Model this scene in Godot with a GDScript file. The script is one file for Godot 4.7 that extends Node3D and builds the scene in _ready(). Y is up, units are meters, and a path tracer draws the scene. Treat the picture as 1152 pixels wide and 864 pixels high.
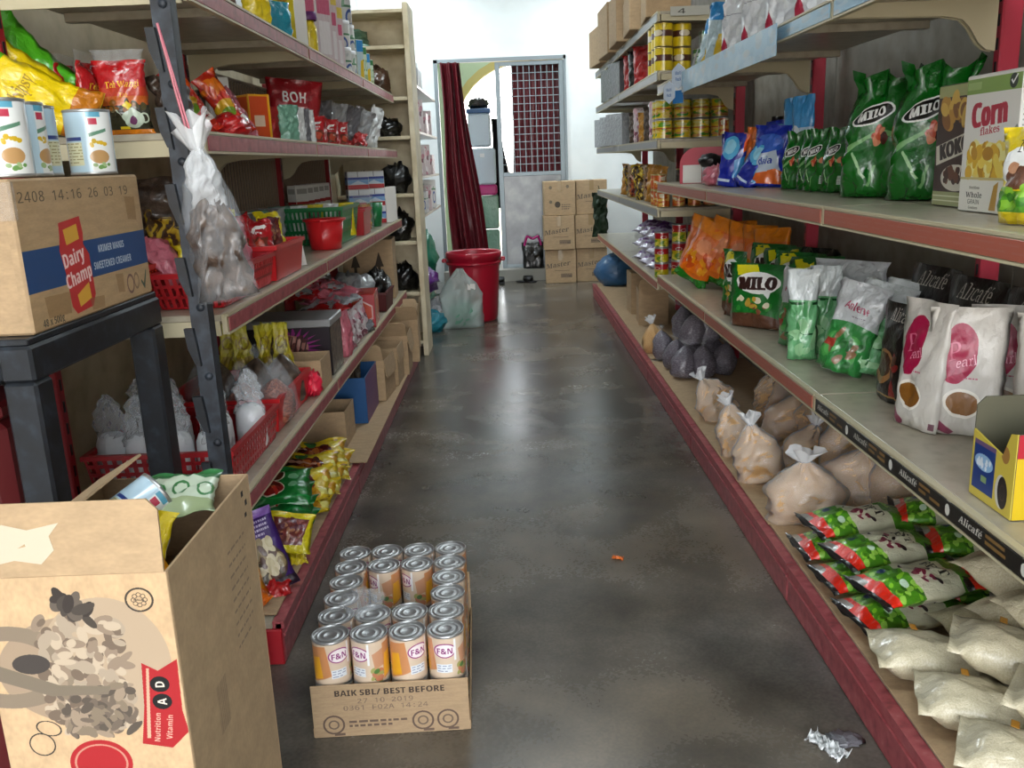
extends Node3D
# A small grocery aisle: two runs of gondola shelves, a polished concrete floor, a white far wall with a grille door.

var rng := RandomNumberGenerator.new()
var noise := FastNoiseLite.new()
var M := {}          # materials by key
var meshes := {}     # shared meshes by key
var used := {}       # how often a top-level name is taken
var ts: TextServer
var fonts := []
var strips := {}
var kraft_im: Image
var crinkle: NoiseTexture2D
var kraft_tex: Texture2D

func _ready() -> void:
	rng.seed = 7
	noise.seed = 3
	noise.frequency = 1.0
	make_camera_and_light()
	make_fonts()
	make_materials()
	make_art()
	build_room()
	build_gondolas()
	build_far_end()
	build_left_front()
	build_left_shelves()
	build_left_deck()
	build_right_mid()
	build_right_upper()
	build_right_deck()
	build_right_far()
	build_floor_things()

# ---------------------------------------------------------------- camera, sky, lamps
func make_camera_and_light() -> void:
	var cam := Camera3D.new()
	cam.name = "camera"
	cam.position = Vector3(0, 1.25, 0)
	cam.rotation_degrees = Vector3(-14.09, 0.282, -2.3)
	cam.fov = rad_to_deg(2.0 * atan(432.0 / 1000.0))
	cam.near = 0.05
	cam.far = 100.0
	cam.current = true
	add_child(cam)
	var we := WorldEnvironment.new()
	we.name = "environment"
	var env := Environment.new()
	env.background_mode = Environment.BG_SKY
	var sky := Sky.new()
	var sm := ProceduralSkyMaterial.new()
	sm.sky_top_color = Color(0.8, 0.83, 0.87)
	sm.sky_horizon_color = Color(0.96, 0.95, 0.93)
	sm.ground_bottom_color = Color(0.55, 0.52, 0.48)
	sm.ground_horizon_color = Color(0.75, 0.72, 0.68)
	sm.sun_angle_max = 0.0
	sky.sky_material = sm
	env.sky = sky
	env.background_energy_multiplier = 8.2
	env.tonemap_mode = Environment.TONE_MAPPER_LINEAR
	env.tonemap_exposure = 1.85
	env.sdfgi_enabled = true
	env.ssao_enabled = true
	env.ssil_enabled = true
	we.environment = env
	add_child(we)

func tube_lamp(x: float, z: float, turn: float, energy: float, label: String, y := 3.2) -> void:
	# a ceiling batten with a fluorescent tube; its light sits just under the tube
	var t := thing("tube_lamp", label, "ceiling lamp", Vector3(x, y, z), turn, "fluorescent tube lamps on the ceiling")
	part(t, "batten", rbox(1.24, 0.05, 0.07, 0.006), M.enamel, Vector3(0, 0.045, 0))
	var tube := part(t, "tube", lathe([Vector2(0.0, -0.6), Vector2(0.013, -0.6), Vector2(0.013, 0.6), Vector2(0.0, 0.6)], 12), M.tube_glow, Vector3(0, 0.02, 0))
	tube.rotation_degrees = Vector3(0, 0, 90)
	for s in [-1, 1]:
		part(t, "end_cap", rbox(0.03, 0.045, 0.035, 0.004), M.enamel, Vector3(s * 0.61, 0.0, 0))
	var l := AreaLight3D.new()
	l.name = "tube_light"
	l.area_size = Vector2(1.2, 0.06)
	l.light_energy = energy
	l.light_color = Color(0.93, 0.98, 1.0)
	l.shadow_enabled = true
	l.area_range = 30.0
	l.rotation_degrees = Vector3(-90, 0, 0)
	l.position = Vector3(0, -0.005, 0)
	t.add_child(l)

# ---------------------------------------------------------------- nodes
func nth(k: int) -> String:
	return ["first", "second", "third", "fourth", "fifth", "sixth", "seventh", "eighth", "ninth", "tenth", "eleventh", "twelfth", "thirteenth", "fourteenth", "fifteenth", "sixteenth"][k]

func numbered(nm: String) -> String:
	var n: int = used.get(nm, 0)
	used[nm] = n + 1
	return nm if n == 0 else "%s_%03d" % [nm, n]

func tag(o: Node3D, label: String, cat: String, group := "", kind := "") -> void:
	if label != "": o.set_meta("label", label)
	if cat != "": o.set_meta("category", cat)
	if group != "": o.set_meta("group", group)
	if kind != "": o.set_meta("kind", kind)

func thing(nm: String, label: String, cat: String, at := Vector3.ZERO, turn := 0.0, group := "") -> Node3D:
	var o := Node3D.new()
	o.name = numbered(nm)
	add_child(o)
	o.position = at
	o.rotation_degrees.y = turn
	tag(o, label, cat, group)
	return o

func part(p: Node, nm: String, mesh: Mesh, mat, at := Vector3.ZERO, rot := Vector3.ZERO, label := "") -> MeshInstance3D:
	var o := MeshInstance3D.new()
	o.name = nm
	o.mesh = mesh
	if mat is Array:
		for i in mat.size(): o.set_surface_override_material(i, mat[i])
	else:
		o.material_override = mat
	p.add_child(o, true)
	o.position = at
	o.rotation_degrees = rot
	if label != "": o.set_meta("label", label)
	return o

func item(nm: String, label: String, cat: String, mesh: Mesh, mat, at: Vector3, rot := Vector3.ZERO, group := "") -> MeshInstance3D:
	var o := part(self, numbered(nm), mesh, mat, at, rot)
	tag(o, label, cat, group)
	return o

func setting(nm: String, mesh: Mesh, mat, at := Vector3.ZERO, label := "", cat := "") -> MeshInstance3D:
	var o := part(self, nm, mesh, mat, at)
	tag(o, label, cat, "", "structure")
	return o

func copy_of(o: Node3D, base: String, at: Vector3, rot: Vector3, label := "") -> Node3D:
	var c: Node3D = o.duplicate()
	c.name = numbered(base)
	add_child(c)
	c.position = at
	c.rotation_degrees = rot
	if label != "": c.set_meta("label", label)
	return c

# ---------------------------------------------------------------- meshes
func tri(st: SurfaceTool, a: Vector3, b: Vector3, c: Vector3, out: Vector3, ua := Vector2.ZERO, ub := Vector2.ZERO, uc := Vector2.ZERO) -> void:
	if (a - c).cross(a - b).dot(out) < 0.0:
		var t := b; b = c; c = t
		var u := ub; ub = uc; uc = u
	st.set_uv(ua); st.add_vertex(a)
	st.set_uv(ub); st.add_vertex(b)
	st.set_uv(uc); st.add_vertex(c)

func quad(st: SurfaceTool, a: Vector3, b: Vector3, c: Vector3, d: Vector3, out: Vector3, ua := Vector2.ZERO, ub := Vector2.ZERO, uc := Vector2.ZERO, ud := Vector2.ZERO) -> void:
	tri(st, a, b, c, out, ua, ub, uc)
	tri(st, a, c, d, out, ua, uc, ud)

func begin(smooth := true) -> SurfaceTool:
	var st := SurfaceTool.new()
	st.begin(Mesh.PRIMITIVE_TRIANGLES)
	st.set_smooth_group(0 if smooth else -1)
	return st

func finish(st: SurfaceTool, into: ArrayMesh = null) -> ArrayMesh:
	st.generate_normals()
	return st.commit(into) if into else st.commit()

# a box joined into a SurfaceTool, centred at c
func addbox(st: SurfaceTool, c: Vector3, s: Vector3, b := Basis()) -> void:
	var h := s * 0.5
	for ax in 3:
		for sg in [-1.0, 1.0]:
			var n := Vector3.ZERO; n[ax] = sg
			var u := Vector3.ZERO; u[(ax + 1) % 3] = 1.0
			var v := Vector3.ZERO; v[(ax + 2) % 3] = 1.0
			var o := n * h
			quad(st, c + b * (o - u * h - v * h), c + b * (o + u * h - v * h), c + b * (o + u * h + v * h), c + b * (o - u * h + v * h), b * n, Vector2(0, 1), Vector2(1, 1), Vector2(1, 0), Vector2(0, 0))

# a bar of square section from a to b
func addbar(st: SurfaceTool, a: Vector3, b: Vector3, w: float, d := -1.0) -> void:
	var y := (b - a).normalized()
	var x := y.cross(Vector3(0.0, 0.0, 1.0) if absf(y.z) < 0.9 else Vector3(1, 0, 0)).normalized()
	addbox(st, (a + b) * 0.5, Vector3(w, (b - a).length(), w if d < 0 else d), Basis(x, y, x.cross(y)))

func addtube(st: SurfaceTool, pts: Array, r: float, n := 6) -> void:
	for i in pts.size() - 1:
		var a: Vector3 = pts[i]
		var b: Vector3 = pts[i + 1]
		var y := (b - a).normalized()
		var x := y.cross(Vector3(0, 0, 1) if absf(y.z) < 0.9 else Vector3(1, 0, 0)).normalized()
		var z := x.cross(y)
		for k in n:
			var p := x * cos(TAU * k / n) + z * sin(TAU * k / n)
			var q := x * cos(TAU * (k + 1) / n) + z * sin(TAU * (k + 1) / n)
			quad(st, a + p * r, a + q * r, b + q * r, b + p * r, p + q)

# chamfered box standing on y = 0; surface 0 is the front (+z), 1 the left and right sides, 2 the rest
func rbox(w: float, h: float, d: float, bev := 0.002, three := false) -> ArrayMesh:
	var key := "rbox%.4f,%.4f,%.4f,%.4f,%s" % [w, h, d, bev, three]
	if meshes.has(key): return meshes[key]
	var hs := Vector3(w, h, d) * 0.5
	var sts := [begin(false), begin(false), begin(false)] if three else [begin(false)]
	var up := Vector3(0, h * 0.5, 0)
	for ax in 3:
		var a1 := (ax + 1) % 3
		var a2 := (ax + 2) % 3
		for sg in [-1.0, 1.0]:
			var n := Vector3.ZERO; n[ax] = sg
			var p := []
			var uv := []
			for c in [[-1, -1], [1, -1], [1, 1], [-1, 1]]:
				var q := Vector3.ZERO
				q[ax] = sg * hs[ax]
				q[a1] = c[0] * (hs[a1] - bev)
				q[a2] = c[1] * (hs[a2] - bev)
				p.append(q + up)
				var f := Vector3(q.x / w, q.y / h, q.z / d)
				if ax == 2: uv.append(Vector2(0.5 + sg * f.x, 0.5 - f.y))
				elif ax == 0: uv.append(Vector2(0.5 - sg * f.z, 0.5 - f.y))
				else: uv.append(Vector2(0.5 + f.x, 0.5 + sg * f.z))
			var s := 0
			if three: s = 0 if ax == 2 and sg > 0 else (1 if ax == 0 else 2)
			quad(sts[s], p[0], p[1], p[2], p[3], n, uv[0], uv[1], uv[2], uv[3])
		for s1 in [-1.0, 1.0]:
			for s2 in [-1.0, 1.0]:
				var e := []
				for k in 2:
					for side in ([-1.0, 1.0] if k == 0 else [1.0, -1.0]):
						var q := Vector3.ZERO
						q[ax] = side * (hs[ax] - bev)
						q[a1] = s1 * (hs[a1] - (bev if k == 1 else 0.0))
						q[a2] = s2 * (hs[a2] - (bev if k == 0 else 0.0))
						e.append(q + up)
				var n := Vector3.ZERO; n[a1] = s1; n[a2] = s2
				quad(sts[-1], e[0], e[1], e[2], e[3], n, Vector2(0.02, 0.02), Vector2(0.02, 0.02), Vector2(0.02, 0.02), Vector2(0.02, 0.02))
	for sx in [-1.0, 1.0]:
		for sy in [-1.0, 1.0]:
			for sz in [-1.0, 1.0]:
				var s := Vector3(sx, sy, sz)
				var q := []
				for ax in 3:
					var v := s * (hs - Vector3.ONE * bev)
					v[ax] = s[ax] * hs[ax]
					q.append(v + up)
				tri(sts[-1], q[0], q[1], q[2], s)
	var m: ArrayMesh = null
	for st in sts: m = finish(st, m)
	meshes[key] = m
	return m

func lathe(prof: Array, n := 24, ruffle := 0.0, waves := 5, cap := false) -> ArrayMesh:
	var key := "lathe%s,%d,%f,%d" % [prof, n, ruffle, waves]
	if meshes.has(key): return meshes[key]
	var st := begin()
	var len_ := 0.0
	var at := [0.0]
	for i in prof.size() - 1:
		len_ += (prof[i + 1] - prof[i]).length()
		at.append(len_)
	for i in prof.size() - 1:
		var d: Vector2 = prof[i + 1] - prof[i]
		if d.length() < 0.00001: continue
		for k in n:
			var p := []
			var uv := []
			for c in [[i, k], [i, k + 1], [i + 1, k + 1], [i + 1, k]]:
				var a: float = TAU * c[1] / n
				var r: float = prof[c[0]].x * (1.0 + ruffle * cos(a * waves) * (float(c[0]) / (prof.size() - 1)))
				p.append(Vector3(sin(a) * r, prof[c[0]].y, cos(a) * r))
				uv.append(Vector2(float(c[1]) / n, 1.0 - at[c[0]] / len_))
			var am := TAU * (k + 0.5) / n
			quad(st, p[0], p[1], p[2], p[3], Vector3(sin(am) * d.y, -d.x, cos(am) * d.y), uv[0], uv[1], uv[2], uv[3])
	meshes[key] = finish(st)
	return meshes[key]

# film bag: mode 0 stand-up pouch, 1 pillow pack, 2 gusseted block, 3 pillow standing on a flat end; base at y = 0, front +z
func bag(w: float, h: float, d: float, mode := 0, sd := 0, wr := 0.004) -> ArrayMesh:
	var key := "bag%.3f,%.3f,%.3f,%d,%d,%.3f" % [w, h, d, mode, sd, wr]
	if meshes.has(key): return meshes[key]
	var nu := 12
	var nv := 16
	var st := begin()
	var g := []
	for side in 2:
		var sg := 1.0 if side == 0 else -1.0
		var rows := []
		for j in nv + 1:
			var v := float(j) / nv
			var f := 1.0
			match mode:
				0: f = lerpf(0.8, 1.0, clampf(v / 0.15, 0, 1)) * pow(maxf(0.0, 1.0 - pow(v / 0.95, 2.4)), 0.8) if v < 0.95 else 0.0
				1: f = pow(maxf(0.0, 1.0 - pow(absf(2.0 * v - 1.0) / 0.88, 3.0)), 0.55)
				2: f = lerpf(0.9, 1.0, clampf(v / 0.1, 0, 1)) * (1.0 if v < 0.62 else lerpf(1.0, 0.06, pow((v - 0.62) / 0.38, 0.8)))
				4: f = lerpf(0.55, 1.0, clampf(v / 0.3, 0, 1)) * (1.0 if v < 0.5 else lerpf(1.0, 0.16, pow((v - 0.5) / 0.5, 1.3)))
				5: f = lerpf(0.85, 1.0, clampf(v / 0.12, 0, 1)) * (1.0 if v < 0.5 else lerpf(1.0, 0.1, pow(clampf((v - 0.5) / 0.36, 0, 1), 1.4)))
				3: f = lerpf(0.7, 1.0, clampf(v / 0.25, 0, 1)) * pow(maxf(0.0, 1.0 - pow(v / 0.92, 4.0)), 0.6) if v < 0.92 else 0.0
			var row := []
			for i in nu + 1:
				var u := 2.0 * i / nu - 1.0
				var e := pow(maxf(0.0, 1.0 - pow(absf(u), 5.0 if mode == 2 or mode == 5 else (3.0 if mode == 4 else 2.2))), 0.6)
				var t := d * 0.5 * f * e
				var wob := noise.get_noise_3d(u * 2.3 + sd * 7.1, v * 3.1 * h / w, sg * 4.0 + sd) * 2.0
				var fold := absf(noise.get_noise_2d(u * 1.2 + v * 3.0 + sd * 3.3, v * 1.4 - sd)) * 2.0
				var z: float = sg * (t + (wr * wob - wr * fold) * e * (0.35 + f))
				if f < 0.05: z = sg * 0.0008 + wr * 1.2 * sin(u * 5.0 + sd)
				var wide := 1.0 - 0.09 * f
				if mode == 4: wide = (1.0 if v < 0.45 else lerpf(1.0, 0.12, pow((v - 0.45) / 0.55, 1.5))) * (1.0 - 0.1 * sin(PI * clampf(v / 0.5, 0, 1)))
				if mode == 5: wide = (1.0 if v < 0.55 else (lerpf(1.0, 0.72, smoothstep(0.55, 0.84, v)) if v < 0.84 else lerpf(0.72, 0.86, (v - 0.84) / 0.16))) * (1.0 - 0.05 * f)
				if mode == 5 and v > 0.8: z += wr * 2.4 * sin(u * 9.0 + sd) * (v - 0.8) / 0.2
				var x := u * w * 0.5 * wide + wr * noise.get_noise_2d(v * 4.0 + sd, u * 2.0)
				row.append(Vector3(x, v * h + (0.05 * h * sin(u * 7.0 + sd * 1.7) * maxf(0.0, v - 0.8) / 0.2 if mode == 5 else 0.0), z))
			rows.append(row)
		g.append(rows)
	for side in 2:
		var out := Vector3(0, 0, 1.0 if side == 0 else -1.0)
		for j in nv:
			for i in nu:
				var r: Array = g[side]
				var x0 := float(i) / nu
				var x1 := float(i + 1) / nu
				if side == 1: x0 = 1.0 - x0; x1 = 1.0 - x1
				var y0 := 1.0 - float(j) / nv
				var y1 := 1.0 - float(j + 1) / nv
				quad(st, r[j][i], r[j][i + 1], r[j + 1][i + 1], r[j + 1][i], out, Vector2(x0, y0), Vector2(x1, y0), Vector2(x1, y1), Vector2(x0, y1))
	for i in nu:
		quad(st, g[0][0][i], g[0][0][i + 1], g[1][0][i + 1], g[1][0][i], Vector3.DOWN, Vector2(0, 1), Vector2(1, 1), Vector2(1, 0.99), Vector2(0, 0.99))
	meshes[key] = finish(st)
	return meshes[key]

# soft lump lying on y = 0
func lump(rx: float, ry: float, rz: float, sd := 0, amp := 0.15, freq := 2.0, flat := 0.75) -> ArrayMesh:
	var key := "lump%.3f,%.3f,%.3f,%d,%.2f,%.2f,%.2f" % [rx, ry, rz, sd, amp, freq, flat]
	if meshes.has(key): return meshes[key]
	var nu := 22
	var nv := 14
	var st := begin()
	var g := []
	for j in nv + 1:
		var row := []
		for i in nu + 1:
			var a := TAU * i / nu
			var b := PI * j / nv - PI / 2
			var dir := Vector3(cos(b) * sin(a), sin(b), cos(b) * cos(a))
			var k := 1.0 + amp * (noise.get_noise_3dv(dir * freq + Vector3(sd * 5.3, 0, sd)) * 2.0 - absf(noise.get_noise_3dv(dir * freq * 2.2 + Vector3(0, sd * 3.7, 1))) * 1.2)
			var p := dir * k
			p.y = maxf(p.y, -flat)
			row.append(Vector3(p.x * rx, (p.y + flat) * ry / (1.0 + flat) * 2.0 * 0.5, p.z * rz))
		g.append(row)
	for j in nv:
		for i in nu:
			var m: Vector3 = g[j][i] + g[j + 1][i + 1] - Vector3(0, ry * 0.9, 0)
			quad(st, g[j][i], g[j][i + 1], g[j + 1][i + 1], g[j + 1][i], m, Vector2(float(i) / nu, 1.0 - float(j) / nv), Vector2(float(i + 1) / nu, 1.0 - float(j) / nv), Vector2(float(i + 1) / nu, 1.0 - float(j + 1) / nv), Vector2(float(i) / nu, 1.0 - float(j + 1) / nv))
	meshes[key] = finish(st)
	return meshes[key]

# the filled body of a tied bag: base at y = 0, neck at the top
func sack_body(r: float, h: float, sd := 0, amp := 0.10) -> ArrayMesh:
	var key := "sack%.3f,%.3f,%d,%.2f" % [r, h, sd, amp]
	if meshes.has(key): return meshes[key]
	var prof := [0.0, 0.62, 0.86, 0.97, 1.0, 0.98, 0.92, 0.82, 0.66, 0.45, 0.24, 0.1]
	var hy := [0.0, 0.0, 0.06, 0.16, 0.28, 0.42, 0.56, 0.68, 0.79, 0.88, 0.95, 1.0]
	var nu := 20
	var st := begin()
	var g := []
	for j in prof.size():
		var row := []
		for i in nu + 1:
			var a := TAU * i / nu
			var d := Vector3(sin(a), float(hy[j]) * 1.5, cos(a))
			var k := 1.0 + amp * (noise.get_noise_3dv(d * 1.6 + Vector3(sd * 4.1, 0, sd)) * 2.2)
			var pl: float = 1.0 - 0.16 * absf(cos(a * 4.0 + sd)) * clampf((hy[j] - 0.6) / 0.4, 0, 1)
			row.append(Vector3(sin(a) * prof[j] * r * k * pl, hy[j] * h, cos(a) * prof[j] * r * k * pl))
		g.append(row)
	for j in prof.size() - 1:
		for i in nu:
			var m: Vector3 = g[j][i] + g[j + 1][i + 1]; m.y = 0.0
			if j == 0: m = Vector3.DOWN
			quad(st, g[j][i], g[j][i + 1], g[j + 1][i + 1], g[j + 1][i], m, Vector2(float(i) / nu, hy[j]), Vector2(float(i + 1) / nu, hy[j]), Vector2(float(i + 1) / nu, hy[j + 1]), Vector2(float(i) / nu, hy[j + 1]))
	meshes[key] = finish(st)
	return meshes[key]

# the gathered film above a tie, neck at y = 0
func tuft(r: float, h: float, sd := 0) -> ArrayMesh:
	var key := "tuft%.3f,%.3f,%d" % [r, h, sd]
	if meshes.has(key): return meshes[key]
	var st := begin()
	var nu := 26
	var g := []
	for j in 6:
		var v := j / 5.0
		var row := []
		for i in nu + 1:
			var a := TAU * i / nu
			var rr := r * (0.12 + 0.88 * pow(v, 0.8)) * (1.0 + 0.42 * v * sin(a * 4.0 + sd) + 0.25 * v * sin(a * 7.0 + sd * 2.0))
			row.append(Vector3(sin(a) * rr, h * v * (1.0 + 0.28 * sin(a * 3.0 + sd)), cos(a) * rr * 0.7))
		g.append(row)
	for j in 5:
		for i in nu:
			var m: Vector3 = g[j][i] + g[j + 1][i + 1]; m.y = 0.0
			quad(st, g[j][i], g[j][i + 1], g[j + 1][i + 1], g[j + 1][i], m)
	meshes[key] = finish(st)
	return meshes[key]

# prism of a polygon (x, y) pushed along z by d, centred on z
func prism(pts: Array, d: float) -> ArrayMesh:
	var key := "prism%s,%f" % [pts, d]
	if meshes.has(key): return meshes[key]
	var st := begin(false)
	var poly := PackedVector2Array(pts)
	var lo := poly[0]
	var hi := poly[0]
	for p in poly:
		lo = lo.min(p); hi = hi.max(p)
	var sz := hi - lo
	var idx := Geometry2D.triangulate_polygon(poly)
	for sg in [-0.5, 0.5]:
		for i in range(0, idx.size(), 3):
			var q := []
			var uv := []
			for k in 3:
				var p := poly[idx[i + k]]
				q.append(Vector3(p.x, p.y, d * sg))
				uv.append(Vector2((p.x - lo.x) / sz.x, 1.0 - (p.y - lo.y) / sz.y))
			tri(st, q[0], q[1], q[2], Vector3(0, 0, sg), uv[0], uv[1], uv[2])
	var cw := Geometry2D.is_polygon_clockwise(poly)
	for i in poly.size():
		var a := poly[i]
		var b := poly[(i + 1) % poly.size()]
		var n := Vector3(b.y - a.y, a.x - b.x, 0) * (-1.0 if cw else 1.0)
		quad(st, Vector3(a.x, a.y, d * -0.5), Vector3(b.x, b.y, d * -0.5), Vector3(b.x, b.y, d * 0.5), Vector3(a.x, a.y, d * 0.5), n)
	meshes[key] = finish(st)
	return meshes[key]

# wavy hanging cloth, w0 wide at the top and w1 at the foot, shifted by dx
func cloth(w0: float, w1: float, h: float, dx: float, folds: float, amp: float, thick := 0.004) -> ArrayMesh:
	var st := begin()
	var nu := 60
	var nv := 18
	for sg in [1.0, -1.0]:
		var g := []
		for j in nv + 1:
			var v := float(j) / nv
			var row := []
			for i in nu + 1:
				var u := float(i) / nu
				var w := lerpf(w0, w1, v)
				var z: float = amp * (sin(u * folds * TAU + 0.6 * sin(v * 3.0)) + 0.4 * sin(u * folds * 4.1 * TAU / 2.3 + v * 2.0)) + sg * thick * 0.5
				row.append(Vector3((u - 0.5) * w + dx * v + 0.012 * sin(v * 7.0 + u * 3.0), -v * h, z))
			g.append(row)
		for j in nv:
			for i in nu:
				quad(st, g[j][i], g[j][i + 1], g[j + 1][i + 1], g[j + 1][i], Vector3(0, 0, sg), Vector2(float(i) / nu, float(j) / nv), Vector2(float(i + 1) / nu, float(j) / nv), Vector2(float(i + 1) / nu, float(j + 1) / nv), Vector2(float(i) / nu, float(j + 1) / nv))
	return finish(st)

# ---------------------------------------------------------------- materials
func plain_mat(key: String, c: Color, rough := 0.6, metal := 0.0, coat := 0.0) -> StandardMaterial3D:
	var m := StandardMaterial3D.new()
	m.resource_name = key
	m.albedo_color = c
	m.roughness = rough
	m.metallic = metal
	if coat > 0.0:
		m.clearcoat_enabled = true
		m.clearcoat = coat
		m.clearcoat_roughness = 0.15
	M[key] = m
	return m

func noise_tex(freq: float, ramp: Array, size := 256, kind := FastNoiseLite.TYPE_SIMPLEX_SMOOTH, oct := 4, sd := 1) -> NoiseTexture2D:
	var n := FastNoiseLite.new()
	n.noise_type = kind
	n.frequency = freq
	n.fractal_octaves = oct
	n.seed = sd
	var t := NoiseTexture2D.new()
	t.width = size
	t.height = size
	t.seamless = true
	t.seamless_blend_skirt = 0.35
	t.noise = n
	var g := Gradient.new()
	g.offsets = PackedFloat32Array(ramp.map(func(r): return r[0]))
	g.colors = PackedColorArray(ramp.map(func(r): return r[1]))
	t.color_ramp = g
	return t

func tri_mat(key: String, tex: Texture2D, scale: float, rough := 0.7) -> StandardMaterial3D:
	var m := plain_mat(key, Color.WHITE, rough)
	m.albedo_texture = tex
	m.uv1_triplanar = true
	m.uv1_world_triplanar = true
	m.uv1_scale = Vector3.ONE * scale
	return m

func film(key: String, c: Color, rough := 0.3, coat := 0.5, bump := 0.8) -> StandardMaterial3D:
	var m := plain_mat(key, c, rough, 0.0, coat)
	m.normal_enabled = true
	m.normal_texture = crinkle
	m.normal_scale = bump
	return m

func clear(key: String, c: Color, a: float, rough := 0.35) -> StandardMaterial3D:
	var m := plain_mat(key, Color(c.r, c.g, c.b, a), rough)
	m.transparency = BaseMaterial3D.TRANSPARENCY_ALPHA
	m.metallic_specular = 0.8
	m.normal_enabled = true
	m.normal_texture = crinkle
	m.normal_scale = 0.7
	m.uv1_triplanar = true
	m.uv1_scale = Vector3.ONE * 6.0
	return m

func make_materials() -> void:
	var cn := FastNoiseLite.new()
	cn.noise_type = FastNoiseLite.TYPE_CELLULAR
	cn.cellular_return_type = FastNoiseLite.RETURN_DISTANCE2_SUB
	cn.frequency = 0.022
	cn.fractal_octaves = 2
	cn.domain_warp_enabled = true
	cn.domain_warp_amplitude = 22.0
	crinkle = NoiseTexture2D.new()
	crinkle.width = 256
	crinkle.height = 256
	crinkle.seamless = true
	crinkle.noise = cn
	crinkle.as_normal_map = true
	crinkle.bump_strength = 5.0
	# floor: polished, worn grey concrete with paler scuffs
	var fi := Image.create(800, 800, false, Image.FORMAT_RGB8)
	var ri := Image.create(800, 800, false, Image.FORMAT_RGB8)
	var n1 := FastNoiseLite.new()
	n1.noise_type = FastNoiseLite.TYPE_SIMPLEX_SMOOTH
	n1.frequency = 0.014
	n1.fractal_octaves = 5
	n1.seed = 11
	var n2 := FastNoiseLite.new()
	n2.noise_type = FastNoiseLite.TYPE_SIMPLEX_SMOOTH
	n2.frequency = 0.006
	n2.fractal_octaves = 3
	n2.seed = 12
	for py in 800:
		var ca := cos(TAU * py / 800.0) * 127.3
		var sa := sin(TAU * py / 800.0) * 127.3
		for px in 800:
			var a := n1.get_noise_3d(px, ca, sa)
			var b := n2.get_noise_3d(px * 0.6, ca + 400.0, sa)
			var k := (0.335 + 0.14 * a + 0.045 * b) * rng.randf_range(0.93, 1.07)
			fi.set_pixel(px, py, Color(k * (1.03 + 0.06 * b), k * 0.97, k * (0.88 - 0.08 * b)))
			var rr := 0.66 + 0.14 * b + 0.08 * a + rng.randf_range(-0.03, 0.03)
			ri.set_pixel(px, py, Color(rr, rr, rr))
	var fl := tri_mat("concrete", ImageTexture.create_from_image(fi), 0.25, 0.36)
	fl.uv1_offset = Vector3(0.5, 0.0, 0.0)
	fl.roughness_texture = ImageTexture.create_from_image(ri)
	fl.roughness = 0.38
	# walls
	tri_mat("whitewash", noise_tex(0.01, [[0.0, Color(0.83, 0.85, 0.85)], [0.5, Color(0.88, 0.895, 0.895)], [1.0, Color(0.93, 0.94, 0.94)]], 256, FastNoiseLite.TYPE_SIMPLEX_SMOOTH, 4, 21), 0.5, 0.8)
	tri_mat("stained_wall", noise_tex(0.012, [[0.0, Color(0.42, 0.4, 0.37)], [0.45, Color(0.6, 0.59, 0.56)], [0.7, Color(0.78, 0.78, 0.76)], [1.0, Color(0.86, 0.87, 0.86)]], 256, FastNoiseLite.TYPE_SIMPLEX_SMOOTH, 5, 22), 0.9, 0.85)
	plain_mat("green_wall", Color(0.66, 0.72, 0.6), 0.8)
	plain_mat("arch_trim", Color(0.66, 0.6, 0.36), 0.7)
	plain_mat("cement", Color(0.55, 0.54, 0.51), 0.85)
	plain_mat("ceiling", Color(0.42, 0.38, 0.33), 0.9)
	# metal and paint
	tri_mat("shelf", noise_tex(0.03, [[0.0, Color(0.56, 0.525, 0.455)], [0.4, Color(0.635, 0.6, 0.525)], [1.0, Color(0.69, 0.655, 0.585)]], 256, FastNoiseLite.TYPE_SIMPLEX_SMOOTH, 5, 31), 2.0, 0.3)
	tri_mat("back_panel", noise_tex(0.02, [[0.0, Color(0.46, 0.44, 0.39)], [0.5, Color(0.54, 0.52, 0.47)], [1.0, Color(0.6, 0.58, 0.53)]], 256, FastNoiseLite.TYPE_SIMPLEX_SMOOTH, 4, 32), 1.4, 0.7)
	tri_mat("cream_panel", noise_tex(0.02, [[0.0, Color(0.62, 0.57, 0.46)], [0.5, Color(0.72, 0.67, 0.55)], [1.0, Color(0.78, 0.73, 0.62)]], 256, FastNoiseLite.TYPE_SIMPLEX_SMOOTH, 4, 33), 1.5, 0.6)
	plain_mat("cream", Color(0.74, 0.7, 0.58), 0.45)
	tri_mat("maroon", noise_tex(0.03, [[0.0, Color(0.44, 0.2, 0.21)], [0.4, Color(0.59, 0.27, 0.29)], [0.75, Color(0.64, 0.33, 0.34)], [1.0, Color(0.68, 0.47, 0.45)]], 256, FastNoiseLite.TYPE_SIMPLEX_SMOOTH, 5, 34), 3.0, 0.45)
	plain_mat("red_paint", Color(0.62, 0.1, 0.14), 0.4)
	plain_mat("pink_red", Color(0.72, 0.2, 0.28), 0.4)
	tri_mat("slate_steel", noise_tex(0.03, [[0.0, Color(0.08, 0.09, 0.11)], [0.5, Color(0.14, 0.16, 0.19)], [1.0, Color(0.24, 0.27, 0.31)]], 256, FastNoiseLite.TYPE_SIMPLEX_SMOOTH, 5, 35), 3.0, 0.5)
	tri_mat("black_steel", noise_tex(0.03, [[0.0, Color(0.045, 0.05, 0.06)], [0.6, Color(0.085, 0.1, 0.125)], [1.0, Color(0.17, 0.2, 0.24)]], 256, FastNoiseLite.TYPE_SIMPLEX_SMOOTH, 5, 36), 3.0, 0.42)
	plain_mat("dark_wire", Color(0.55, 0.47, 0.39), 0.5, 0.0)
	plain_mat("grey_steel", Color(0.5, 0.54, 0.56), 0.4, 0.5)
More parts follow.
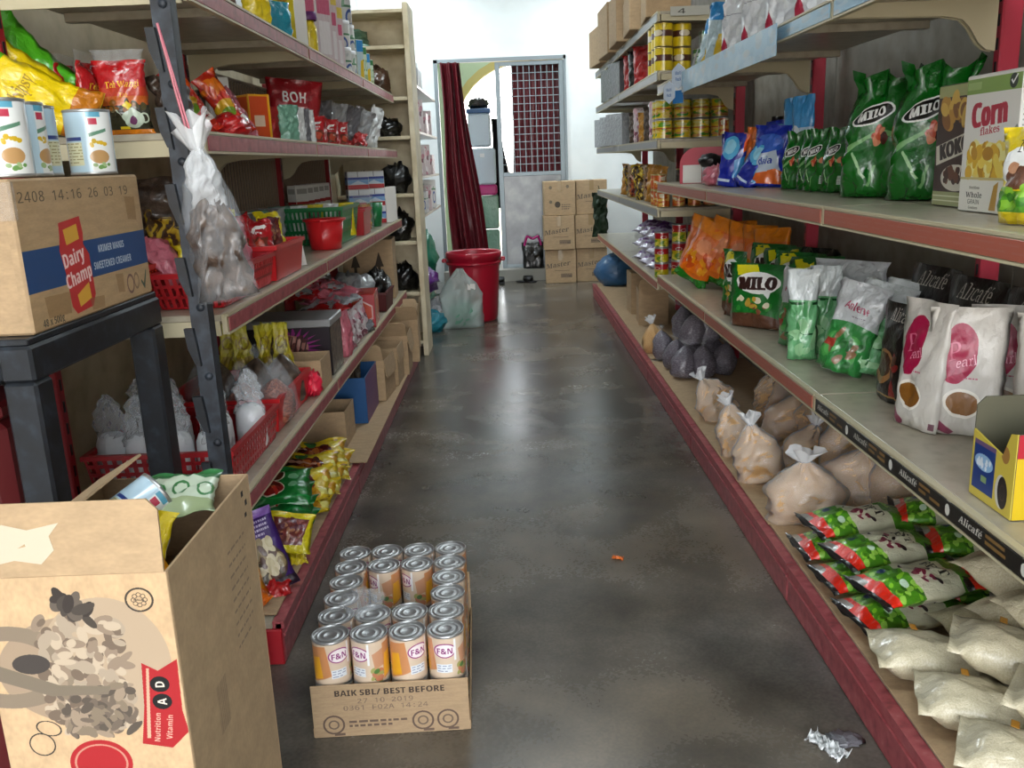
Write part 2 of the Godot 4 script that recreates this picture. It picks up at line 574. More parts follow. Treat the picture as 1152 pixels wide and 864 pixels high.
	tri_mat("sheet_steel", noise_tex(0.012, [[0.0, Color(0.36, 0.37, 0.38)], [0.5, Color(0.4, 0.41, 0.42)], [1.0, Color(0.46, 0.47, 0.47)]], 256, FastNoiseLite.TYPE_SIMPLEX_SMOOTH, 5, 37), 1.6, 0.32).metallic = 0.75
	plain_mat("tin", Color(0.7, 0.7, 0.7), 0.38, 0.85)
	plain_mat("gold_tin", Color(0.75, 0.66, 0.42), 0.3, 0.9)
	plain_mat("enamel", Color(0.85, 0.86, 0.86), 0.4)
	plain_mat("brown_board", Color(0.15, 0.13, 0.11), 0.8)
	var glow := plain_mat("tube_glow", Color(1, 1, 1), 0.4)
	glow.emission_enabled = true
	glow.emission = Color(0.93, 0.98, 1.0)
	glow.emission_energy_multiplier = 6.0
	# plastics
	plain_mat("red_plastic", Color(0.66, 0.1, 0.13), 0.35)
	plain_mat("bright_red_plastic", Color(0.76, 0.12, 0.14), 0.35)
	plain_mat("orange_red_plastic", Color(0.85, 0.22, 0.13), 0.35)
	plain_mat("pink_plastic", Color(0.85, 0.13, 0.25), 0.4)
	plain_mat("green_plastic", Color(0.06, 0.42, 0.22), 0.35)
	plain_mat("bucket_red", Color(0.64, 0.06, 0.16), 0.32)
	plain_mat("dark_red_plastic", Color(0.3, 0.02, 0.035), 0.5)
	plain_mat("white_plastic", Color(0.86, 0.87, 0.88), 0.4)
	plain_mat("blue_plastic", Color(0.1, 0.3, 0.5), 0.4)
	plain_mat("purple_plastic", Color(0.36, 0.16, 0.4), 0.4)
	plain_mat("magenta_plastic", Color(0.7, 0.1, 0.45), 0.4)
	plain_mat("frost_box", Color(0.72, 0.78, 0.83), 0.4)
	plain_mat("teal_plastic", Color(0.1, 0.45, 0.45), 0.4)
	plain_mat("black_plastic", Color(0.05, 0.05, 0.055), 0.4)
	plain_mat("dark_green_leafy", Color(0.08, 0.18, 0.08), 0.5)
	film("black_bag", Color(0.055, 0.05, 0.05), 0.28, 0.6, 1.0)
	film("brown_bag", Color(0.3, 0.2, 0.14), 0.35, 0.4, 1.0)
	film("blue_bag", Color(0.2, 0.38, 0.55), 0.4, 0.3, 0.8)
	film("green_bag", Color(0.08, 0.45, 0.34), 0.35, 0.3, 0.8)
	film("purple_bag", Color(0.38, 0.14, 0.52), 0.3, 0.6, 1.4)
	film("silver_bag", Color(0.6, 0.61, 0.62), 0.3, 0.6, 1.4)
	film("grey_bag", Color(0.4, 0.4, 0.42), 0.35, 0.5, 1.2)
	film("teal_bag", Color(0.12, 0.5, 0.58), 0.35, 0.5, 1.0)
	film("yellow_bag", Color(0.82, 0.72, 0.08), 0.3, 0.5, 1.0)
	film("lime_bag", Color(0.3, 0.68, 0.12), 0.3, 0.5, 1.0)
	film("red_bag", Color(0.7, 0.09, 0.1), 0.3, 0.5, 1.0)
	film("orange_bag", Color(0.88, 0.42, 0.06), 0.3, 0.5, 1.0)
	film("pink_bag", Color(0.75, 0.4, 0.46), 0.3, 0.5, 1.2)
	film("gold_bag", Color(0.72, 0.5, 0.15), 0.3, 0.5, 1.4)
	film("bluish_green_bag", Color(0.4, 0.58, 0.5), 0.3, 0.5, 1.2)
	film("white_bag", Color(0.82, 0.83, 0.83), 0.35, 0.4, 1.0)
	film("maroon_cloth", Color(0.33, 0.05, 0.09), 0.38, 0.2, 0.3)
	clear("clear_film", Color(0.86, 0.88, 0.9), 0.13, 0.3)
	clear("sheen_film", Color(0.9, 0.92, 0.94), 0.28, 0.3)
	clear("milky_film", Color(0.9, 0.91, 0.92), 0.5, 0.35)
	clear("white_knot", Color(0.92, 0.93, 0.94), 0.58, 0.4)
	clear("aqua_film", Color(0.78, 0.85, 0.83), 0.42, 0.3)
	# grains in bags
	film("brown_sugar", Color.WHITE, 0.5, 0.35, 0.5).albedo_texture = noise_tex(0.25, [[0.0, Color(0.66, 0.48, 0.29)], [0.5, Color(0.8, 0.63, 0.42)], [1.0, Color(0.9, 0.78, 0.6)]], 256, FastNoiseLite.TYPE_SIMPLEX, 2, 41)
	film("dark_beans", Color.WHITE, 0.5, 0.4, 0.6).albedo_texture = noise_tex(0.12, [[0.0, Color(0.28, 0.26, 0.29)], [0.5, Color(0.45, 0.425, 0.46)], [1.0, Color(0.6, 0.58, 0.61)]], 256, FastNoiseLite.TYPE_CELLULAR, 2, 42)
	film("peanuts", Color.WHITE, 0.45, 0.3, 0.6).albedo_texture = noise_tex(0.09, [[0.0, Color(0.3, 0.12, 0.08)], [0.4, Color(0.55, 0.28, 0.2)], [1.0, Color(0.75, 0.5, 0.4)]], 256, FastNoiseLite.TYPE_CELLULAR, 1, 43)
	film("white_grain", Color(0.86, 0.87, 0.88), 0.45, 0.4, 0.6)
	film("flour", Color.WHITE, 0.5, 0.4, 0.7).albedo_texture = noise_tex(0.2, [[0.0, Color(0.7, 0.66, 0.55)], [0.5, Color(0.75, 0.71, 0.6)], [1.0, Color(0.8, 0.77, 0.67)]], 256, FastNoiseLite.TYPE_SIMPLEX, 2, 44)
	film("dried_brown", Color.WHITE, 0.45, 0.5, 1.2).albedo_texture = noise_tex(0.02, [[0.0, Color(0.15, 0.11, 0.085)], [0.5, Color(0.3, 0.235, 0.19)], [1.0, Color(0.44, 0.37, 0.31)]], 256, FastNoiseLite.TYPE_SIMPLEX_SMOOTH, 4, 45)
	film("banana_chips", Color.WHITE, 0.4, 0.4, 1.2).albedo_texture = noise_tex(0.022, [[0.0, Color(0.13, 0.08, 0.04)], [0.45, Color(0.3, 0.2, 0.08)], [0.55, Color(0.75, 0.62, 0.12)], [1.0, Color(0.86, 0.78, 0.3)]], 256, FastNoiseLite.TYPE_CELLULAR, 2, 46)
	# boards
	kraft_im = kraft(256, 256)
	kraft_tex = ImageTexture.create_from_image(kraft_im)
	tri_mat("kraft", kraft_tex, 2.5, 0.85)
	var kd := tri_mat("kraft_dark", kraft_tex, 2.5, 0.85)
	kd.albedo_color = Color(0.8, 0.76, 0.72)
	tri_mat("pale_wood", noise_tex(0.02, [[0.0, Color(0.74, 0.68, 0.55)], [0.5, Color(0.82, 0.77, 0.65)], [1.0, Color(0.88, 0.84, 0.73)]], 256, FastNoiseLite.TYPE_SIMPLEX_SMOOTH, 4, 51), 1.3, 0.6)
	plain_mat("tape", Color(0.62, 0.52, 0.38), 0.25)
	plain_mat("torn_tape", Color(0.74, 0.69, 0.6), 0.45)
	plain_mat("white_card", Color(0.86, 0.85, 0.83), 0.6)
	plain_mat("black_card", Color(0.06, 0.05, 0.06), 0.45)
	plain_mat("grey_card", Color(0.55, 0.55, 0.55), 0.35)
	plain_mat("drab_card", Color(0.33, 0.32, 0.25), 0.7)

# ---------------------------------------------------------------- lettering and print
func make_fonts() -> void:
	ts = TextServerManager.get_primary_interface()
	for f in [["Droid Sans", 700], ["Droid Sans", 400], ["Droid Serif", 700], ["Droid Serif", 400], ["Droid Sans Mono", 400]]:
		var sf := SystemFont.new()
		sf.font_names = PackedStringArray([f[0]])
		sf.font_weight = f[1]
		fonts.append(sf)

# alpha strip of a line of text: [bytes, width, height 64, baseline 48]
func strip(s: String, f: int) -> Array:
	var key := "%d|%s" % [f, s]
	if strips.has(key): return strips[key]
	var rid: RID = fonts[f].get_rids()[0]
	var sz := Vector2i(48, 0)
	var w := 2
	var glyphs := []
	for ch in s:
		var gi := ts.font_get_glyph_index(rid, 48, ch.unicode_at(0), 0)
		ts.font_render_glyph(rid, sz, gi)
		glyphs.append([gi, w])
		w += int(ts.font_get_glyph_advance(rid, 48, gi).x)
	w += 4
	var out := PackedByteArray()
	out.resize(w * 64)
	for g in glyphs:
		var ti := ts.font_get_glyph_texture_idx(rid, sz, g[0])
		if ti < 0: continue
		var im := ts.font_get_texture_image(rid, sz, ti)
		var r := ts.font_get_glyph_uv_rect(rid, sz, g[0])
		var o := ts.font_get_glyph_offset(rid, sz, g[0])
		for y in int(r.size.y):
			for x in int(r.size.x):
				var px: int = g[1] + int(o.x) + x
				var py := 48 + int(o.y) + y
				if px >= 0 and px < w and py >= 0 and py < 64:
					var a := int(im.get_pixel(int(r.position.x) + x, int(r.position.y) + y).a * 255.0)
					out[py * w + px] = maxi(out[py * w + px], a)
	strips[key] = [out, w]
	return strips[key]

# text centred at (cx, cy) with capital height px, all in fractions of the image height except cx in fractions of its width
func T(im: Image, s: String, cx: float, cy: float, px: float, c: Color, f := 0, ang := 0.0, sx := 1.0, shear := 0.0, bold := 0.0) -> void:
	var st := strip(s, f)
	var b: PackedByteArray = st[0]
	var w: int = st[1]
	var H := im.get_height()
	var W := im.get_width()
	var k := px * H / 35.0
	var ca := cos(deg_to_rad(ang))
	var sa := sin(deg_to_rad(ang))
	var ox := cx * W
	var oy := cy * H
	var hw := w * 0.5 * k * sx + 20 * k * absf(shear)
	var hh := 32.0 * k
	var ex := absf(ca) * hw + absf(sa) * hh
	var ey := absf(sa) * hw + absf(ca) * hh
	for y in range(maxi(0, int(oy - ey)), mini(H, int(oy + ey) + 1)):
		for x in range(maxi(0, int(ox - ex)), mini(W, int(ox + ex) + 1)):
			var dx := x + 0.5 - ox
			var dy := y + 0.5 - oy
			var ly := (-sa * dx + ca * dy) / k
			var lx := (ca * dx + sa * dy) / (k * sx) + ly * shear
			var sxp := int(floor(lx + w * 0.5))
			var syp := int(floor(ly + 31.0))
			if sxp < 0 or sxp >= w or syp < 0 or syp >= 64: continue
			var a := b[syp * w + sxp] / 255.0
			if bold > 0.0:
				for o in [-1, 1]:
					var q: int = sxp + int(o * bold)
					if q >= 0 and q < w: a = maxf(a, b[syp * w + q] / 255.0)
			if a > 0.03: im.set_pixel(x, y, im.get_pixel(x, y).lerp(c, a * c.a))

func R(im: Image, x: float, y: float, w: float, h: float, c: Color) -> void:
	im.fill_rect(Rect2i(int(x * im.get_width()), int(y * im.get_height()), maxi(1, int(w * im.get_width())), maxi(1, int(h * im.get_height()))), c)

# ellipse; ring > 0 draws only the outer ring of that relative width
func E(im: Image, cx: float, cy: float, rx: float, ry: float, c: Color, ring := 0.0, ang := 0.0) -> void:
	var W := im.get_width()
	var H := im.get_height()
	var ax := rx * W
	var ay := ry * H
	var m := maxf(ax, ay)
	var ca := cos(deg_to_rad(ang))
	var sa := sin(deg_to_rad(ang))
	for y in range(maxi(0, int(cy * H - m)), mini(H, int(cy * H + m) + 1)):
		for x in range(maxi(0, int(cx * W - m)), mini(W, int(cx * W + m) + 1)):
			var dx := x + 0.5 - cx * W
			var dy := y + 0.5 - cy * H
			var p := (ca * dx + sa * dy) / ax
			var q := (-sa * dx + ca * dy) / ay
			var r := sqrt(p * p + q * q)
			if r <= 1.0 and r >= (1.0 - ring if ring > 0.0 else 0.0):
				im.set_pixel(x, y, im.get_pixel(x, y).lerp(c, c.a))

func P(im: Image, pts: Array, c: Color) -> void:
	var W := im.get_width()
	var H := im.get_height()
	var poly := PackedVector2Array()
	var lo := Vector2(INF, INF)
	var hi := -lo
	for p in pts:
		var q := Vector2(p[0] * W, p[1] * H)
		poly.append(q)
		lo = lo.min(q); hi = hi.max(q)
	for y in range(maxi(0, int(lo.y)), mini(H, int(hi.y) + 1)):
		for x in range(maxi(0, int(lo.x)), mini(W, int(hi.x) + 1)):
			if Geometry2D.is_point_in_polygon(Vector2(x + 0.5, y + 0.5), poly): im.set_pixel(x, y, im.get_pixel(x, y).lerp(c, c.a))

# line of blots standing for print too small to read
func lines(im: Image, x: float, y: float, w: float, n: int, step: float, h: float, c: Color) -> void:
	for i in n:
		var at := x
		while at < x + w * (1.0 if i < n - 1 else 0.7):
			var l := rng.randf_range(0.02, 0.06)
			R(im, at, y + i * step, minf(l, x + w - at), h, c)
			at += l + 0.012

func blots(im: Image, x: float, y: float, w: float, h: float, n: int, cols: Array, rx: float, ry: float) -> void:
	for i in n:
		E(im, x + rng.randf() * w, y + rng.randf() * h, rx * rng.randf_range(0.5, 1.1), ry * rng.randf_range(0.5, 1.1), cols[i % cols.size()], 0.0, rng.randf() * 180.0)

func art(w: int, h: int, c: Color) -> Image:
	var im := Image.create(w, h, false, Image.FORMAT_RGB8)
	im.fill(c)
	return im

func kraft(w: int, h: int) -> Image:
	var im := Image.create(w, h, false, Image.FORMAT_RGB8)
	var n := FastNoiseLite.new()
	n.seed = 5
	n.frequency = 0.02
	n.fractal_octaves = 4
	var f := FastNoiseLite.new()
	f.seed = 9
	f.frequency = 0.3
	for y in h:
		for x in w:
			var k := 1.0 + 0.07 * n.get_noise_2d(x, y * 3.0) + 0.06 * f.get_noise_2d(x * 0.4, y)
			im.set_pixel(x, y, Color(0.67 * k, 0.565 * k, 0.435 * k))
	return im

func kraft_art(w: int, h: int, tint := Color.WHITE) -> Image:
	var im := kraft_im.duplicate() as Image
	im.resize(w, h, Image.INTERPOLATE_BILINEAR)
	if tint != Color.WHITE:
		for y in h:
			for x in w: im.set_pixel(x, y, im.get_pixel(x, y) * tint)
	return im

# film (bump > 0) or card (bump 0) printed with an image
func printed(key: String, im: Image, rough := 0.32, coat := 0.35, bump := 0.7, repeat := false) -> StandardMaterial3D:
	var m := plain_mat(key, Color.WHITE, rough, 0.0, coat)
	m.albedo_texture = ImageTexture.create_from_image(im)
	m.texture_repeat = repeat
	if bump > 0.0:
		m.normal_enabled = true
		m.normal_texture = crinkle
		m.normal_scale = bump
		m.texture_repeat = true
	return m

func make_art() -> void:
	var W := Color(0.93, 0.93, 0.92)
	var K := Color(0.07, 0.06, 0.06)
	# green malt drink pouch
	var g := Color(0.05, 0.42, 0.13)
	var im := art(256, 256, g)
	R(im, 0, 0, 1, 0.1, Color(0.04, 0.36, 0.12))
	E(im, 0.3, 0.86, 0.75, 0.3, Color(0.32, 0.2, 0.13))
	E(im, 0.3, 0.8, 0.7, 0.27, Color(0.86, 0.88, 0.82))
	E(im, 0.3, 0.76, 0.68, 0.26, g)
	E(im, 0.42, 0.9, 0.5, 0.13, Color(0.36, 0.22, 0.15))
	P(im, [[0.1, 0.04], [0.42, 0.02], [0.5, 0.16], [0.12, 0.2]], Color(0.86, 0.82, 0.08))
	E(im, 0.48, 0.3, 0.37, 0.17, W)
	P(im, [[0.55, 0.42], [0.7, 0.4], [0.66, 0.54]], W)
	T(im, "MILO", 0.48, 0.31, 0.2, Color(0.2, 0.1, 0.08), 0, -3.0, 0.9, 0.0, 3.0)
	blots(im, 0.15, 0.55, 0.6, 0.2, 14, [Color(0.75, 0.6, 0.2), Color(0.85, 0.8, 0.7), Color(0.2, 0.55, 0.2), Color(0.5, 0.3, 0.2)], 0.07, 0.045)
	printed("malt_pouch", im)
	# green malt drink bag, tall
	im = art(256, 320, Color(0.02, 0.36, 0.07))
	E(im, 0.4, 0.33, 0.28, 0.085, W, 0.0, -14.0)
	E(im, 0.4, 0.33, 0.25, 0.07, K, 0.0, -14.0)
	T(im, "MILO", 0.4, 0.33, 0.08, W, 0, -14.0, 0.95, 0.0, 2.0)
	P(im, [[0.1, 0.6], [0.5, 0.44], [0.95, 0.54], [0.92, 0.58], [0.5, 0.48], [0.12, 0.64]], Color(0.45, 0.65, 0.4))
	P(im, [[0.2, 0.64], [0.23, 0.63], [0.4, 0.84], [0.37, 0.85]], Color(0.6, 0.75, 0.55))
	P(im, [[0.48, 0.74], [0.51, 0.74], [0.42, 0.92], [0.39, 0.91]], Color(0.45, 0.66, 0.4))
	blots(im, 0.45, 0.45, 0.4, 0.2, 9, [Color(0.75, 0.3, 0.18), Color(0.8, 0.5, 0.35), Color(0.3, 0.12, 0.1)], 0.08, 0.05)
	R(im, 0.7, 0.74, 0.2, 0.14, Color(0.75, 0.8, 0.76))
	lines(im, 0.72, 0.75, 0.16, 6, 0.02, 0.008, K)
	printed("malt_bag", im, 0.25, 0.6, 1.0)
	# corn cereal box
	im = art(320, 448, Color(0.88, 0.87, 0.84))
	R(im, 0, 0.025, 1, 0.11, Color(0.5, 0.62, 0.28))
	R(im, 0.02, 0.05, 0.26, 0.055, Color(0.62, 0.72, 0.42))
	T(im, "✓", 0.86, 0.07, 0.06, K, 1)
	E(im, 0.85, 0.075, 0.07, 0.05, Color(0.12, 0.16, 0.1))
	P(im, [[0.8, 0.07], [0.84, 0.1], [0.92, 0.035], [0.9, 0.03], [0.84, 0.08], [0.82, 0.06]], W)
	T(im, "Corn", 0.47, 0.28, 0.18, Color(0.68, 0.08, 0.2), 0, -4.0, 0.82, 0.0, 3.0)
	T(im, "flakes", 0.5, 0.4, 0.055, Color(0.68, 0.08, 0.2), 2, -5.0, 1.1)
	P(im, [[0.97, 0.37], [1.0, 0.4], [0.72, 0.54], [0.7, 0.52]], Color(0.5, 0.52, 0.5))
	E(im, 0.5, 0.63, 0.4, 0.14, Color(0.9, 0.82, 0.45))
	blots(im, 0.14, 0.52, 0.72, 0.2, 70, [Color(0.86, 0.68, 0.15), Color(0.93, 0.82, 0.35), Color(0.75, 0.55, 0.1), Color(0.94, 0.9, 0.6)], 0.1, 0.05)
	E(im, 0.5, 0.57, 0.1, 0.05, Color(0.7, 0.5, 0.08))
	R(im, 0, 0.745, 1, 0.02, Color(0.78, 0.72, 0.5))
	R(im, 0, 0.765, 1, 0.235, Color(0.9, 0.89, 0.85))
	T(im, "Nutritious", 0.3, 0.82, 0.02, Color(0.3, 0.28, 0.2), 2)
	T(im, "Whole", 0.3, 0.875, 0.042, Color(0.15, 0.15, 0.12), 2, 0.0, 1.2)
	T(im, "GRAIN", 0.3, 0.925, 0.036, Color(0.15, 0.15, 0.12), 1, 0.0, 1.15)
	T(im, "Goodness", 0.3, 0.97, 0.02, Color(0.3, 0.28, 0.2), 2)
	P(im, [[0.6, 0.98], [0.66, 0.8], [0.74, 0.77], [0.72, 0.98]], Color(0.75, 0.58, 0.25))
	printed("corn_front", im, 0.4, 0.3, 0.0)
	im = art(128, 448, Color(0.85, 0.85, 0.83))
	R(im, 0, 0.025, 1, 0.11, Color(0.5, 0.62, 0.28))
	lines(im, 0.1, 0.2, 0.8, 16, 0.035, 0.012, Color(0.55, 0.56, 0.54))
	printed("corn_side", im, 0.4, 0.3, 0.0)
	# chocolate cereal box
	im = art(256, 384, Color(0.2, 0.1, 0.05))
	R(im, 0, 0, 1, 0.1, Color(0.66, 0.68, 0.45))
	blots(im, 0.15, 0.13, 0.7, 0.2, 30, [Color(0.75, 0.55, 0.15), Color(0.55, 0.35, 0.1), Color(0.86, 0.7, 0.3)], 0.13, 0.06)
	P(im, [[0.02, 0.5], [0.95, 0.36], [0.98, 0.52], [0.05, 0.66]], Color(0.82, 0.8, 0.74))
	T(im, "KOKO", 0.48, 0.51, 0.13, Color(0.16, 0.09, 0.05), 0, -11.0, 1.0, 0.0, 3.0)
	E(im, 0.55, 0.76, 0.36, 0.11, Color(0.8, 0.78, 0.72))
	blots(im, 0.28, 0.69, 0.55, 0.1, 30, [Color(0.25, 0.13, 0.07), Color(0.4, 0.22, 0.12)], 0.07, 0.04)
	R(im, 0, 0.88, 1, 0.12, Color(0.6, 0.62, 0.42))
	R(im, 0, 0.91, 1, 0.012, Color(0.85, 0.85, 0.7))
	R(im, 0, 0.95, 1, 0.012, Color(0.85, 0.85, 0.7))
	printed("koko_front", im, 0.4, 0.3, 0.0)
	im = art(96, 384, Color(0.3, 0.2, 0.12))
	R(im, 0, 0, 1, 0.1, Color(0.66, 0.68, 0.45))
	R(im, 0, 0.12, 1, 0.22, Color(0.62, 0.5, 0.25))
	lines(im, 0.1, 0.4, 0.8, 12, 0.035, 0.012, Color(0.7, 0.68, 0.6))
	R(im, 0, 0.88, 1, 0.12, Color(0.6, 0.62, 0.42))
	printed("koko_side", im, 0.4, 0.3, 0.0)
	# yellow and green honey cereal bag
	im = art(192, 256, Color(0.85, 0.75, 0.1))
	E(im, 0.4, 0.4, 0.44, 0.2, W)
	T(im, "M", 0.4, 0.2, 0.13, K, 2)
	E(im, 0.4, 0.52, 0.26, 0.12, Color(0.4, 0.25, 0.18))
	E(im, 0.25, 0.42, 0.09, 0.06, Color(0.75, 0.55, 0.42))
	R(im, 0, 0.66, 1, 0.22, Color(0.3, 0.55, 0.14))
	blots(im, 0, 0.64, 1, 0.2, 16, [Color(0.5, 0.7, 0.2), Color(0.2, 0.45, 0.1)], 0.12, 0.06)
	printed("honey_bag", im, 0.3, 0.5, 0.8)
	# white coffee pouch with a magenta oval and a cup
	im = art(256, 384, Color(0.77, 0.75, 0.72))
	E(im, 0.36, 0.36, 0.24, 0.24, Color(0.62, 0.06, 0.25), 0.0, 12.0)
	T(im, "P", 0.32, 0.34, 0.14, Color(0.8, 0.42, 0.52), 3, -14.0, 1.0, 0.25)
	T(im, "earl", 0.46, 0.42, 0.07, Color(0.9, 0.66, 0.72), 3, -14.0, 1.0, 0.25)
	lines(im, 0.44, 0.55, 0.3, 1, 0.03, 0.012, Color(0.72, 0.3, 0.42))
	E(im, 0.44, 0.75, 0.27, 0.115, Color(0.9, 0.88, 0.84), 0.0, 8.0)
	E(im, 0.44, 0.75, 0.23, 0.09, Color(0.5, 0.32, 0.1), 0.0, 8.0)
	P(im, [[0.02, 0.86], [0.18, 0.9], [0.36, 0.98], [0.3, 1.0], [0.06, 0.96]], Color(0.55, 0.25, 0.35))
	R(im, 0.88, 0.93, 0.08, 0.05, Color(0.45, 0.3, 0.35))
	printed("coffee_pouch", im, 0.4, 0.2, 0.5)
	# dark coffee pack
	im = art(256, 256, Color(0.07, 0.055, 0.05))
	T(im, "Alicafé", 0.5, 0.12, 0.13, Color(0.8, 0.78, 0.74), 3, 0.0, 0.95, 0.2)
	E(im, 0.3, 0.66, 0.26, 0.18, Color(0.6, 0.42, 0.25))
	E(im, 0.3, 0.64, 0.22, 0.13, Color(0.25, 0.13, 0.07))
	blots(im, 0.55, 0.5, 0.4, 0.4, 10, [Color(0.3, 0.18, 0.1), Color(0.5, 0.1, 0.1)], 0.08, 0.06)
	R(im, 0, 0.93, 1, 0.02, Color(0.6, 0.48, 0.25))
	printed("dark_coffee", im, 0.35, 0.4, 0.6)
	# milk powder pouch: white above, green below
	im = art(256, 320, Color(0.74, 0.75, 0.76))
	R(im, 0, 0.52, 1, 0.48, Color(0.16, 0.5, 0.22))
	E(im, 0.5, 0.56, 0.62, 0.12, Color(0.16, 0.5, 0.22))
	T(im, "Anlene", 0.5, 0.27, 0.09, Color(0.6, 0.1, 0.26), 1, 4.0, 1.0, 0.0, 1.0)
	lines(im, 0.45, 0.37, 0.4, 1, 0.03, 0.014, Color(0.5, 0.45, 0.5))
	blots(im, 0.1, 0.58, 0.8, 0.34, 16, [Color(0.3, 0.62, 0.3), Color(0.1, 0.4, 0.16), Color(0.55, 0.4, 0.28)], 0.13, 0.06)
	R(im, 0.1, 0.66, 0.22, 0.09, Color(0.62, 0.2, 0.14))
	printed("milk_powder", im, 0.28, 0.6, 1.1)
	im = art(192, 320, Color(0.4, 0.66, 0.45))
	R(im, 0, 0, 1, 0.34, Color(0.78, 0.8, 0.8))
	R(im, 0, 0.36, 1, 0.03, Color(0.08, 0.3, 0.14))
	R(im, 0, 0.7, 1, 0.02, Color(0.08, 0.3, 0.14))
	blots(im, 0.0, 0.4, 1.0, 0.5, 14, [Color(0.55, 0.75, 0.55), Color(0.28, 0.56, 0.33)], 0.2, 0.07)
	printed("milk_powder_green", im, 0.25, 0.6, 1.1)
	# orange drink powder pouch with green foot
	im = art(224, 320, Color(0.9, 0.44, 0.05))
	R(im, 0, 0, 1, 0.2, Color(0.9, 0.52, 0.08))
	E(im, 0.55, 0.42, 0.36, 0.2, Color(0.92, 0.5, 0.3))
	E(im, 0.5, 0.4, 0.24, 0.12, Color(0.93, 0.6, 0.42))
	P(im, [[0.18, 0.7], [0.28, 0.62], [0.46, 0.62], [0.42, 0.66], [0.3, 0.67], [0.22, 0.73]], W)
	blots(im, 0.1, 0.5, 0.8, 0.3, 12, [Color(0.93, 0.62, 0.1), Color(0.8, 0.3, 0.05)], 0.14, 0.05)
	P(im, [[0, 0.86], [0.6, 0.92], [1, 0.84], [1, 1], [0, 1]], Color(0.12, 0.5, 0.1))
	printed("orange_pouch", im, 0.28, 0.5, 1.0)
	# blue detergent bag
	im = art(224, 320, Color(0.05, 0.14, 0.6))
	E(im, 0.42, 0.28, 0.34, 0.22, Color(0.3, 0.66, 0.85))
	E(im, 0.4, 0.26, 0.22, 0.14, Color(0.55, 0.8, 0.9))
	R(im, 0.06, 0.86, 0.6, 0.05, Color(0.8, 0.85, 0.92))
	P(im, [[0.7, 0.5], [1, 0.4], [1, 0.8], [0.75, 0.82]], Color(0.2, 0.55, 0.8))
	P(im, [[0.86, 0.0], [1, 0], [1, 0.3], [0.92, 0.34]], Color(0.88, 0.34, 0.1))
	printed("detergent_blue", im, 0.25, 0.6, 0.8)
	im = art(256, 320, Color(0.07, 0.16, 0.62))
	E(im, 0.5, 0.3, 0.4, 0.16, Color(0.16, 0.35, 0.75))
	P(im, [[0.1, 0.5], [0.75, 0.4], [0.95, 0.8], [0.05, 0.84]], Color(0.72, 0.78, 0.85))
	T(im, "daia", 0.48, 0.58, 0.11, Color(0.1, 0.2, 0.6), 0, -6.0, 1.0, 0.2)
	P(im, [[0.02, 0.82], [0.8, 0.7], [1, 0.76], [1, 0.95], [0, 0.95]], Color(0.9, 0.42, 0.15))
	printed("detergent_orange", im, 0.25, 0.6, 0.8)
	im = art(160, 320, Color(0.25, 0.6, 0.85))
	R(im, 0, 0.35, 1, 0.4, Color(0.7, 0.8, 0.88))
	blots(im, 0, 0.36, 1, 0.36, 12, [Color(0.45, 0.68, 0.86), Color(0.85, 0.9, 0.94)], 0.2, 0.06)
	printed("softener_blue", im, 0.25, 0.6, 0.8)
	# noodle pack: green bundle band, cream centre, red ends
	im = art(512, 224, Color(0.3, 0.55, 0.12))
	blots(im, 0, 0, 1, 1, 190, [Color(0.5, 0.74, 0.18), Color(0.3, 0.54, 0.1), Color(0.58, 0.78, 0.3), Color(0.2, 0.4, 0.1)], 0.035, 0.05)
	R(im, 0.38, 0, 0.32, 1, Color(0.8, 0.79, 0.68))
	E(im, 0.385, 0.5, 0.05, 0.6, Color(0.8, 0.79, 0.68))
	blots(im, 0.38, 0.2, 0.16, 0.62, 16, [Color(0.5, 0.14, 0.25), Color(0.86, 0.84, 0.76), Color(0.15, 0.1, 0.1), Color(0.6, 0.3, 0.35)], 0.026, 0.06)
	T(im, "BEST", 0.62, 0.5, 0.16, Color(0.12, 0.11, 0.07), 2, 90.0, 0.9)
	E(im, 0.26, 0.72, 0.03, 0.07, Color(0.75, 0.85, 0.75))
	E(im, 0.22, 0.3, 0.03, 0.06, Color(0.1, 0.2, 0.35))
	R(im, 0, 0, 0.13, 1, Color(0.86, 0.16, 0.08))
	R(im, 0.9, 0, 0.1, 1, Color(0.78, 0.1, 0.1))
	R(im, 0.0, 0, 0.05, 1, Color(0.08, 0.08, 0.07))
	R(im, 0.05, 0.0, 0.05, 0.35, Color(0.55, 0.53, 0.5))
	R(im, 0.955, 0, 0.045, 1, Color(0.08, 0.08, 0.07))
	im.rotate_90(COUNTERCLOCKWISE)
	printed("noodle_pack", im, 0.28, 0.6, 0.9)
	# fruit milk can
	im = art(512, 256, Color(0.8, 0.72, 0.63))
	for k in 2:
		var x := 0.5 * k
		P(im, [[x, 0.1], [x + 0.16, 0.05], [x + 0.2, 0.75], [x, 0.95]], Color(0.76, 0.52, 0.34))
		P(im, [[x + 0.02, 0.35], [x + 0.1, 0.3], [x + 0.12, 0.8], [x, 0.9]], Color(0.86, 0.62, 0.15))
		E(im, x + 0.28, 0.3, 0.1, 0.17, Color(0.55, 0.2, 0.45))
		E(im, x + 0.28, 0.3, 0.088, 0.145, Color(0.9, 0.86, 0.86))
		T(im, "F&N", x + 0.28, 0.31, 0.13, Color(0.5, 0.16, 0.42), 0, 0.0, 0.82)
		R(im, x + 0.2, 0.62, 0.14, 0.2, Color(0.82, 0.84, 0.86))
		lines(im, x + 0.21, 0.65, 0.12, 3, 0.06, 0.02, Color(0.5, 0.52, 0.6))
		blots(im, x + 0.36, 0.66, 0.12, 0.3, 12, [Color(0.3, 0.45, 0.22), Color(0.6, 0.6, 0.35), Color(0.72, 0.46, 0.34)], 0.04, 0.08)
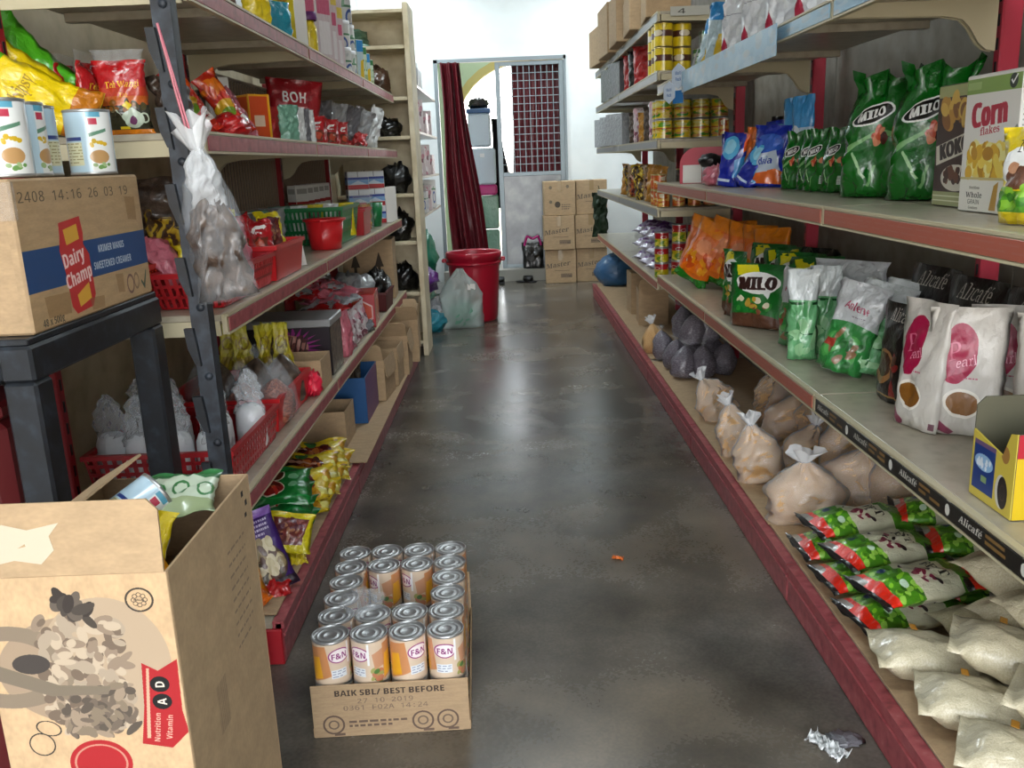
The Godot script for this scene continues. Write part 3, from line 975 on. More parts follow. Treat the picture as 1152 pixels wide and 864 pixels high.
		P(im, [[x + 0.4, 0.3], [x + 0.5, 0.2], [x + 0.5, 0.6], [x + 0.42, 0.66]], Color(0.75, 0.55, 0.42))
		R(im, x + 0.36, 0.05, 0.02, 0.5, Color(0.88, 0.88, 0.88))
	printed("milk_can", im, 0.3, 0.4, 0.0, true)
	# pale blue soy drink can
	im = art(384, 192, Color(0.72, 0.82, 0.88))
	for k in 2:
		var x := 0.5 * k
		R(im, x + 0.02, 0, 0.2, 1, Color(0.88, 0.89, 0.88))
		R(im, x + 0.02, 0.0, 0.1, 0.1, Color(0.35, 0.62, 0.72))
		R(im, x + 0.03, 0.12, 0.06, 0.1, Color(0.72, 0.2, 0.3))
		P(im, [[x + 0.02, 0.36], [x + 0.15, 0.28], [x + 0.15, 0.33], [x + 0.02, 0.42]], Color(0.35, 0.52, 0.42))
		blots(im, x + 0.03, 0.48, 0.11, 0.07, 7, [Color(0.8, 0.66, 0.12)], 0.022, 0.035)
		E(im, x + 0.08, 0.74, 0.07, 0.11, Color(0.72, 0.56, 0.36))
		blots(im, x + 0.02, 0.86, 0.12, 0.08, 6, [Color(0.4, 0.58, 0.3), Color(0.6, 0.7, 0.5)], 0.02, 0.04)
		P(im, [[x + 0.24, 1], [x + 0.26, 0.55], [x + 0.29, 0.7], [x + 0.3, 1]], Color(0.2, 0.38, 0.66))
		R(im, x + 0.32, 0.42, 0.15, 0.06, Color(0.18, 0.25, 0.5))
		R(im, x + 0.32, 0.5, 0.15, 0.38, Color(0.85, 0.84, 0.7))
		lines(im, x + 0.325, 0.52, 0.14, 7, 0.05, 0.02, Color(0.6, 0.58, 0.4))
	printed("soy_can", im, 0.3, 0.4, 0.0, true)
	# yellow can (far shelf), red and yellow curry can, green and white can
	im = art(256, 256, Color(0.82, 0.72, 0.12))
	blots(im, 0, 0.05, 1, 0.35, 26, [Color(0.35, 0.6, 0.12), Color(0.8, 0.78, 0.5), Color(0.7, 0.62, 0.1)], 0.1, 0.09)
	blots(im, 0, 0.45, 1, 0.5, 30, [Color(0.2, 0.5, 0.1), Color(0.85, 0.75, 0.45), Color(0.72, 0.5, 0.3)], 0.09, 0.09)
	R(im, 0, 0.42, 1, 0.07, Color(0.7, 0.3, 0.12))
	printed("yellow_can", im, 0.3, 0.4, 0.0, true)
	im = art(256, 256, Color(0.62, 0.05, 0.1))
	R(im, 0, 0.42, 1, 0.58, Color(0.72, 0.66, 0.08))
	blots(im, 0, 0.5, 1, 0.45, 12, [Color(0.35, 0.5, 0.08), Color(0.8, 0.76, 0.3)], 0.07, 0.12)
	for k in 3: E(im, 0.2 + 0.33 * k, 0.32, 0.08, 0.1, Color(0.85, 0.8, 0.8), 0.25)
	printed("curry_can", im, 0.3, 0.4, 0.0, true)
	im = art(256, 256, Color(0.78, 0.83, 0.74))
	R(im, 0, 0, 1, 0.2, Color(0.2, 0.45, 0.25))
	for k in 3: E(im, 0.2 + 0.33 * k, 0.5, 0.12, 0.16, Color(0.25, 0.5, 0.28), 0.3)
	R(im, 0, 0.75, 1, 0.25, Color(0.6, 0.66, 0.5))
	printed("green_can", im, 0.3, 0.4, 0.0, true)
	im = art(256, 256, Color(0.85, 0.74, 0.08))
	R(im, 0, 0.3, 1, 0.28, Color(0.32, 0.16, 0.1))
	for k in 2: E(im, 0.25 + 0.5 * k, 0.42, 0.1, 0.14, Color(0.85, 0.8, 0.7))
	printed("malt_tin", im, 0.3, 0.4, 0.0, true)
	im = art(256, 256, Color(0.76, 0.34, 0.12))
	blots(im, 0, 0, 1, 1, 24, [Color(0.85, 0.7, 0.35), Color(0.8, 0.5, 0.2), Color(0.86, 0.82, 0.7)], 0.12, 0.1)
	printed("orange_can", im, 0.3, 0.4, 0.0, true)
	# red tea pack with a teapot
	im = art(256, 320, Color(0.68, 0.08, 0.1))
	R(im, 0, 0.36, 1, 0.2, Color(0.72, 0.2, 0.08))
	R(im, 0, 0.48, 1, 0.12, Color(0.74, 0.36, 0.1))
	R(im, 0, 0.6, 1, 0.32, Color(0.16, 0.15, 0.08))
	blots(im, 0, 0.56, 1, 0.1, 20, [Color(0.25, 0.22, 0.08), Color(0.5, 0.3, 0.08)], 0.06, 0.06)
	blots(im, 0.45, 0.1, 0.25, 0.1, 7, [Color(0.85, 0.7, 0.7), Color(0.75, 0.4, 0.4)], 0.07, 0.025)
	T(im, "Teh Wangi", 0.56, 0.32, 0.085, Color(0.9, 0.72, 0.15), 2, -2.0, 0.85, 0.2)
	T(im, "Teh", 0.58, 0.46, 0.06, Color(0.86, 0.6, 0.1), 2, 0.0, 1.0, 0.2)
	E(im, 0.7, 0.78, 0.2, 0.12, Color(0.7, 0.75, 0.68))
	E(im, 0.7, 0.67, 0.07, 0.04, Color(0.7, 0.75, 0.68))
	P(im, [[0.5, 0.74], [0.4, 0.66], [0.43, 0.65], [0.56, 0.8]], Color(0.7, 0.75, 0.68))
	E(im, 0.9, 0.77, 0.08, 0.07, Color(0.7, 0.75, 0.68), 0.3)
	E(im, 0.7, 0.8, 0.08, 0.06, Color(0.4, 0.2, 0.35))
	P(im, [[0.52, 0.6], [0.62, 0.54], [0.72, 0.6], [0.62, 0.66]], Color(0.86, 0.75, 0.15))
	R(im, 0, 0.92, 1, 0.08, Color(0.78, 0.45, 0.06))
	R(im, 0.4, 0.88, 0.2, 0.035, Color(0.86, 0.75, 0.1))
	printed("tea_pack", im, 0.25, 0.6, 0.9)
	# red tea bag
	im = art(256, 256, Color(0.62, 0.04, 0.1))
	T(im, "BOH", 0.5, 0.27, 0.16, W, 0, 0.0, 1.0)
	R(im, 0.25, 0.4, 0.5, 0.02, Color(0.75, 0.4, 0.4))
	E(im, 0.5, 0.75, 0.25, 0.15, Color(0.5, 0.25, 0.15))
	printed("red_tea_bag", im, 0.3, 0.4, 0.7)
	im = art(128, 192, Color(0.68, 0.06, 0.1))
	P(im, [[0.2, 0.34], [0.4, 0.22], [0.8, 0.2], [0.7, 0.28], [0.44, 0.3], [0.28, 0.4]], W)
	lines(im, 0.3, 0.36, 0.45, 1, 0.03, 0.05, W)
	R(im, 0.2, 0.5, 0.6, 0.4, Color(0.45, 0.2, 0.14))
	E(im, 0.5, 0.7, 0.2, 0.14, Color(0.75, 0.3, 0.2))
	printed("small_red", im, 0.3, 0.4, 0.8)
	# yellow crisps
	im = art(256, 256, Color(0.9, 0.78, 0.04))
	T(im, "Chipsy", 0.5, 0.35, 0.13, Color(0.6, 0.48, 0.05), 2, 4.0, 1.0, 0.2)
	P(im, [[0, 0], [1, 0], [1, 0.12], [0.6, 0.08], [0, 0.2]], Color(0.35, 0.7, 0.1))
	R(im, 0, 0.78, 1, 0.22, Color(0.75, 0.45, 0.06))
	printed("crisps", im, 0.28, 0.5, 0.9)
	# sausage-shaped red and orange sweets pack
	im = art(128, 320, Color(0.74, 0.16, 0.08))
	blots(im, 0, 0.02, 1, 0.3, 12, [Color(0.82, 0.3, 0.06), Color(0.86, 0.45, 0.1)], 0.3, 0.06)
	E(im, 0.4, 0.5, 0.4, 0.1, Color(0.8, 0.62, 0.1))
	E(im, 0.4, 0.6, 0.3, 0.08, Color(0.4, 0.55, 0.12))
	R(im, 0, 0.72, 1, 0.12, Color(0.82, 0.78, 0.74))
	lines(im, 0.12, 0.75, 0.76, 2, 0.04, 0.025, Color(0.7, 0.1, 0.1))
	printed("sweet_pack", im, 0.25, 0.6, 1.0)
	# kraft coloured prints: sweetened creamer carton
	im = kraft_art(640, 320, Color(1.02, 1.0, 0.96))
	R(im, 0, 0.46, 1, 0.28, Color(0.09, 0.25, 0.44))
	T(im, "2408 14:16 26 03 19", 0.46, 0.12, 0.07, Color(0.3, 0.25, 0.18), 4, 0.0, 1.55)
	var yl := Color(0.82, 0.62, 0.2)
	var rd := Color(0.72, 0.16, 0.16)
	P(im, [[0.27, 0.31], [0.43, 0.28], [0.44, 0.4], [0.43, 0.48], [0.465, 0.56], [0.47, 0.86], [0.44, 0.94], [0.31, 0.96], [0.28, 0.9], [0.27, 0.66], [0.25, 0.5], [0.265, 0.4]], rd)
	P(im, [[0.295, 0.36], [0.4, 0.33], [0.405, 0.44], [0.305, 0.47]], yl)
	P(im, [[0.33, 0.83], [0.43, 0.76], [0.435, 0.88], [0.34, 0.92]], yl)
	T(im, "Dairy", 0.345, 0.56, 0.1, Color(0.9, 0.78, 0.76), 0, -8.0, 0.95, 0.0, 1.0)
	T(im, "Champ", 0.365, 0.7, 0.1, Color(0.9, 0.78, 0.76), 0, -8.0, 0.88, 0.0, 1.0)
	T(im, "KRIMER MANIS", 0.66, 0.54, 0.055, Color(0.75, 0.78, 0.82), 0, 0.0, 0.85)
	T(im, "SWEETENED CREAMER", 0.66, 0.66, 0.055, Color(0.75, 0.78, 0.82), 0, 0.0, 0.85)
	E(im, 0.79, 0.87, 0.035, 0.08, Color(0.42, 0.3, 0.26), 0.25)
	E(im, 0.85, 0.86, 0.025, 0.07, Color(0.5, 0.4, 0.3), 0.3)
	P(im, [[0.9, 0.86], [0.92, 0.9], [0.955, 0.79], [0.96, 0.8], [0.925, 0.95], [0.895, 0.88]], Color(0.2, 0.28, 0.22))
	T(im, "48 x 500g", 0.14, 0.95, 0.05, Color(0.28, 0.24, 0.18), 0)
	for b in [[0.1, 0.78, 0.18, 0.16], [0.84, 0.17, 0.1, 0.2], [0.42, 0.88, 0.12, 0.1], [0.66, 0.76, 0.07, 0.16]]: P(im, [[b[0], b[1]], [b[0] + b[2], b[1] + 0.01], [b[0] + b[2] * 0.94, b[1] + b[3]], [b[0] + 0.01, b[1] + b[3] * 0.92]], Color(0.5, 0.37, 0.22, 0.5))
	printed("creamer_carton", im, 0.6, 0.15, 0.0)
	# cereal carton: front
	im = kraft_art(448, 1536, Color(1.12, 1.12, 1.12))
	var br := Color(0.42, 0.36, 0.3)
	E(im, 0.5, 0.17, 0.46, 0.1, Color(0.6, 0.52, 0.43))
	E(im, 0.62, 0.16, 0.34, 0.12, Color(0.66, 0.58, 0.48))
	E(im, 0.1, 0.16, 0.36, 0.075, Color(0.5, 0.44, 0.37), 0.35)
	blots(im, 0.28, 0.08, 0.44, 0.2, 190, [Color(0.62, 0.56, 0.48), Color(0.42, 0.36, 0.3), Color(0.53, 0.46, 0.39), Color(0.7, 0.63, 0.54)], 0.055, 0.01)
	blots(im, 0.42, 0.035, 0.16, 0.05, 16, [Color(0.26, 0.23, 0.2), Color(0.36, 0.32, 0.28), Color(0.2, 0.17, 0.15)], 0.06, 0.011)
	blots(im, 0.34, 0.2, 0.38, 0.09, 110, [Color(0.4, 0.35, 0.3), Color(0.32, 0.28, 0.24), Color(0.57, 0.5, 0.42), Color(0.48, 0.42, 0.35)], 0.05, 0.0075)
	E(im, 0.22, 0.155, 0.1, 0.018, Color(0.25, 0.22, 0.2))
	P(im, [[0, 0.15], [0.35, 0.195], [0.62, 0.2], [0.6, 0.215], [0.3, 0.215], [0, 0.18]], Color(0.45, 0.4, 0.34))
	P(im, [[0.8, 0.16], [0.88, 0.175], [0.99, 0.155], [0.98, 0.25], [1.0, 0.29], [0.9, 0.32], [0.74, 0.31], [0.78, 0.24]], Color(0.62, 0.1, 0.12))
	P(im, [[0.82, 0.17], [0.835, 0.17], [0.79, 0.3], [0.77, 0.3]], Color(0.75, 0.6, 0.5))
	for k in 2:
		E(im, 0.88, 0.2 + 0.032 * k, 0.052, 0.0145, K)
		T(im, ["D", "A"][k], 0.88, 0.2 + 0.032 * k, 0.014, Color(0.86, 0.8, 0.74), 0, -90.0)
	T(im, "Nutrition", 0.835, 0.28, 0.009, Color(0.8, 0.62, 0.55), 0, -82.0)
	T(im, "Vitamin", 0.9, 0.28, 0.009, Color(0.8, 0.62, 0.55), 0, -82.0)
	E(im, 0.5, 0.345, 0.17, 0.045, Color(0.62, 0.1, 0.12))
	E(im, 0.5, 0.345, 0.145, 0.037, Color(0.72, 0.5, 0.42), 0.08)
	E(im, 0.84, 0.047, 0.075, 0.0215, Color(0.22, 0.19, 0.16), 0.14)
	for k in 8: E(im, 0.84 + 0.03 * cos(k * TAU / 8), 0.047 + 0.009 * sin(k * TAU / 8), 0.014, 0.004, Color(0.3, 0.26, 0.22), 0.3)
	T(im, "HALAL", 0.84, 0.047, 0.004, Color(0.22, 0.19, 0.16), 0)
	E(im, 0.25, 0.275, 0.07, 0.014, Color(0.16, 0.14, 0.13), 0.12, 20.0)
	E(im, 0.2, 0.305, 0.07, 0.022, Color(0.16, 0.14, 0.13), 0.1, -20.0)
	printed("cereal_carton", im, 0.85, 0.0, 0.0)
	im = kraft_art(512, 768, Color(0.97, 0.98, 0.99))
	for k in 20: R(im, 0.3 + 0.006 * k + 0.002 * (k % 3), 0.3, 0.003, 0.1, Color(0.42, 0.35, 0.28))
	lines(im, 0.62, 0.1, 0.24, 9, 0.025, 0.006, Color(0.5, 0.43, 0.35))
	R(im, 0.88, 0.02, 0.03, 0.012, K); R(im, 0.92, 0.045, 0.03, 0.012, K); R(im, 0.9, 0.07, 0.03, 0.01, K)
	printed("cereal_carton_side", im, 0.85, 0.0, 0.0)
	# can tray
	im = kraft_art(512, 192, Color(0.92, 0.92, 0.92))
	T(im, "BAIK SBL/ BEST BEFORE", 0.5, 0.16, 0.11, Color(0.2, 0.15, 0.12), 0, 0.0, 1.12)
	T(im, "27 10 2019", 0.47, 0.32, 0.09, Color(0.4, 0.33, 0.28), 4, 0.0, 1.3)
	T(im, "0361 F02A 14:24", 0.47, 0.45, 0.09, Color(0.4, 0.33, 0.28), 4, 0.0, 1.3)
	for x in [0.13, 0.7, 0.86]:
		E(im, x, 0.76, 0.07, 0.185, Color(0.33, 0.26, 0.22), 0.17)
		E(im, x, 0.76, 0.035, 0.09, Color(0.38, 0.31, 0.26), 0.3)
		R(im, x + 0.0, 0.93, 0.07, 0.05, Color(0.35, 0.28, 0.23))
	lines(im, 0.23, 0.7, 0.37, 2, 0.08, 0.045, Color(0.36, 0.29, 0.24))
	printed("can_tray", im, 0.8, 0.05, 0.0)
	# stacked far cartons
	im = kraft_art(192, 208)
	T(im, "Master", 0.42, 0.44, 0.14, Color(0.38, 0.33, 0.28), 2, -8.0, 1.1, 0.2)
	R(im, 0.3, 0.62, 0.5, 0.015, Color(0.42, 0.36, 0.3))
	R(im, 0.5, 0.72, 0.36, 0.12, Color(0.42, 0.36, 0.3))
	lines(im, 0.52, 0.74, 0.32, 2, 0.05, 0.02, Color(0.6, 0.5, 0.4))
	printed("far_carton", im, 0.8, 0.0, 0.0)
	im = kraft_art(192, 208)
	for p in [[0.2, 0.18], [0.75, 0.16], [0.2, 0.6]]: E(im, p[0], p[1], 0.05, 0.05, Color(0.45, 0.4, 0.34))
	E(im, 0.42, 0.68, 0.09, 0.09, Color(0.3, 0.26, 0.22))
	lines(im, 0.55, 0.68, 0.3, 3, 0.06, 0.03, Color(0.4, 0.35, 0.3))
	printed("far_carton_end", im, 0.8, 0.0, 0.0)
	im = kraft_art(192, 160)
	for x in [0.25, 0.72]:
		R(im, x - 0.03, 0.4, 0.06, 0.35, Color(0.25, 0.2, 0.15))
		P(im, [[x - 0.09, 0.45], [x, 0.2], [x + 0.09, 0.45]], Color(0.25, 0.2, 0.15))
	printed("arrow_carton", im, 0.8, 0.0, 0.0)
	# price strips
	im = art(1024, 40, Color(0.1, 0.085, 0.07))
	for k in 5:
		var x := 0.2 * k
		T(im, "Alicafé", x + 0.045, 0.45, 0.42, Color(0.85, 0.84, 0.8), 2, 0.0, 0.8, 0.2)
		for r in 2: lines(im, x + 0.085, 0.18 + 0.36 * r, 0.07, 1, 0.1, 0.2, Color(0.5, 0.38, 0.2))
		E(im, x + 0.178, 0.5, 0.007, 0.34, Color(0.85, 0.84, 0.8))
	printed("dark_strip", im, 0.35, 0.2, 0.0)
	im = art(512, 32, Color(0.66, 0.36, 0.29))
	lines(im, 0.02, 0.25, 0.96, 2, 0.35, 0.1, Color(0.66, 0.39, 0.34))
	printed("red_strip", im, 0.4, 0.2, 0.0)
	im = art(512, 64, Color(0.46, 0.62, 0.72))
	blots(im, 0, 0, 1, 1, 90, [Color(0.55, 0.68, 0.75, 0.5), Color(0.38, 0.55, 0.67, 0.5), Color(0.6, 0.68, 0.72, 0.5), Color(0.58, 0.55, 0.56, 0.4)], 0.03, 0.2)
	printed("blue_banner", im, 0.35, 0.2, 0.0)
	# yellow biscuit display box with a blue pack on it
	im = art(256, 192, Color(0.8, 0.72, 0.28))
	R(im, 0.05, 0.3, 0.52, 0.6, Color(0.05, 0.2, 0.48))
	R(im, 0.05, 0.3, 0.52, 0.06, Color(0.4, 0.3, 0.45))
	E(im, 0.3, 0.54, 0.22, 0.1, Color(0.55, 0.7, 0.85))
	blots(im, 0.14, 0.5, 0.34, 0.1, 14, [Color(0.85, 0.88, 0.92)], 0.035, 0.05)
	R(im, 0.26, 0.7, 0.14, 0.08, Color(0.5, 0.6, 0.4))
	E(im, 0.74, 0.75, 0.13, 0.2, Color(0.8, 0.79, 0.76), 0.0, -14.0)
	E(im, 0.78, 0.75, 0.11, 0.19, Color(0.12, 0.09, 0.09), 0.0, -14.0)
	E(im, 0.78, 0.75, 0.06, 0.1, Color(0.22, 0.17, 0.16), 0.25, -14.0)
	E(im, 0.78, 0.3, 0.09, 0.1, Color(0.62, 0.45, 0.22))
	printed("biscuit_box", im, 0.45, 0.2, 0.0)
	im = art(128, 192, Color(0.78, 0.66, 0.06))
	R(im, 0, 0, 1, 0.28, Color(0.66, 0.08, 0.16))
	T(im, "n", 0.3, 0.14, 0.12, W, 0)
	E(im, 0.4, 0.7, 0.06, 0.08, Color(0.55, 0.45, 0.05))
	printed("biscuit_box_side", im, 0.45, 0.2, 0.0)
	# soup packet, green whole-food pack, instant noodle pack, yellow snack
	im = art(224, 320, Color(0.22, 0.09, 0.4))
	R(im, 0, 0, 1, 0.1, Color(0.55, 0.4, 0.72))
	R(im, 0.08, 0.16, 0.2, 0.13, Color(0.82, 0.58, 0.08))
	lines(im, 0.4, 0.13, 0.45, 4, 0.055, 0.03, Color(0.75, 0.7, 0.82))
	E(im, 0.55, 0.68, 0.4, 0.24, Color(0.28, 0.24, 0.16))
	blots(im, 0.25, 0.4, 0.6, 0.45, 34, [Color(0.75, 0.7, 0.55), Color(0.55, 0.48, 0.33), Color(0.33, 0.22, 0.18), Color(0.82, 0.78, 0.66)], 0.13, 0.08)
	R(im, 0.05, 0.88, 0.3, 0.08, Color(0.78, 0.76, 0.78))
	R(im, 0.4, 0.88, 0.6, 0.12, Color(0.15, 0.1, 0.16))
	printed("soup_packet", im, 0.35, 0.3, 0.5)
	im = art(320, 224, Color(0.05, 0.42, 0.16))
	E(im, 0.36, 0.25, 0.3, 0.26, Color(0.8, 0.78, 0.7))
	E(im, 0.36, 0.25, 0.28, 0.235, Color(0.35, 0.14, 0.08))
	E(im, 0.42, 0.62, 0.24, 0.2, Color(0.8, 0.78, 0.7))
	E(im, 0.42, 0.62, 0.22, 0.175, Color(0.5, 0.08, 0.08))
	blots(im, 0.25, 0.5, 0.34, 0.25, 18, [Color(0.65, 0.15, 0.12), Color(0.35, 0.06, 0.06), Color(0.7, 0.35, 0.2)], 0.05, 0.05)
	for k in 2: E(im, 0.78, 0.3 + 0.25 * k, 0.07, 0.09, Color(0.45, 0.66, 0.5))
	R(im, 0, 0.84, 1, 0.03, Color(0.1, 0.55, 0.25))
	printed("green_meal_pack", im, 0.28, 0.5, 0.9)
	im = art(320, 224, Color(0.78, 0.66, 0.12))
	R(im, 0, 0, 0.3, 1, Color(0.62, 0.5, 0.36))
	E(im, 0.5, 0.6, 0.32, 0.34, Color(0.42, 0.14, 0.08))
	blots(im, 0.22, 0.3, 0.52, 0.6, 44, [Color(0.55, 0.22, 0.12), Color(0.7, 0.38, 0.15), Color(0.3, 0.08, 0.06)], 0.08, 0.08)
	E(im, 0.45, 0.18, 0.1, 0.13, Color(0.2, 0.42, 0.18))
	P(im, [[0.25, 0.3], [0.7, 0.5], [0.68, 0.56], [0.24, 0.36]], Color(0.8, 0.6, 0.5))
	blots(im, 0.76, 0.1, 0.24, 0.8, 14, [Color(0.82, 0.74, 0.2), Color(0.72, 0.52, 0.1), Color(0.86, 0.82, 0.45)], 0.07, 0.1)
	printed("noodle_brown", im, 0.26, 0.6, 1.0)
	im = art(224, 192, Color(0.82, 0.76, 0.08))
	P(im, [[0.1, 0.15], [0.9, 0.15], [0.8, 0.8], [0.2, 0.85]], Color(0.4, 0.16, 0.14))
	blots(im, 0.2, 0.2, 0.6, 0.5, 24, [Color(0.5, 0.22, 0.2), Color(0.62, 0.42, 0.3), Color(0.36, 0.12, 0.2)], 0.1, 0.06)
	printed("yellow_snack", im, 0.28, 0.5, 0.8)
	im = art(192, 256, Color(0.86, 0.55, 0.06))
	blots(im, 0.05, 0.1, 0.9, 0.5, 24, [Color(0.88, 0.68, 0.1), Color(0.8, 0.42, 0.05), Color(0.86, 0.6, 0.2)], 0.16, 0.1)
	P(im, [[0.1, 0.72], [0.9, 0.6], [0.95, 0.7], [0.1, 0.82]], Color(0.22, 0.06, 0.08))
	R(im, 0, 0.86, 1, 0.14, Color(0.86, 0.4, 0.05))
	printed("orange_snack", im, 0.28, 0.5, 0.8)
	# purple chocolate display, yellow sachets, white and blue cartons, red hexagon box
	im = art(320, 160, Color(0.1, 0.05, 0.1))
	for k in 22:
		var a := TAU * k / 22
		P(im, [[0.5, 0.36], [0.5 + 0.4 * cos(a), 0.36 + 0.4 * sin(a)], [0.5 + 0.22 * cos(a + 0.25), 0.36 + 0.26 * sin(a + 0.25)]], Color(0.5, 0.08, 0.42))
	E(im, 0.46, 0.4, 0.27, 0.26, Color(0.62, 0.42, 0.38))
	blots(im, 0.24, 0.2, 0.46, 0.4, 40, [Color(0.72, 0.55, 0.5), Color(0.4, 0.2, 0.18), Color(0.28, 0.12, 0.12)], 0.04, 0.06)
	for k in 8: P(im, [[0.22 + 0.06 * k, 0.66], [0.3 + 0.06 * k, 0.18], [0.315 + 0.06 * k, 0.18], [0.24 + 0.06 * k, 0.66]], Color(0.2, 0.08, 0.08))
	printed("purple_display", im, 0.4, 0.3, 0.0)
	im = art(96, 256, Color(0.72, 0.66, 0.1))
	R(im, 0, 0, 1, 0.14, Color(0.75, 0.72, 0.2))
	E(im, 0.5, 0.35, 0.35, 0.12, Color(0.55, 0.45, 0.06), 0.25)
	R(im, 0.2, 0.6, 0.6, 0.3, Color(0.6, 0.5, 0.1))
	printed("yellow_sachet", im, 0.32, 0.4, 0.8)
	im = art(160, 192, Color(0.84, 0.86, 0.88))
	R(im, 0, 0.32, 1, 0.14, Color(0.08, 0.2, 0.55))
	R(im, 0, 0.46, 1, 0.26, Color(0.45, 0.62, 0.8))
	P(im, [[0.1, 0.72], [0.5, 0.5], [0.9, 0.72]], Color(0.75, 0.82, 0.88))
	R(im, 0, 0.74, 1, 0.26, Color(0.68, 0.1, 0.14))
	R(im, 0.48, 0, 0.04, 0.3, Color(0.5, 0.52, 0.55))
	printed("blue_carton", im, 0.4, 0.3, 0.0)
	im = art(160, 192, Color(0.82, 0.83, 0.81))
	R(im, 0.1, 0.12, 0.8, 0.2, Color(0.6, 0.6, 0.58))
	R(im, 0, 0.62, 1, 0.14, Color(0.6, 0.12, 0.12))
	R(im, 0.15, 0.4, 0.3, 0.14, Color(0.82, 0.82, 0.8))
	printed("grey_carton", im, 0.4, 0.3, 0.0)
	im = art(256, 160, Color(0.66, 0.1, 0.16))
	P(im, [[0.35, 0.2], [0.65, 0.12], [0.95, 0.35], [0.95, 0.75], [0.65, 0.9], [0.35, 0.7]], Color(0.85, 0.7, 0.68))
	P(im, [[0.38, 0.25], [0.65, 0.17], [0.92, 0.38], [0.92, 0.7], [0.65, 0.84], [0.38, 0.66]], Color(0.75, 0.24, 0.1))
	blots(im, 0, 0.1, 0.3, 0.8, 9, [Color(0.75, 0.5, 0.52), Color(0.55, 0.06, 0.14)], 0.08, 0.1)
	printed("red_hexagon", im, 0.35, 0.4, 0.0)
	# assorted
	im = art(192, 192, Color(0.66, 0.62, 0.75))
	E(im, 0.55, 0.45, 0.28, 0.22, Color(0.4, 0.2, 0.5))
	R(im, 0, 0.74, 1, 0.1, Color(0.55, 0.4, 0.62))
	R(im, 0, 0.84, 1, 0.16, Color(0.78, 0.76, 0.82))
	printed("violet_pack", im, 0.28, 0.5, 1.0)
	im = art(192, 192, Color(0.8, 0.74, 0.75))
	blots(im, 0, 0, 1, 1, 26, [Color(0.75, 0.5, 0.56), Color(0.85, 0.83, 0.83), Color(0.5, 0.3, 0.36), Color(0.86, 0.7, 0.74)], 0.12, 0.1)
	printed("pink_carton", im, 0.4, 0.2, 0.0)
	im = art(160, 256, Color(0.82, 0.83, 0.84))
	R(im, 0, 0, 1, 0.12, Color(0.82, 0.74, 0.1))
	blots(im, 0.0, 0.2, 0.9, 0.6, 18, [Color(0.74, 0.75, 0.77, 0.6), Color(0.87, 0.88, 0.88, 0.6)], 0.16, 0.05)
	P(im, [[0, 0.9], [0.22, 0.74], [0.3, 0.93], [0.12, 1], [0, 1]], Color(0.66, 0.16, 0.26))
	R(im, 0, 0.5, 1, 0.01, Color(0.55, 0.56, 0.6))
	for k in 4: E(im, 0.86, 0.3 + 0.14 * k, 0.07, 0.045, Color(0.62, 0.63, 0.68), 0.35)
	printed("tissue_pack", im, 0.3, 0.5, 0.9)
	im = art(160, 256, Color(0.7, 0.78, 0.8))
	R(im, 0, 0, 1, 0.28, Color(0.1, 0.5, 0.75))
	P(im, [[0.35, 1], [0.55, 0.5], [0.95, 0.45], [0.9, 1]], Color(0.82, 0.68, 0.1))
	printed("blue_yellow_pack", im, 0.3, 0.5, 0.9)
	im = art(128, 320, Color(0.8, 0.74, 0.76))
	R(im, 0, 0.2, 1, 0.14, Color(0.85, 0.75, 0.3))
	R(im, 0.1, 0.42, 0.8, 0.14, Color(0.78, 0.35, 0.48))
	R(im, 0.15, 0.62, 0.7, 0.3, Color(0.87, 0.85, 0.86))
	printed("pink_tall", im, 0.3, 0.5, 0.8)
	im = art(256, 160, Color(0.8, 0.81, 0.8))
	R(im, 0, 0.3, 1, 0.06, Color(0.3, 0.5, 0.36))
	for k in 3: E(im, 0.18 + 0.33 * k, 0.62, 0.1, 0.22, Color(0.25, 0.36, 0.6), 0.35)
	blots(im, 0, 0.1, 1, 0.2, 8, [Color(0.5, 0.66, 0.55), Color(0.7, 0.72, 0.72)], 0.06, 0.06)
	printed("white_canister", im, 0.35, 0.3, 0.0, true)
	im = art(64, 128, W)
	P(im, [[0, 0.5], [1, 0.5], [1, 1], [0, 1]], Color(0.15, 0.45, 0.7))
	printed("wobbler", im, 0.35, 0.2, 0.0)
	im = art(128, 128, Color(0.75, 0.8, 0.86))
	T(im, "Multi", 0.5, 0.38, 0.14, Color(0.25, 0.4, 0.65), 0)
	T(im, "Pack", 0.5, 0.62, 0.14, Color(0.25, 0.4, 0.65), 0)
	printed("hexagon_tag", im, 0.35, 0.2, 0.0)
	im = art(128, 64, Color(0.72, 0.72, 0.68))
	T(im, "4", 0.3, 0.5, 0.55, Color(0.15, 0.13, 0.12), 1)
	printed("number_plate", im, 0.5, 0.0, 0.0)
	im = art(128, 192, Color(0.74, 0.26, 0.07))
	R(im, 0.0, 0.0, 1.0, 0.05, Color(0.82, 0.6, 0.08))
	R(im, 0.88, 0, 0.12, 1, Color(0.85, 0.62, 0.06))
	R(im, 0.2, 0.45, 0.5, 0.24, Color(0.8, 0.7, 0.6))
	printed("orange_box", im, 0.4, 0.3, 0.0)

# ---------------------------------------------------------------- the room
func slab(nm: String, lo: Vector3, hi: Vector3, mat, label := "", cat := "") -> MeshInstance3D:
	var st := begin(false)
	addbox(st, (lo + hi) * 0.5, hi - lo)
	return setting(nm, finish(st), mat, Vector3.ZERO, label, cat)

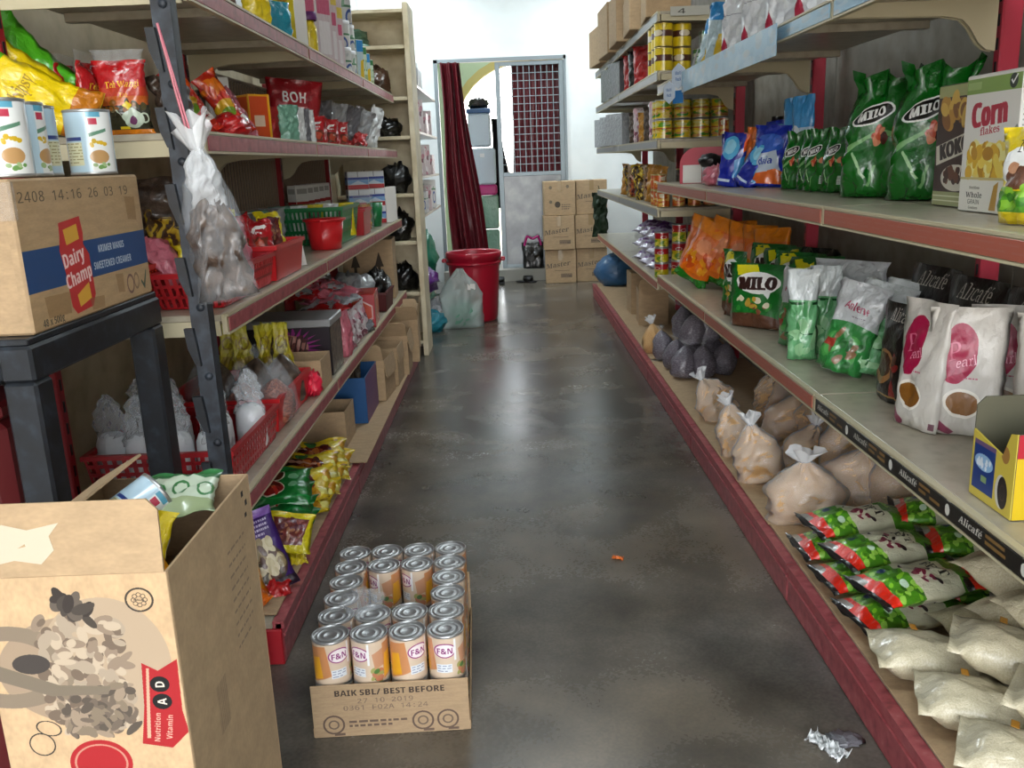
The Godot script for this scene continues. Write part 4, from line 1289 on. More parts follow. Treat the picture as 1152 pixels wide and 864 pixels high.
func build_room() -> void:
	slab("floor", Vector3(-1.6, -0.1, -9.8), Vector3(1.8, 0.0, 2.6), M.concrete, "polished dark grey concrete floor of the aisle", "floor")
	slab("ceiling", Vector3(-1.6, 3.3, -9.8), Vector3(1.8, 3.4, 2.6), M.ceiling, "plain ceiling above the aisle", "ceiling")
	slab("wall_left", Vector3(-1.6, 0, -9.8), Vector3(-1.45, 3.3, 2.6), M.whitewash, "white wall behind the left shelves", "wall")
	slab("wall_right", Vector3(1.65, 0, -9.8), Vector3(1.8, 3.3, 2.6), M.stained_wall, "stained wall behind the right shelves", "wall")
	# far wall round the doorway
	var st := begin(false)
	addbox(st, Vector3((-1.6 - 0.725) / 2, 1.65, -9.725), Vector3(0.875, 3.3, 0.15))
	addbox(st, Vector3((0.634 + 1.8) / 2, 1.65, -9.725), Vector3(1.166, 3.3, 0.15))
	addbox(st, Vector3(-0.0455, 2.79, -9.725), Vector3(1.359, 1.02, 0.15))
	setting("wall_far", finish(st), M.whitewash, Vector3.ZERO, "white plastered far wall with a doorway", "wall")
	# shop front: two piers and a header round a wide opening to the street
	st = begin(false)
	addbox(st, Vector3(-1.5, 1.65, 2.675), Vector3(0.2, 3.3, 0.15))
	addbox(st, Vector3(1.7, 1.65, 2.675), Vector3(0.2, 3.3, 0.15))
	addbox(st, Vector3(0.1, 3.05, 2.675), Vector3(3.0, 0.5, 0.15))
	setting("wall_front", finish(st), M.whitewash, Vector3.ZERO, "wall round the open shop front", "wall")
	slab("trim_1", Vector3(-0.725, 0.0, -9.9), Vector3(0.634, 0.12, -9.5), M.cement, "low cement step under the grille door", "step")
	# steel frame round the doorway
	st = begin(false)
	addbox(st, Vector3(-0.705, 1.2, -9.66), Vector3(0.04, 2.16, 0.06))
	addbox(st, Vector3(0.622, 1.2, -9.66), Vector3(0.024, 2.16, 0.06))
	addbox(st, Vector3(-0.045, 2.262, -9.66), Vector3(1.359, 0.036, 0.06))
	setting("trim_2", finish(st), M.grey_steel, Vector3.ZERO, "grey steel frame round the doorway", "door frame")
	# grille door
	var d := Node3D.new()
	d.name = "door_1"
	add_child(d)
	d.position = Vector3(0.257, 0.125, -9.66)
	tag(d, "grey steel door with barred upper half and sheet metal lower half", "door", "", "structure")
	for s in [-1, 1]: part(d, "stile", rbox(0.05, 2.11, 0.035, 0.003), M.grey_steel, Vector3(s * 0.328, 0, 0))
	for y in [0.0, 0.965, 2.07]: part(d, "rail", rbox(0.606, 0.04, 0.034, 0.003), M.grey_steel, Vector3(0, y, 0))
	part(d, "sheet_panel", rbox(0.606, 0.925, 0.008, 0.001), M.sheet_steel, Vector3(0, 0.04, 0.012))
	var vb := rbox(0.009, 1.065, 0.009, 0.001)
	for k in 9: part(d, "bar", vb, M.grey_steel, Vector3(-0.303 + 0.0606 * (k + 1), 1.005, 0))
	var hb := rbox(0.606, 0.008, 0.008, 0.001)
	for k in 13: part(d, "cross_bar", hb, M.grey_steel, Vector3(0, 1.005 + 0.076 * (k + 1), 0.008))
	# room beyond the door
	slab("floor_back", Vector3(-1.6, -0.02, -12.2), Vector3(1.6, 0.1, -9.9), M.cement, "cement floor of the room beyond the door", "floor")
	slab("ceiling_back", Vector3(-1.6, 3.0, -12.2), Vector3(1.6, 3.1, -9.8), M.ceiling, "ceiling of the room beyond the door", "ceiling")
	slab("wall_back_left", Vector3(-1.7, 0, -12.2), Vector3(-1.6, 3.0, -9.8), M.green_wall, "green side wall of the room beyond the door", "wall")
	slab("wall_back_right", Vector3(1.6, 0, -12.2), Vector3(1.7, 3.0, -9.8), M.green_wall, "green right wall of the room beyond the door", "wall")
	var pts := [Vector2(-1.6, 0.1), Vector2(-1.6, 3.0), Vector2(1.6, 3.0), Vector2(1.6, 0.1), Vector2(1.05, 0.1)]
	var ring := []
	for k in 17:
		var a := PI * k / 16
		pts.append(Vector2(0.2 + 0.85 * cos(a), 1.6 + 0.85 * sin(a)))
		ring.append(Vector2(0.2 + 0.85 * cos(a), 1.6 + 0.85 * sin(a)))
	pts.append(Vector2(-0.65, 0.1))
	setting("wall_back", prism(pts, 0.12), M.green_wall, Vector3(0, 0, -12.1), "pale green wall with an arched opening beyond the door", "wall")
	for k in range(16, -1, -1):
		var a := PI * k / 16
		ring.append(Vector2(0.2 + 0.95 * cos(a), 1.6 + 0.95 * sin(a)))
	setting("trim_3", prism(ring, 0.05), M.arch_trim, Vector3(0, 0, -12.02), "olive moulding round the arched opening", "trim")
	tube_lamp(-1.0, -8.4, 90.0, 3.0, "added unseen tube lamp on the ceiling above the wall shelves by the bookcase")  # out of view, added to push the far wall to white
	tube_lamp(1.15, -8.4, 90.0, 3.0, "added unseen tube lamp on the ceiling above the right far cartons")  # added twin on the right, unseen, also brightens the far wall
	tube_lamp(0.1, -5.0, 0.0, 1.6, "added unseen fill tube lamp on the ceiling above the middle of the aisle")  # unseen lamp added as fill for the dark shelf interiors
	tube_lamp(0.0, -0.3, 0.0, 2.0, "added unseen fill tube lamp on the ceiling at the shop front end of the aisle")  # added overhead, out of view, to brighten the goods on the near shelves
	tube_lamp(-0.2, -11.0, 90.0, 1.0, "fluorescent tube lamp on the ceiling beyond the door", 2.9)

# ---------------------------------------------------------------- shelving
# side -1 left, 1 right; front x = xf, deck front x = xd, uprights at xu, back panel at xb, z0 near end, z1 far end
func bay(label: String, side: int, z0: float, z1: float, xf: float, xd: float, xu: float, xb: float, levels: Array, strip_mats: Array, deck := 0.12, top := 1.95, near_upright := false) -> Node3D:
	var len_ := z0 - z1
	var zc := (z0 + z1) * 0.5
	var t := thing("gondola_bay", label, "shelf unit", Vector3(0, 0, zc), 0.0, "gondola shelving along the aisle")
	var s := float(side)
	# deck and its front board
	part(t, "base_deck", rbox(xb - xd - 0.03, 0.02, len_ - 0.004, 0.002), M.shelf, Vector3(s * (xd + xb + 0.03) * 0.5, deck - 0.022, 0))
	var kick := part(t, "kick_board", rbox(0.022, deck - 0.004, len_ - 0.006, 0.004), M.maroon, Vector3(s * (xd + 0.014), 0.0, 0))
	var st := begin(false)
	addbox(st, Vector3(0, deck - 0.012, 0), Vector3(0.03, 0.02, len_ - 0.006))
	addbox(st, Vector3(-s * 0.012, deck - 0.04, 0), Vector3(0.008, 0.006, len_ - 0.006))
	part(kick, "lip", finish(st), M.maroon)
	part(t, "back_panel", rbox(0.012, top - deck, len_ - 0.004, 0.001), M.back_panel if side > 0 else M.cream_panel, Vector3(s * (xb + 0.006), deck, 0))
	for e in ([1, -1] if near_upright else [-1]):
		var u := part(t, "upright", rbox(0.05, top - 0.02, 0.03, 0.003), M.pink_red if side > 0 else M.red_paint, Vector3(s * (xu + 0.03), 0.02, e * (len_ * 0.5 - (0.016 if e > 0 else -0.0))))
		st = begin(false)
		for k in 30: addbox(st, Vector3(-s * 0.0255, 0.25 + k * 0.055, 0), Vector3(0.002, 0.028, 0.008))
		tag(part(u, "slot_row", finish(st), M.black_card), "", "", "", "stuff")
	for i in levels.size():
		var y: float = levels[i]
		var sh := part(t, "shelf", rbox(xu - xf - 0.012, 0.016, len_ - 0.008, 0.002), M.shelf, Vector3(s * (xf + xu + 0.012) * 0.5, y - 0.017, 0))
		var cx := -s * (xu - xf) * 0.5
		# folded front rail, price strip, ribs, brackets
		st = begin(false)
		addbox(st, Vector3(cx, -0.008, 0), Vector3(0.012, 0.048, len_ - 0.008))
		addbox(st, Vector3(cx - s * 0.006, 0.014, 0), Vector3(0.008, 0.006, len_ - 0.008))
		addbox(st, Vector3(cx - s * 0.006, -0.03, 0), Vector3(0.008, 0.005, len_ - 0.008))
		part(sh, "front_rail", finish(st), M.cream)
		var ps := part(sh, "price_strip", rbox(len_ - 0.03, 0.034, 0.003, 0.0005), strip_mats[i], Vector3(cx - s * 0.0085, -0.026, 0), Vector3(0, -90.0 * s, 0))
		ps.name = "price_strip"
		for k in [-0.25, 0.25]:
			part(sh, "rib", rbox(xu - xf - 0.04, 0.022, 0.03, 0.002), M.shelf, Vector3(0, -0.022, k * len_))
		for e in [-1, 1]:
			var a := (xu - xf) * 0.5 - 0.012
			var pl := [Vector2(-a, 0), Vector2(-a, -0.03), Vector2(a * 0.3, -0.036), Vector2(a * 0.55, -0.045), Vector2(a * 0.66, -0.065), Vector2(a * 0.78, -0.1), Vector2(a * 0.88, -0.115), Vector2(a, -0.12), Vector2(a, 0)]
			if near_upright and side < 0 and e > 0:
				pl = [Vector2(-a, 0), Vector2(-a, -0.036), Vector2(a, -0.036), Vector2(a, 0)]
			if side < 0:
				pl = pl.map(func(p): return Vector2(-p.x, p.y))
				pl.reverse()
			part(sh, "bracket", prism(pl, 0.006), M.cream, Vector3(0, 0.0, e * (len_ * 0.5 - 0.01)))
	return t

func wire_grid(t: Node3D, x: float, y0: float, y1: float, len_: float) -> void:
	var st := begin(false)
	var n := int(len_ / 0.04)
	for k in n + 1:
		var z := -len_ * 0.5 + len_ * k / n
		addbar(st, Vector3(x, y0, z), Vector3(x, y1, z), 0.008)
	for y in [y0, y1]: addbar(st, Vector3(x, y, -len_ * 0.5), Vector3(x, y, len_ * 0.5), 0.012)
	var o := part(t, "wire_grid", finish(st), M.dark_wire)
	tag(o, "dark vertical wire back grid", "", "", "stuff")
	part(t, "dark_backing", rbox(0.01, y1 - y0, len_, 0.001), M.brown_board, Vector3(x - 0.035, y0, 0))

func build_gondolas() -> void:
	var r = M.red_strip
	var dk = M.dark_strip
	var dg = M.grey_card
	bay("right gondola bay with coffee pouches, nearest the shop front", 1, -1.0, -2.3, 0.80, 0.742, 1.2, 1.3, [0.612, 1.107, 1.6], [dk, r, M.blue_banner])
	bay("right gondola bay with green malt pouches and milk powder", 1, -2.3, -3.67, 0.80, 0.742, 1.2, 1.3, [0.612, 1.107, 1.6], [r, r, M.blue_banner])
	bay("right gondola bay with orange pouches and blue detergent", 1, -3.67, -4.88, 0.80, 0.742, 1.2, 1.3, [0.612, 1.107, 1.6], [r, r, M.grey_card])
	bay("right gondola bay with yellow tins and curry cans on close shelves", 1, -4.88, -6.55, 0.80, 0.742, 1.2, 1.3, [0.575, 0.97, 1.33, 1.675, 1.965], [r, dg, dg, dg, dg], 0.12, 2.3, true)
	bay("right gondola bay holding cartons and bags, beside the far wall", 1, -6.55, -8.2, 0.80, 0.742, 1.2, 1.3, [0.575, 0.97, 1.33, 1.675, 1.965], [r, dg, dg, dg, dg], 0.12, 2.3)
	var ll := [0.475, 0.925, 1.342, 1.665]
	var ms := [M.maroon, M.maroon, M.maroon, M.maroon]
	var a := bay("left gondola bay with sugar baskets, nearest the shop front", -1, -2.08, -3.28, 0.68, 0.626, 1.1, 1.2, ll, ms, 0.12, 1.95, true)
	var b := bay("left gondola bay with red baskets and the red tea bag", -1, -3.28, -4.47, 0.68, 0.626, 1.1, 1.2, ll, ms)
	var c := bay("left gondola bay with blue cartons, next to the wooden bookcase", -1, -4.47, -5.66, 0.68, 0.626, 1.1, 1.2, ll, ms)
	for t in [b, c]:
		wire_grid(t, -1.13, 1.08, 1.3, 1.14)
		wire_grid(t, -1.13, 1.4, 1.62, 1.14)
	# end board of the left base
	part(a, "base_end", rbox(0.47, 0.1, 0.012, 0.003), M.red_paint, Vector3(-0.865, 0, 0.603))
	# the long blue banner tape hung over the top shelf edge, and a hexagon tag at its end
	item("shelf_banner", "pale blue printed banner hanging from the top right shelf edge", "banner", rbox(1.42, 0.088, 0.002, 0.0004), M.blue_banner, Vector3(0.779, 1.512, -3.4), Vector3(0, -90, 0))
	var w := thing("shelf_wobbler", "blue and white hexagon tags on the end of the blue banner", "shelf tag", Vector3(0.772, 1.47, -4.16), -62)
	part(w, "card", rbox(0.075, 0.11, 0.002, 0.0004), M.wobbler)
	for q in [[0.01, 0.115, 0.052], [-0.055, 0.05, 0.046]]:
		var hx := []
		for k in 6: hx.append(Vector2(q[2] * sin(TAU * k / 6), q[2] * 1.05 * cos(TAU * k / 6)))
		part(w, "hexagon_tag", prism(hx, 0.003), M.hexagon_tag, Vector3(q[0], q[1], 0.006))
	item("folded_flyer", "pale grey folded flyer stuck behind the hexagon tags", "flyer", prism([Vector2(0, 0), Vector2(0.05, 0.02), Vector2(0.16, 0.19), Vector2(0.1, 0.13)], 0.002), M.grey_card, Vector3(0.775, 1.5, -4.07), Vector3(0, -75, 0))

# ---------------------------------------------------------------- things at the far end
func closed_carton(label: String, at: Vector3, sz: Vector3, mat, turn := 0.0, group := "", taped := true, body = null) -> Node3D:
	var t := thing("carton", label, "carton", at, turn, group)
	part(t, "body", rbox(sz.x, sz.y, sz.z, 0.004, true), [mat, body if body else M.kraft, M.kraft])
	if taped:
		part(t, "tape", rbox(0.05, 0.001, sz.z * 0.98, 0.0003), M.tape, Vector3(0, sz.y, 0))
		part(t, "tape", rbox(0.045, sz.y * 0.3, 0.001, 0.0003), M.tape, Vector3(0, sz.y * 0.7, sz.z * 0.5))
	return t

# open carton: walls, floor, flaps [front, back, left, right] as angles from upright (>90 hangs outside), null for none
func open_carton(nm: String, label: String, at: Vector3, sz: Vector3, turn: float, flaps: Array, front = null, side = null, body = null, group := "") -> Node3D:
	var t := thing(nm, label, "carton", at, turn, group)
	var k = body if body else M.kraft
	var w := sz.x
	var h := sz.y
	var d := sz.z
	var th := 0.004
	part(t, "front_wall", rbox(w, h, th, 0.001, true), [front if front else k, k, k], Vector3(0, 0, d * 0.5 - th * 0.5))
	part(t, "back_wall", rbox(w, h, th, 0.001), k, Vector3(0, 0, -d * 0.5 + th * 0.5))
	part(t, "right_wall", rbox(d - 2 * th, h, th, 0.001, true), [side if side else k, k, k], Vector3(w * 0.5 - th * 0.5, 0, 0), Vector3(0, 90, 0))
	part(t, "left_wall", rbox(d - 2 * th, h, th, 0.001, true), [side if side else k, k, k], Vector3(-w * 0.5 + th * 0.5, 0, 0), Vector3(0, -90, 0))
	part(t, "floor_panel", rbox(w - 2 * th, th, d - 2 * th, 0.001), k, Vector3(0, 0.0, 0))
	var fl := minf(w, d) * 0.38
	var turns := [0.0, 180.0, -90.0, 90.0]
	for i in 4:
		if flaps[i] == null: continue
		var ln: float = w if i < 2 else d
		var off: float = (d if i < 2 else w) * 0.5 - th * 0.5
		var pl := [Vector2(-ln * 0.5 + 0.003, 0), Vector2(ln * 0.5 - 0.003, 0), Vector2(ln * 0.5 - 0.006, fl * 0.85), Vector2(ln * 0.5 - 0.02, fl), Vector2(-ln * 0.5 + 0.02, fl), Vector2(-ln * 0.5 + 0.006, fl * 0.85)]
		var o := part(t, "flap", prism(pl, th), k)
		var bs := Basis(Vector3.UP, deg_to_rad(turns[i])) * Basis(Vector3.RIGHT, deg_to_rad(float(flaps[i])))
		o.transform = Transform3D(bs, Basis(Vector3.UP, deg_to_rad(turns[i])) * Vector3(0, 0, off) + Vector3(0, h, 0))
	return t

func build_far_end() -> void:
	# six cartons stacked in two columns
	var cs := Vector3(0.315, 0.34, 0.27)
	for col in 2:
		for row in 3:
			var lab := "brown carton at the %s of the %s" % [["bottom", "middle", "top"][row], ["stack in front of the sheet metal door", "stack against the white far wall"][col]]
			closed_carton(lab, Vector3(0.512 + 0.325 * col - 0.012 * (row % 2), row * 0.345 + 0.001, -9.33 + 0.02 * (row % 2) - 0.04 * col), cs, M.far_carton_end if row == 2 and col == 0 else M.far_carton, 1.5 * (row - 1), "cartons stacked by the far door")
	# bunched maroon curtain and the one behind the grille
	item("curtain", "maroon cloth curtain bunched at the open side of the doorway", "curtain", cloth(0.2, 0.4, 2.0, 0.13, 3.0, 0.045), M.maroon_cloth, Vector3(-0.555, 2.24, -9.56))
	item("curtain", "maroon curtain hanging behind the barred door", "curtain", cloth(0.54, 0.56, 2.0, 0.0, 8.0, 0.014), M.maroon_cloth, Vector3(0.34, 2.22, -9.78))
	# plastic drawers in the back room
	var t := thing("storage_box", "pale blue storage bin with a dark blue lid in the back room", "storage box", Vector3(-0.3, 1.412, -10.35))
	part(t, "bin", rbox(0.25, 0.36, 0.25, 0.02), M.frost_box)
	part(t, "lid", rbox(0.27, 0.05, 0.27, 0.01), M.blue_plastic, Vector3(0, 0.36, 0))
	t = thing("storage_box", "grey storage bin under the pale blue one in the back room", "storage box", Vector3(-0.28, 1.0, -10.35))
	part(t, "bin", rbox(0.29, 0.4, 0.28, 0.02), M.frost_box)
	part(t, "latch", rbox(0.05, 0.04, 0.02, 0.003), M.white_plastic, Vector3(0, 0.3, 0.15))
	t = thing("drawer_tower", "clear plastic drawer tower with a magenta drawer in the back room", "drawers", Vector3(-0.27, 0.101, -10.35))
	part(t, "drawer", rbox(0.3, 0.4, 0.28, 0.015), M.bluish_green_bag)
	part(t, "drawer", rbox(0.3, 0.37, 0.28, 0.015), M.bluish_green_bag, Vector3(0, 0.41, 0))
	part(t, "drawer", rbox(0.28, 0.11, 0.3, 0.02), M.magenta_plastic, Vector3(0, 0.785, 0.0))
	item("dark_bag", "black bag lying on the blue lid of the storage bin", "bag", lump(0.12, 0.12, 0.1, 3, 0.2), M.black_bag, Vector3(-0.3, 1.823, -10.35))
	item("hanging_jacket", "dark jacket hanging beside the storage bins in the back room", "jacket", cloth(0.1, 0.24, 1.0, 0.05, 2.0, 0.03), M.black_card, Vector3(-0.12, 1.72, -10.5))
	# maroon-handled bag hung on the sheet metal door
	t = thing("carry_bag", "black carry bag with pink handles leaning on the sheet metal door", "bag", Vector3(0.235, 0.125, -9.57))
	part(t, "body", bag(0.24, 0.27, 0.09, 2, 5, 0.01), M.black_bag)
	var st := begin()
	for s in [-1, 1]: addtube(st, [Vector3(s * 0.09, 0.24, 0.01), Vector3(s * 0.06, 0.34, 0.02), Vector3(s * 0.0, 0.31, 0.02)], 0.012)
	part(t, "handle", finish(st), M.magenta_plastic)
	# shoes on the step's foot
	for k in 2:
		t = thing("slipper", "dark rubber slipper on the floor below the door step" if k == 1 else "worn black slipper lying behind the red bin", "slipper", Vector3(-0.14 + 0.29 * k, 0.001, -9.36), 20.0 + 50 * k)
		part(t, "sole", lump(0.05, 0.022, 0.12, k, 0.05), M.black_plastic)
		part(t, "strap", lathe([Vector2(0.05, 0.0), Vector2(0.055, 0.03), Vector2(0.05, 0.055), Vector2(0.042, 0.03), Vector2(0.05, 0.0)], 14), M.black_plastic, Vector3(0, 0.012, 0.02))
	# big red bin
	t = thing("plastic_bin", "large dark red round plastic bin on the concrete floor", "bin", Vector3(-0.305, 0.001, -7.2))
	part(t, "tub", lathe([Vector2(0.0, 0.0), Vector2(0.165, 0.0), Vector2(0.178, 0.02), Vector2(0.205, 0.42), Vector2(0.21, 0.5), Vector2(0.225, 0.51), Vector2(0.227, 0.545), Vector2(0.217, 0.556), Vector2(0.206, 0.545), Vector2(0.19, 0.4), Vector2(0.165, 0.03), Vector2(0.0, 0.03)], 36), M.bucket_red)
	part(t, "rim_band", lathe([Vector2(0.209, 0.455), Vector2(0.223, 0.46), Vector2(0.223, 0.475), Vector2(0.21, 0.48)], 36), M.bucket_red)
	for s in [-1, 1]: part(t, "grip", rbox(0.04, 0.03, 0.09, 0.008), M.bucket_red, Vector3(s * 0.235, 0.475, 0))
	# see-through carrier bag in front of it, and the bags on the left
	t = thing("carrier_bag", "pale translucent carrier bag of greens leaning on the red bin", "bag", Vector3(-0.4, 0.001, -6.86), 8)
	part(t, "film", bag(0.36, 0.46, 0.18, 4, 8, 0.03), M.aqua_film)
	part(t, "contents", lump(0.11, 0.2, 0.06, 4, 0.25), M.bluish_green_bag, Vector3(0, 0.01, 0))
	part(t, "print_patch", rbox(0.06, 0.045, 0.002, 0.0005), M.white_card, Vector3(0.075, 0.3, 0.07))
	item("snack_bag", "teal and white plastic bag lying beside the carrier bag", "bag", lump(0.1, 0.16, 0.12, 6, 0.25), M.teal_bag, Vector3(-0.62, 0.001, -6.75))
	for k in 5:
		item("packet_bundle", "%s packet bundle, %s from the floor in the heap by the bookcase" % [["green", "silver"][k % 2], nth(k)], "packet bundle", bag(0.27, 0.17, 0.13, 1, 20 + k, 0.02), M.bluish_green_bag if k % 2 == 0 else M.silver_bag, Vector3(-0.71 + 0.03 * (k % 2), 0.005 + 0.105 * k, -7.0 - 0.03 * k), Vector3(-70, 15 * k, 0), "bundles heaped by the bookcase")
	# wooden bookcase closing the left gondola run
	t = thing("bookcase", "tall pale wooden open bookcase at the end of the left shelves", "bookcase", Vector3(-0.86, 0, -6.02))
	for s in [-1, 1]: part(t, "side_board", rbox(0.034, 2.22, 0.32, 0.003), M.pale_wood, Vector3(s * 0.264, 0, 0))
	for y in [0.1, 0.43, 0.765, 1.07, 1.43, 1.668, 1.975, 2.186]:
		part(t, "shelf_board", rbox(0.494, 0.022, 0.3, 0.002), M.pale_wood, Vector3(0, y - 0.022, 0))
	part(t, "back_board", rbox(0.5, 2.2, 0.01, 0.001), M.pale_wood, Vector3(0, 0, -0.165))
	# black bags lying in its compartments
	var spots := [[-0.95, 1.431, 0.13, 0.16, 1], [-0.76, 1.431, 0.1, 0.12, 2], [-0.95, 1.071, 0.12, 0.14, 3], [-0.73, 1.071, 0.11, 0.2, 4], [-0.74, 0.766, 0.11, 0.2, 5], [-0.95, 0.766, 0.1, 0.15, 6], [-0.73, 0.431, 0.11, 0.18, 7]]
	var where := ["fourth", "fourth", "third", "third", "second", "second", "first"]
	for q in spots:
		item("black_bag", "crumpled black plastic bag in the bookcase, %s the aisle, %s" % [["away from", "beside"][int(q[0] > -0.85)], "%s compartment up" % nth(int(roundf((q[1] - 0.1) / 0.33)))], "bag", lump(q[2] * 0.85, q[3], 0.11, q[4], 0.28, 1.7), M.black_bag, Vector3(q[0], q[1], -5.99), Vector3.ZERO, "black bags in the bookcase")
	item("brown_bag", "crumpled brown bag in the upper bookcase compartment", "bag", lump(0.09, 0.2, 0.1, 9, 0.25, 1.7), M.brown_bag, Vector3(-0.82, 1.669, -5.97))
	item("green_packet", "dark green packet lying in the top bookcase compartment", "packet", bag(0.2, 0.16, 0.05, 1, 44, 0.01), M.bluish_green_bag, Vector3(-0.93, 1.976, -5.98), Vector3(-40, 20, 0))
	# wall shelves past the bookcase
	t = thing("wall_shelf", "narrow wall shelves with pink cartons past the bookcase", "shelf", Vector3(-0.87, 0, -7.6))
	for y in [1.84, 1.5, 1.16, 0.86]: part(t, "board", rbox(0.4, 0.02, 2.6, 0.002), M.shelf, Vector3(0, y - 0.02, 0))
	for z in [-1.29, 1.29]: part(t, "post", rbox(0.03, 2.1, 0.03, 0.002), M.shelf, Vector3(-0.21, 0, z))
	for k in 15:
		var lv := k / 5
		item("small_carton", ("small pink and white carton, %s from the bookcase on the %s wall shelf" if lv < 2 or k % 2 else "small pale printed carton, %s from the bookcase on the %s wall shelf") % [nth(k % 5), ["second highest", "third highest", "lowest"][lv]], "carton", rbox(0.12, 0.17 + 0.04 * (k % 3), 0.2, 0.003), M.pink_carton if lv < 2 else (M.pink_carton if k % 2 else M.white_canister), Vector3(-0.735, [1.501, 1.161, 0.861][lv], -6.68 - 0.42 * (k % 5)), Vector3(0, 4.0 * (k % 3), 0), "cartons on the narrow wall shelf")
	for k in 4: item("bottle", "small %s bottle on the highest wall shelf, %s from the bookcase" % [["grey", "white"][k % 2], nth(k)], "bottle", lathe([Vector2(0, 0), Vector2(0.045, 0), Vector2(0.05, 0.02), Vector2(0.05, 0.15), Vector2(0.02, 0.19), Vector2(0.02, 0.23), Vector2(0, 0.23)], 14), M.white_plastic if k % 2 else M.grey_card, Vector3(-0.74, 1.841, -6.8 - 0.35 * k), Vector3.ZERO, "bottles on the wall shelf")
	item("green_sack", "green plastic sack slumped under the wall shelf", "sack", lump(0.14, 0.5, 0.18, 12, 0.2), M.green_bag, Vector3(-0.74, 0.3, -7.2))
	item("purple_heap", "shiny purple packets heaped under the wall shelf", "packets", lump(0.15, 0.24, 0.2, 13, 0.3, 3.0), M.purple_bag, Vector3(-0.72, 0.3, -6.72))
	closed_carton("small plain brown carton on the lowest wall shelf", Vector3(-0.76, 0.861, -6.44), Vector3(0.16, 0.18, 0.14), M.kraft, 20, "", false)
	t = thing("low_stool", "low wooden stool under the green sack past the bookcase", "stool", Vector3(-0.8, 0, -6.95))
	part(t, "seat_board", rbox(0.34, 0.02, 0.9, 0.003), M.pale_wood, Vector3(0, 0.278, 0))
	for s in [-1, 1]:
		for e in [-1, 1]: part(t, "leg", rbox(0.04, 0.278, 0.04, 0.003), M.pale_wood, Vector3(s * 0.14, 0, e * 0.4))
	# things on the right of the far end
	item("blue_sack", "blue plastic sack resting at the end of the right base deck", "sack", lump(0.18, 0.29, 0.17, 15, 0.1, 1.5), M.blue_bag, Vector3(0.93, 0.127, -8.02))
	t = thing("leafy_packets", "string of dark green leafy packets hanging at the end of the shelves", "packets", Vector3(0.83, 0.54, -8.25), -20)
	part(t, "packets", bag(0.14, 0.4, 0.07, 1, 50, 0.03), M.dark_green_leafy)
	st = begin()
	addtube(st, [Vector3(0, 0.38, 0), Vector3(0.0, 0.43, 0.03), Vector3(0.0, 0.46, 0.07)], 0.004)
	part(t, "string", finish(st), M.dark_green_leafy)

# ---------------------------------------------------------------- makers of goods
func can(nm: String, label: String, at: Vector3, r: float, h: float, mat, turn := 0.0, group := "", lid_mat = null, rot := Vector3.ZERO) -> Node3D:
	var t := thing(nm, label, "can", at, turn, group)
	if rot != Vector3.ZERO: t.rotation_degrees = rot
	part(t, "label_wrap", lathe([Vector2(r * 0.985, 0.004), Vector2(r * 0.985, h - 0.004)], 24), mat)
	var lm = lid_mat if lid_mat else M.tin
	part(t, "base_rim", lathe([Vector2(0, 0.002), Vector2(r * 0.9, 0.002), Vector2(r * 0.95, 0.0), Vector2(r, 0.001), Vector2(r, 0.004), Vector2(r * 0.985, 0.006)], 24), lm)
	part(t, "lid", lathe([Vector2(r * 0.985, h - 0.006), Vector2(r, h - 0.004), Vector2(r, h - 0.0005), Vector2(r * 0.965, h), Vector2(r * 0.93, h - 0.0005), Vector2(r * 0.91, h - 0.004), Vector2(r * 0.72, h - 0.0035), Vector2(r * 0.7, h - 0.002), Vector2(r * 0.66, h - 0.0035), Vector2(r * 0.4, h - 0.0035), Vector2(r * 0.38, h - 0.0025), Vector2(r * 0.34, h - 0.0035), Vector2(0, h - 0.0035)], 24), lm)
	return t

func tied_sack(nm: String, label: String, cat: String, at: Vector3, r: float, h: float, mat, sd: int, rot := Vector3.ZERO, group := "", knot = null, th := 0.45) -> Node3D:
	var t := thing(nm, label, cat, at, 0.0, group)
	t.rotation_degrees = rot
	part(t, "filled_body", sack_body(r, h, sd, 0.17), mat)
	part(t, "tied_top", tuft(r * 0.4, h * th * 0.6, sd), knot if knot else M.white_knot, Vector3(0, h * 0.965, 0))
	return t

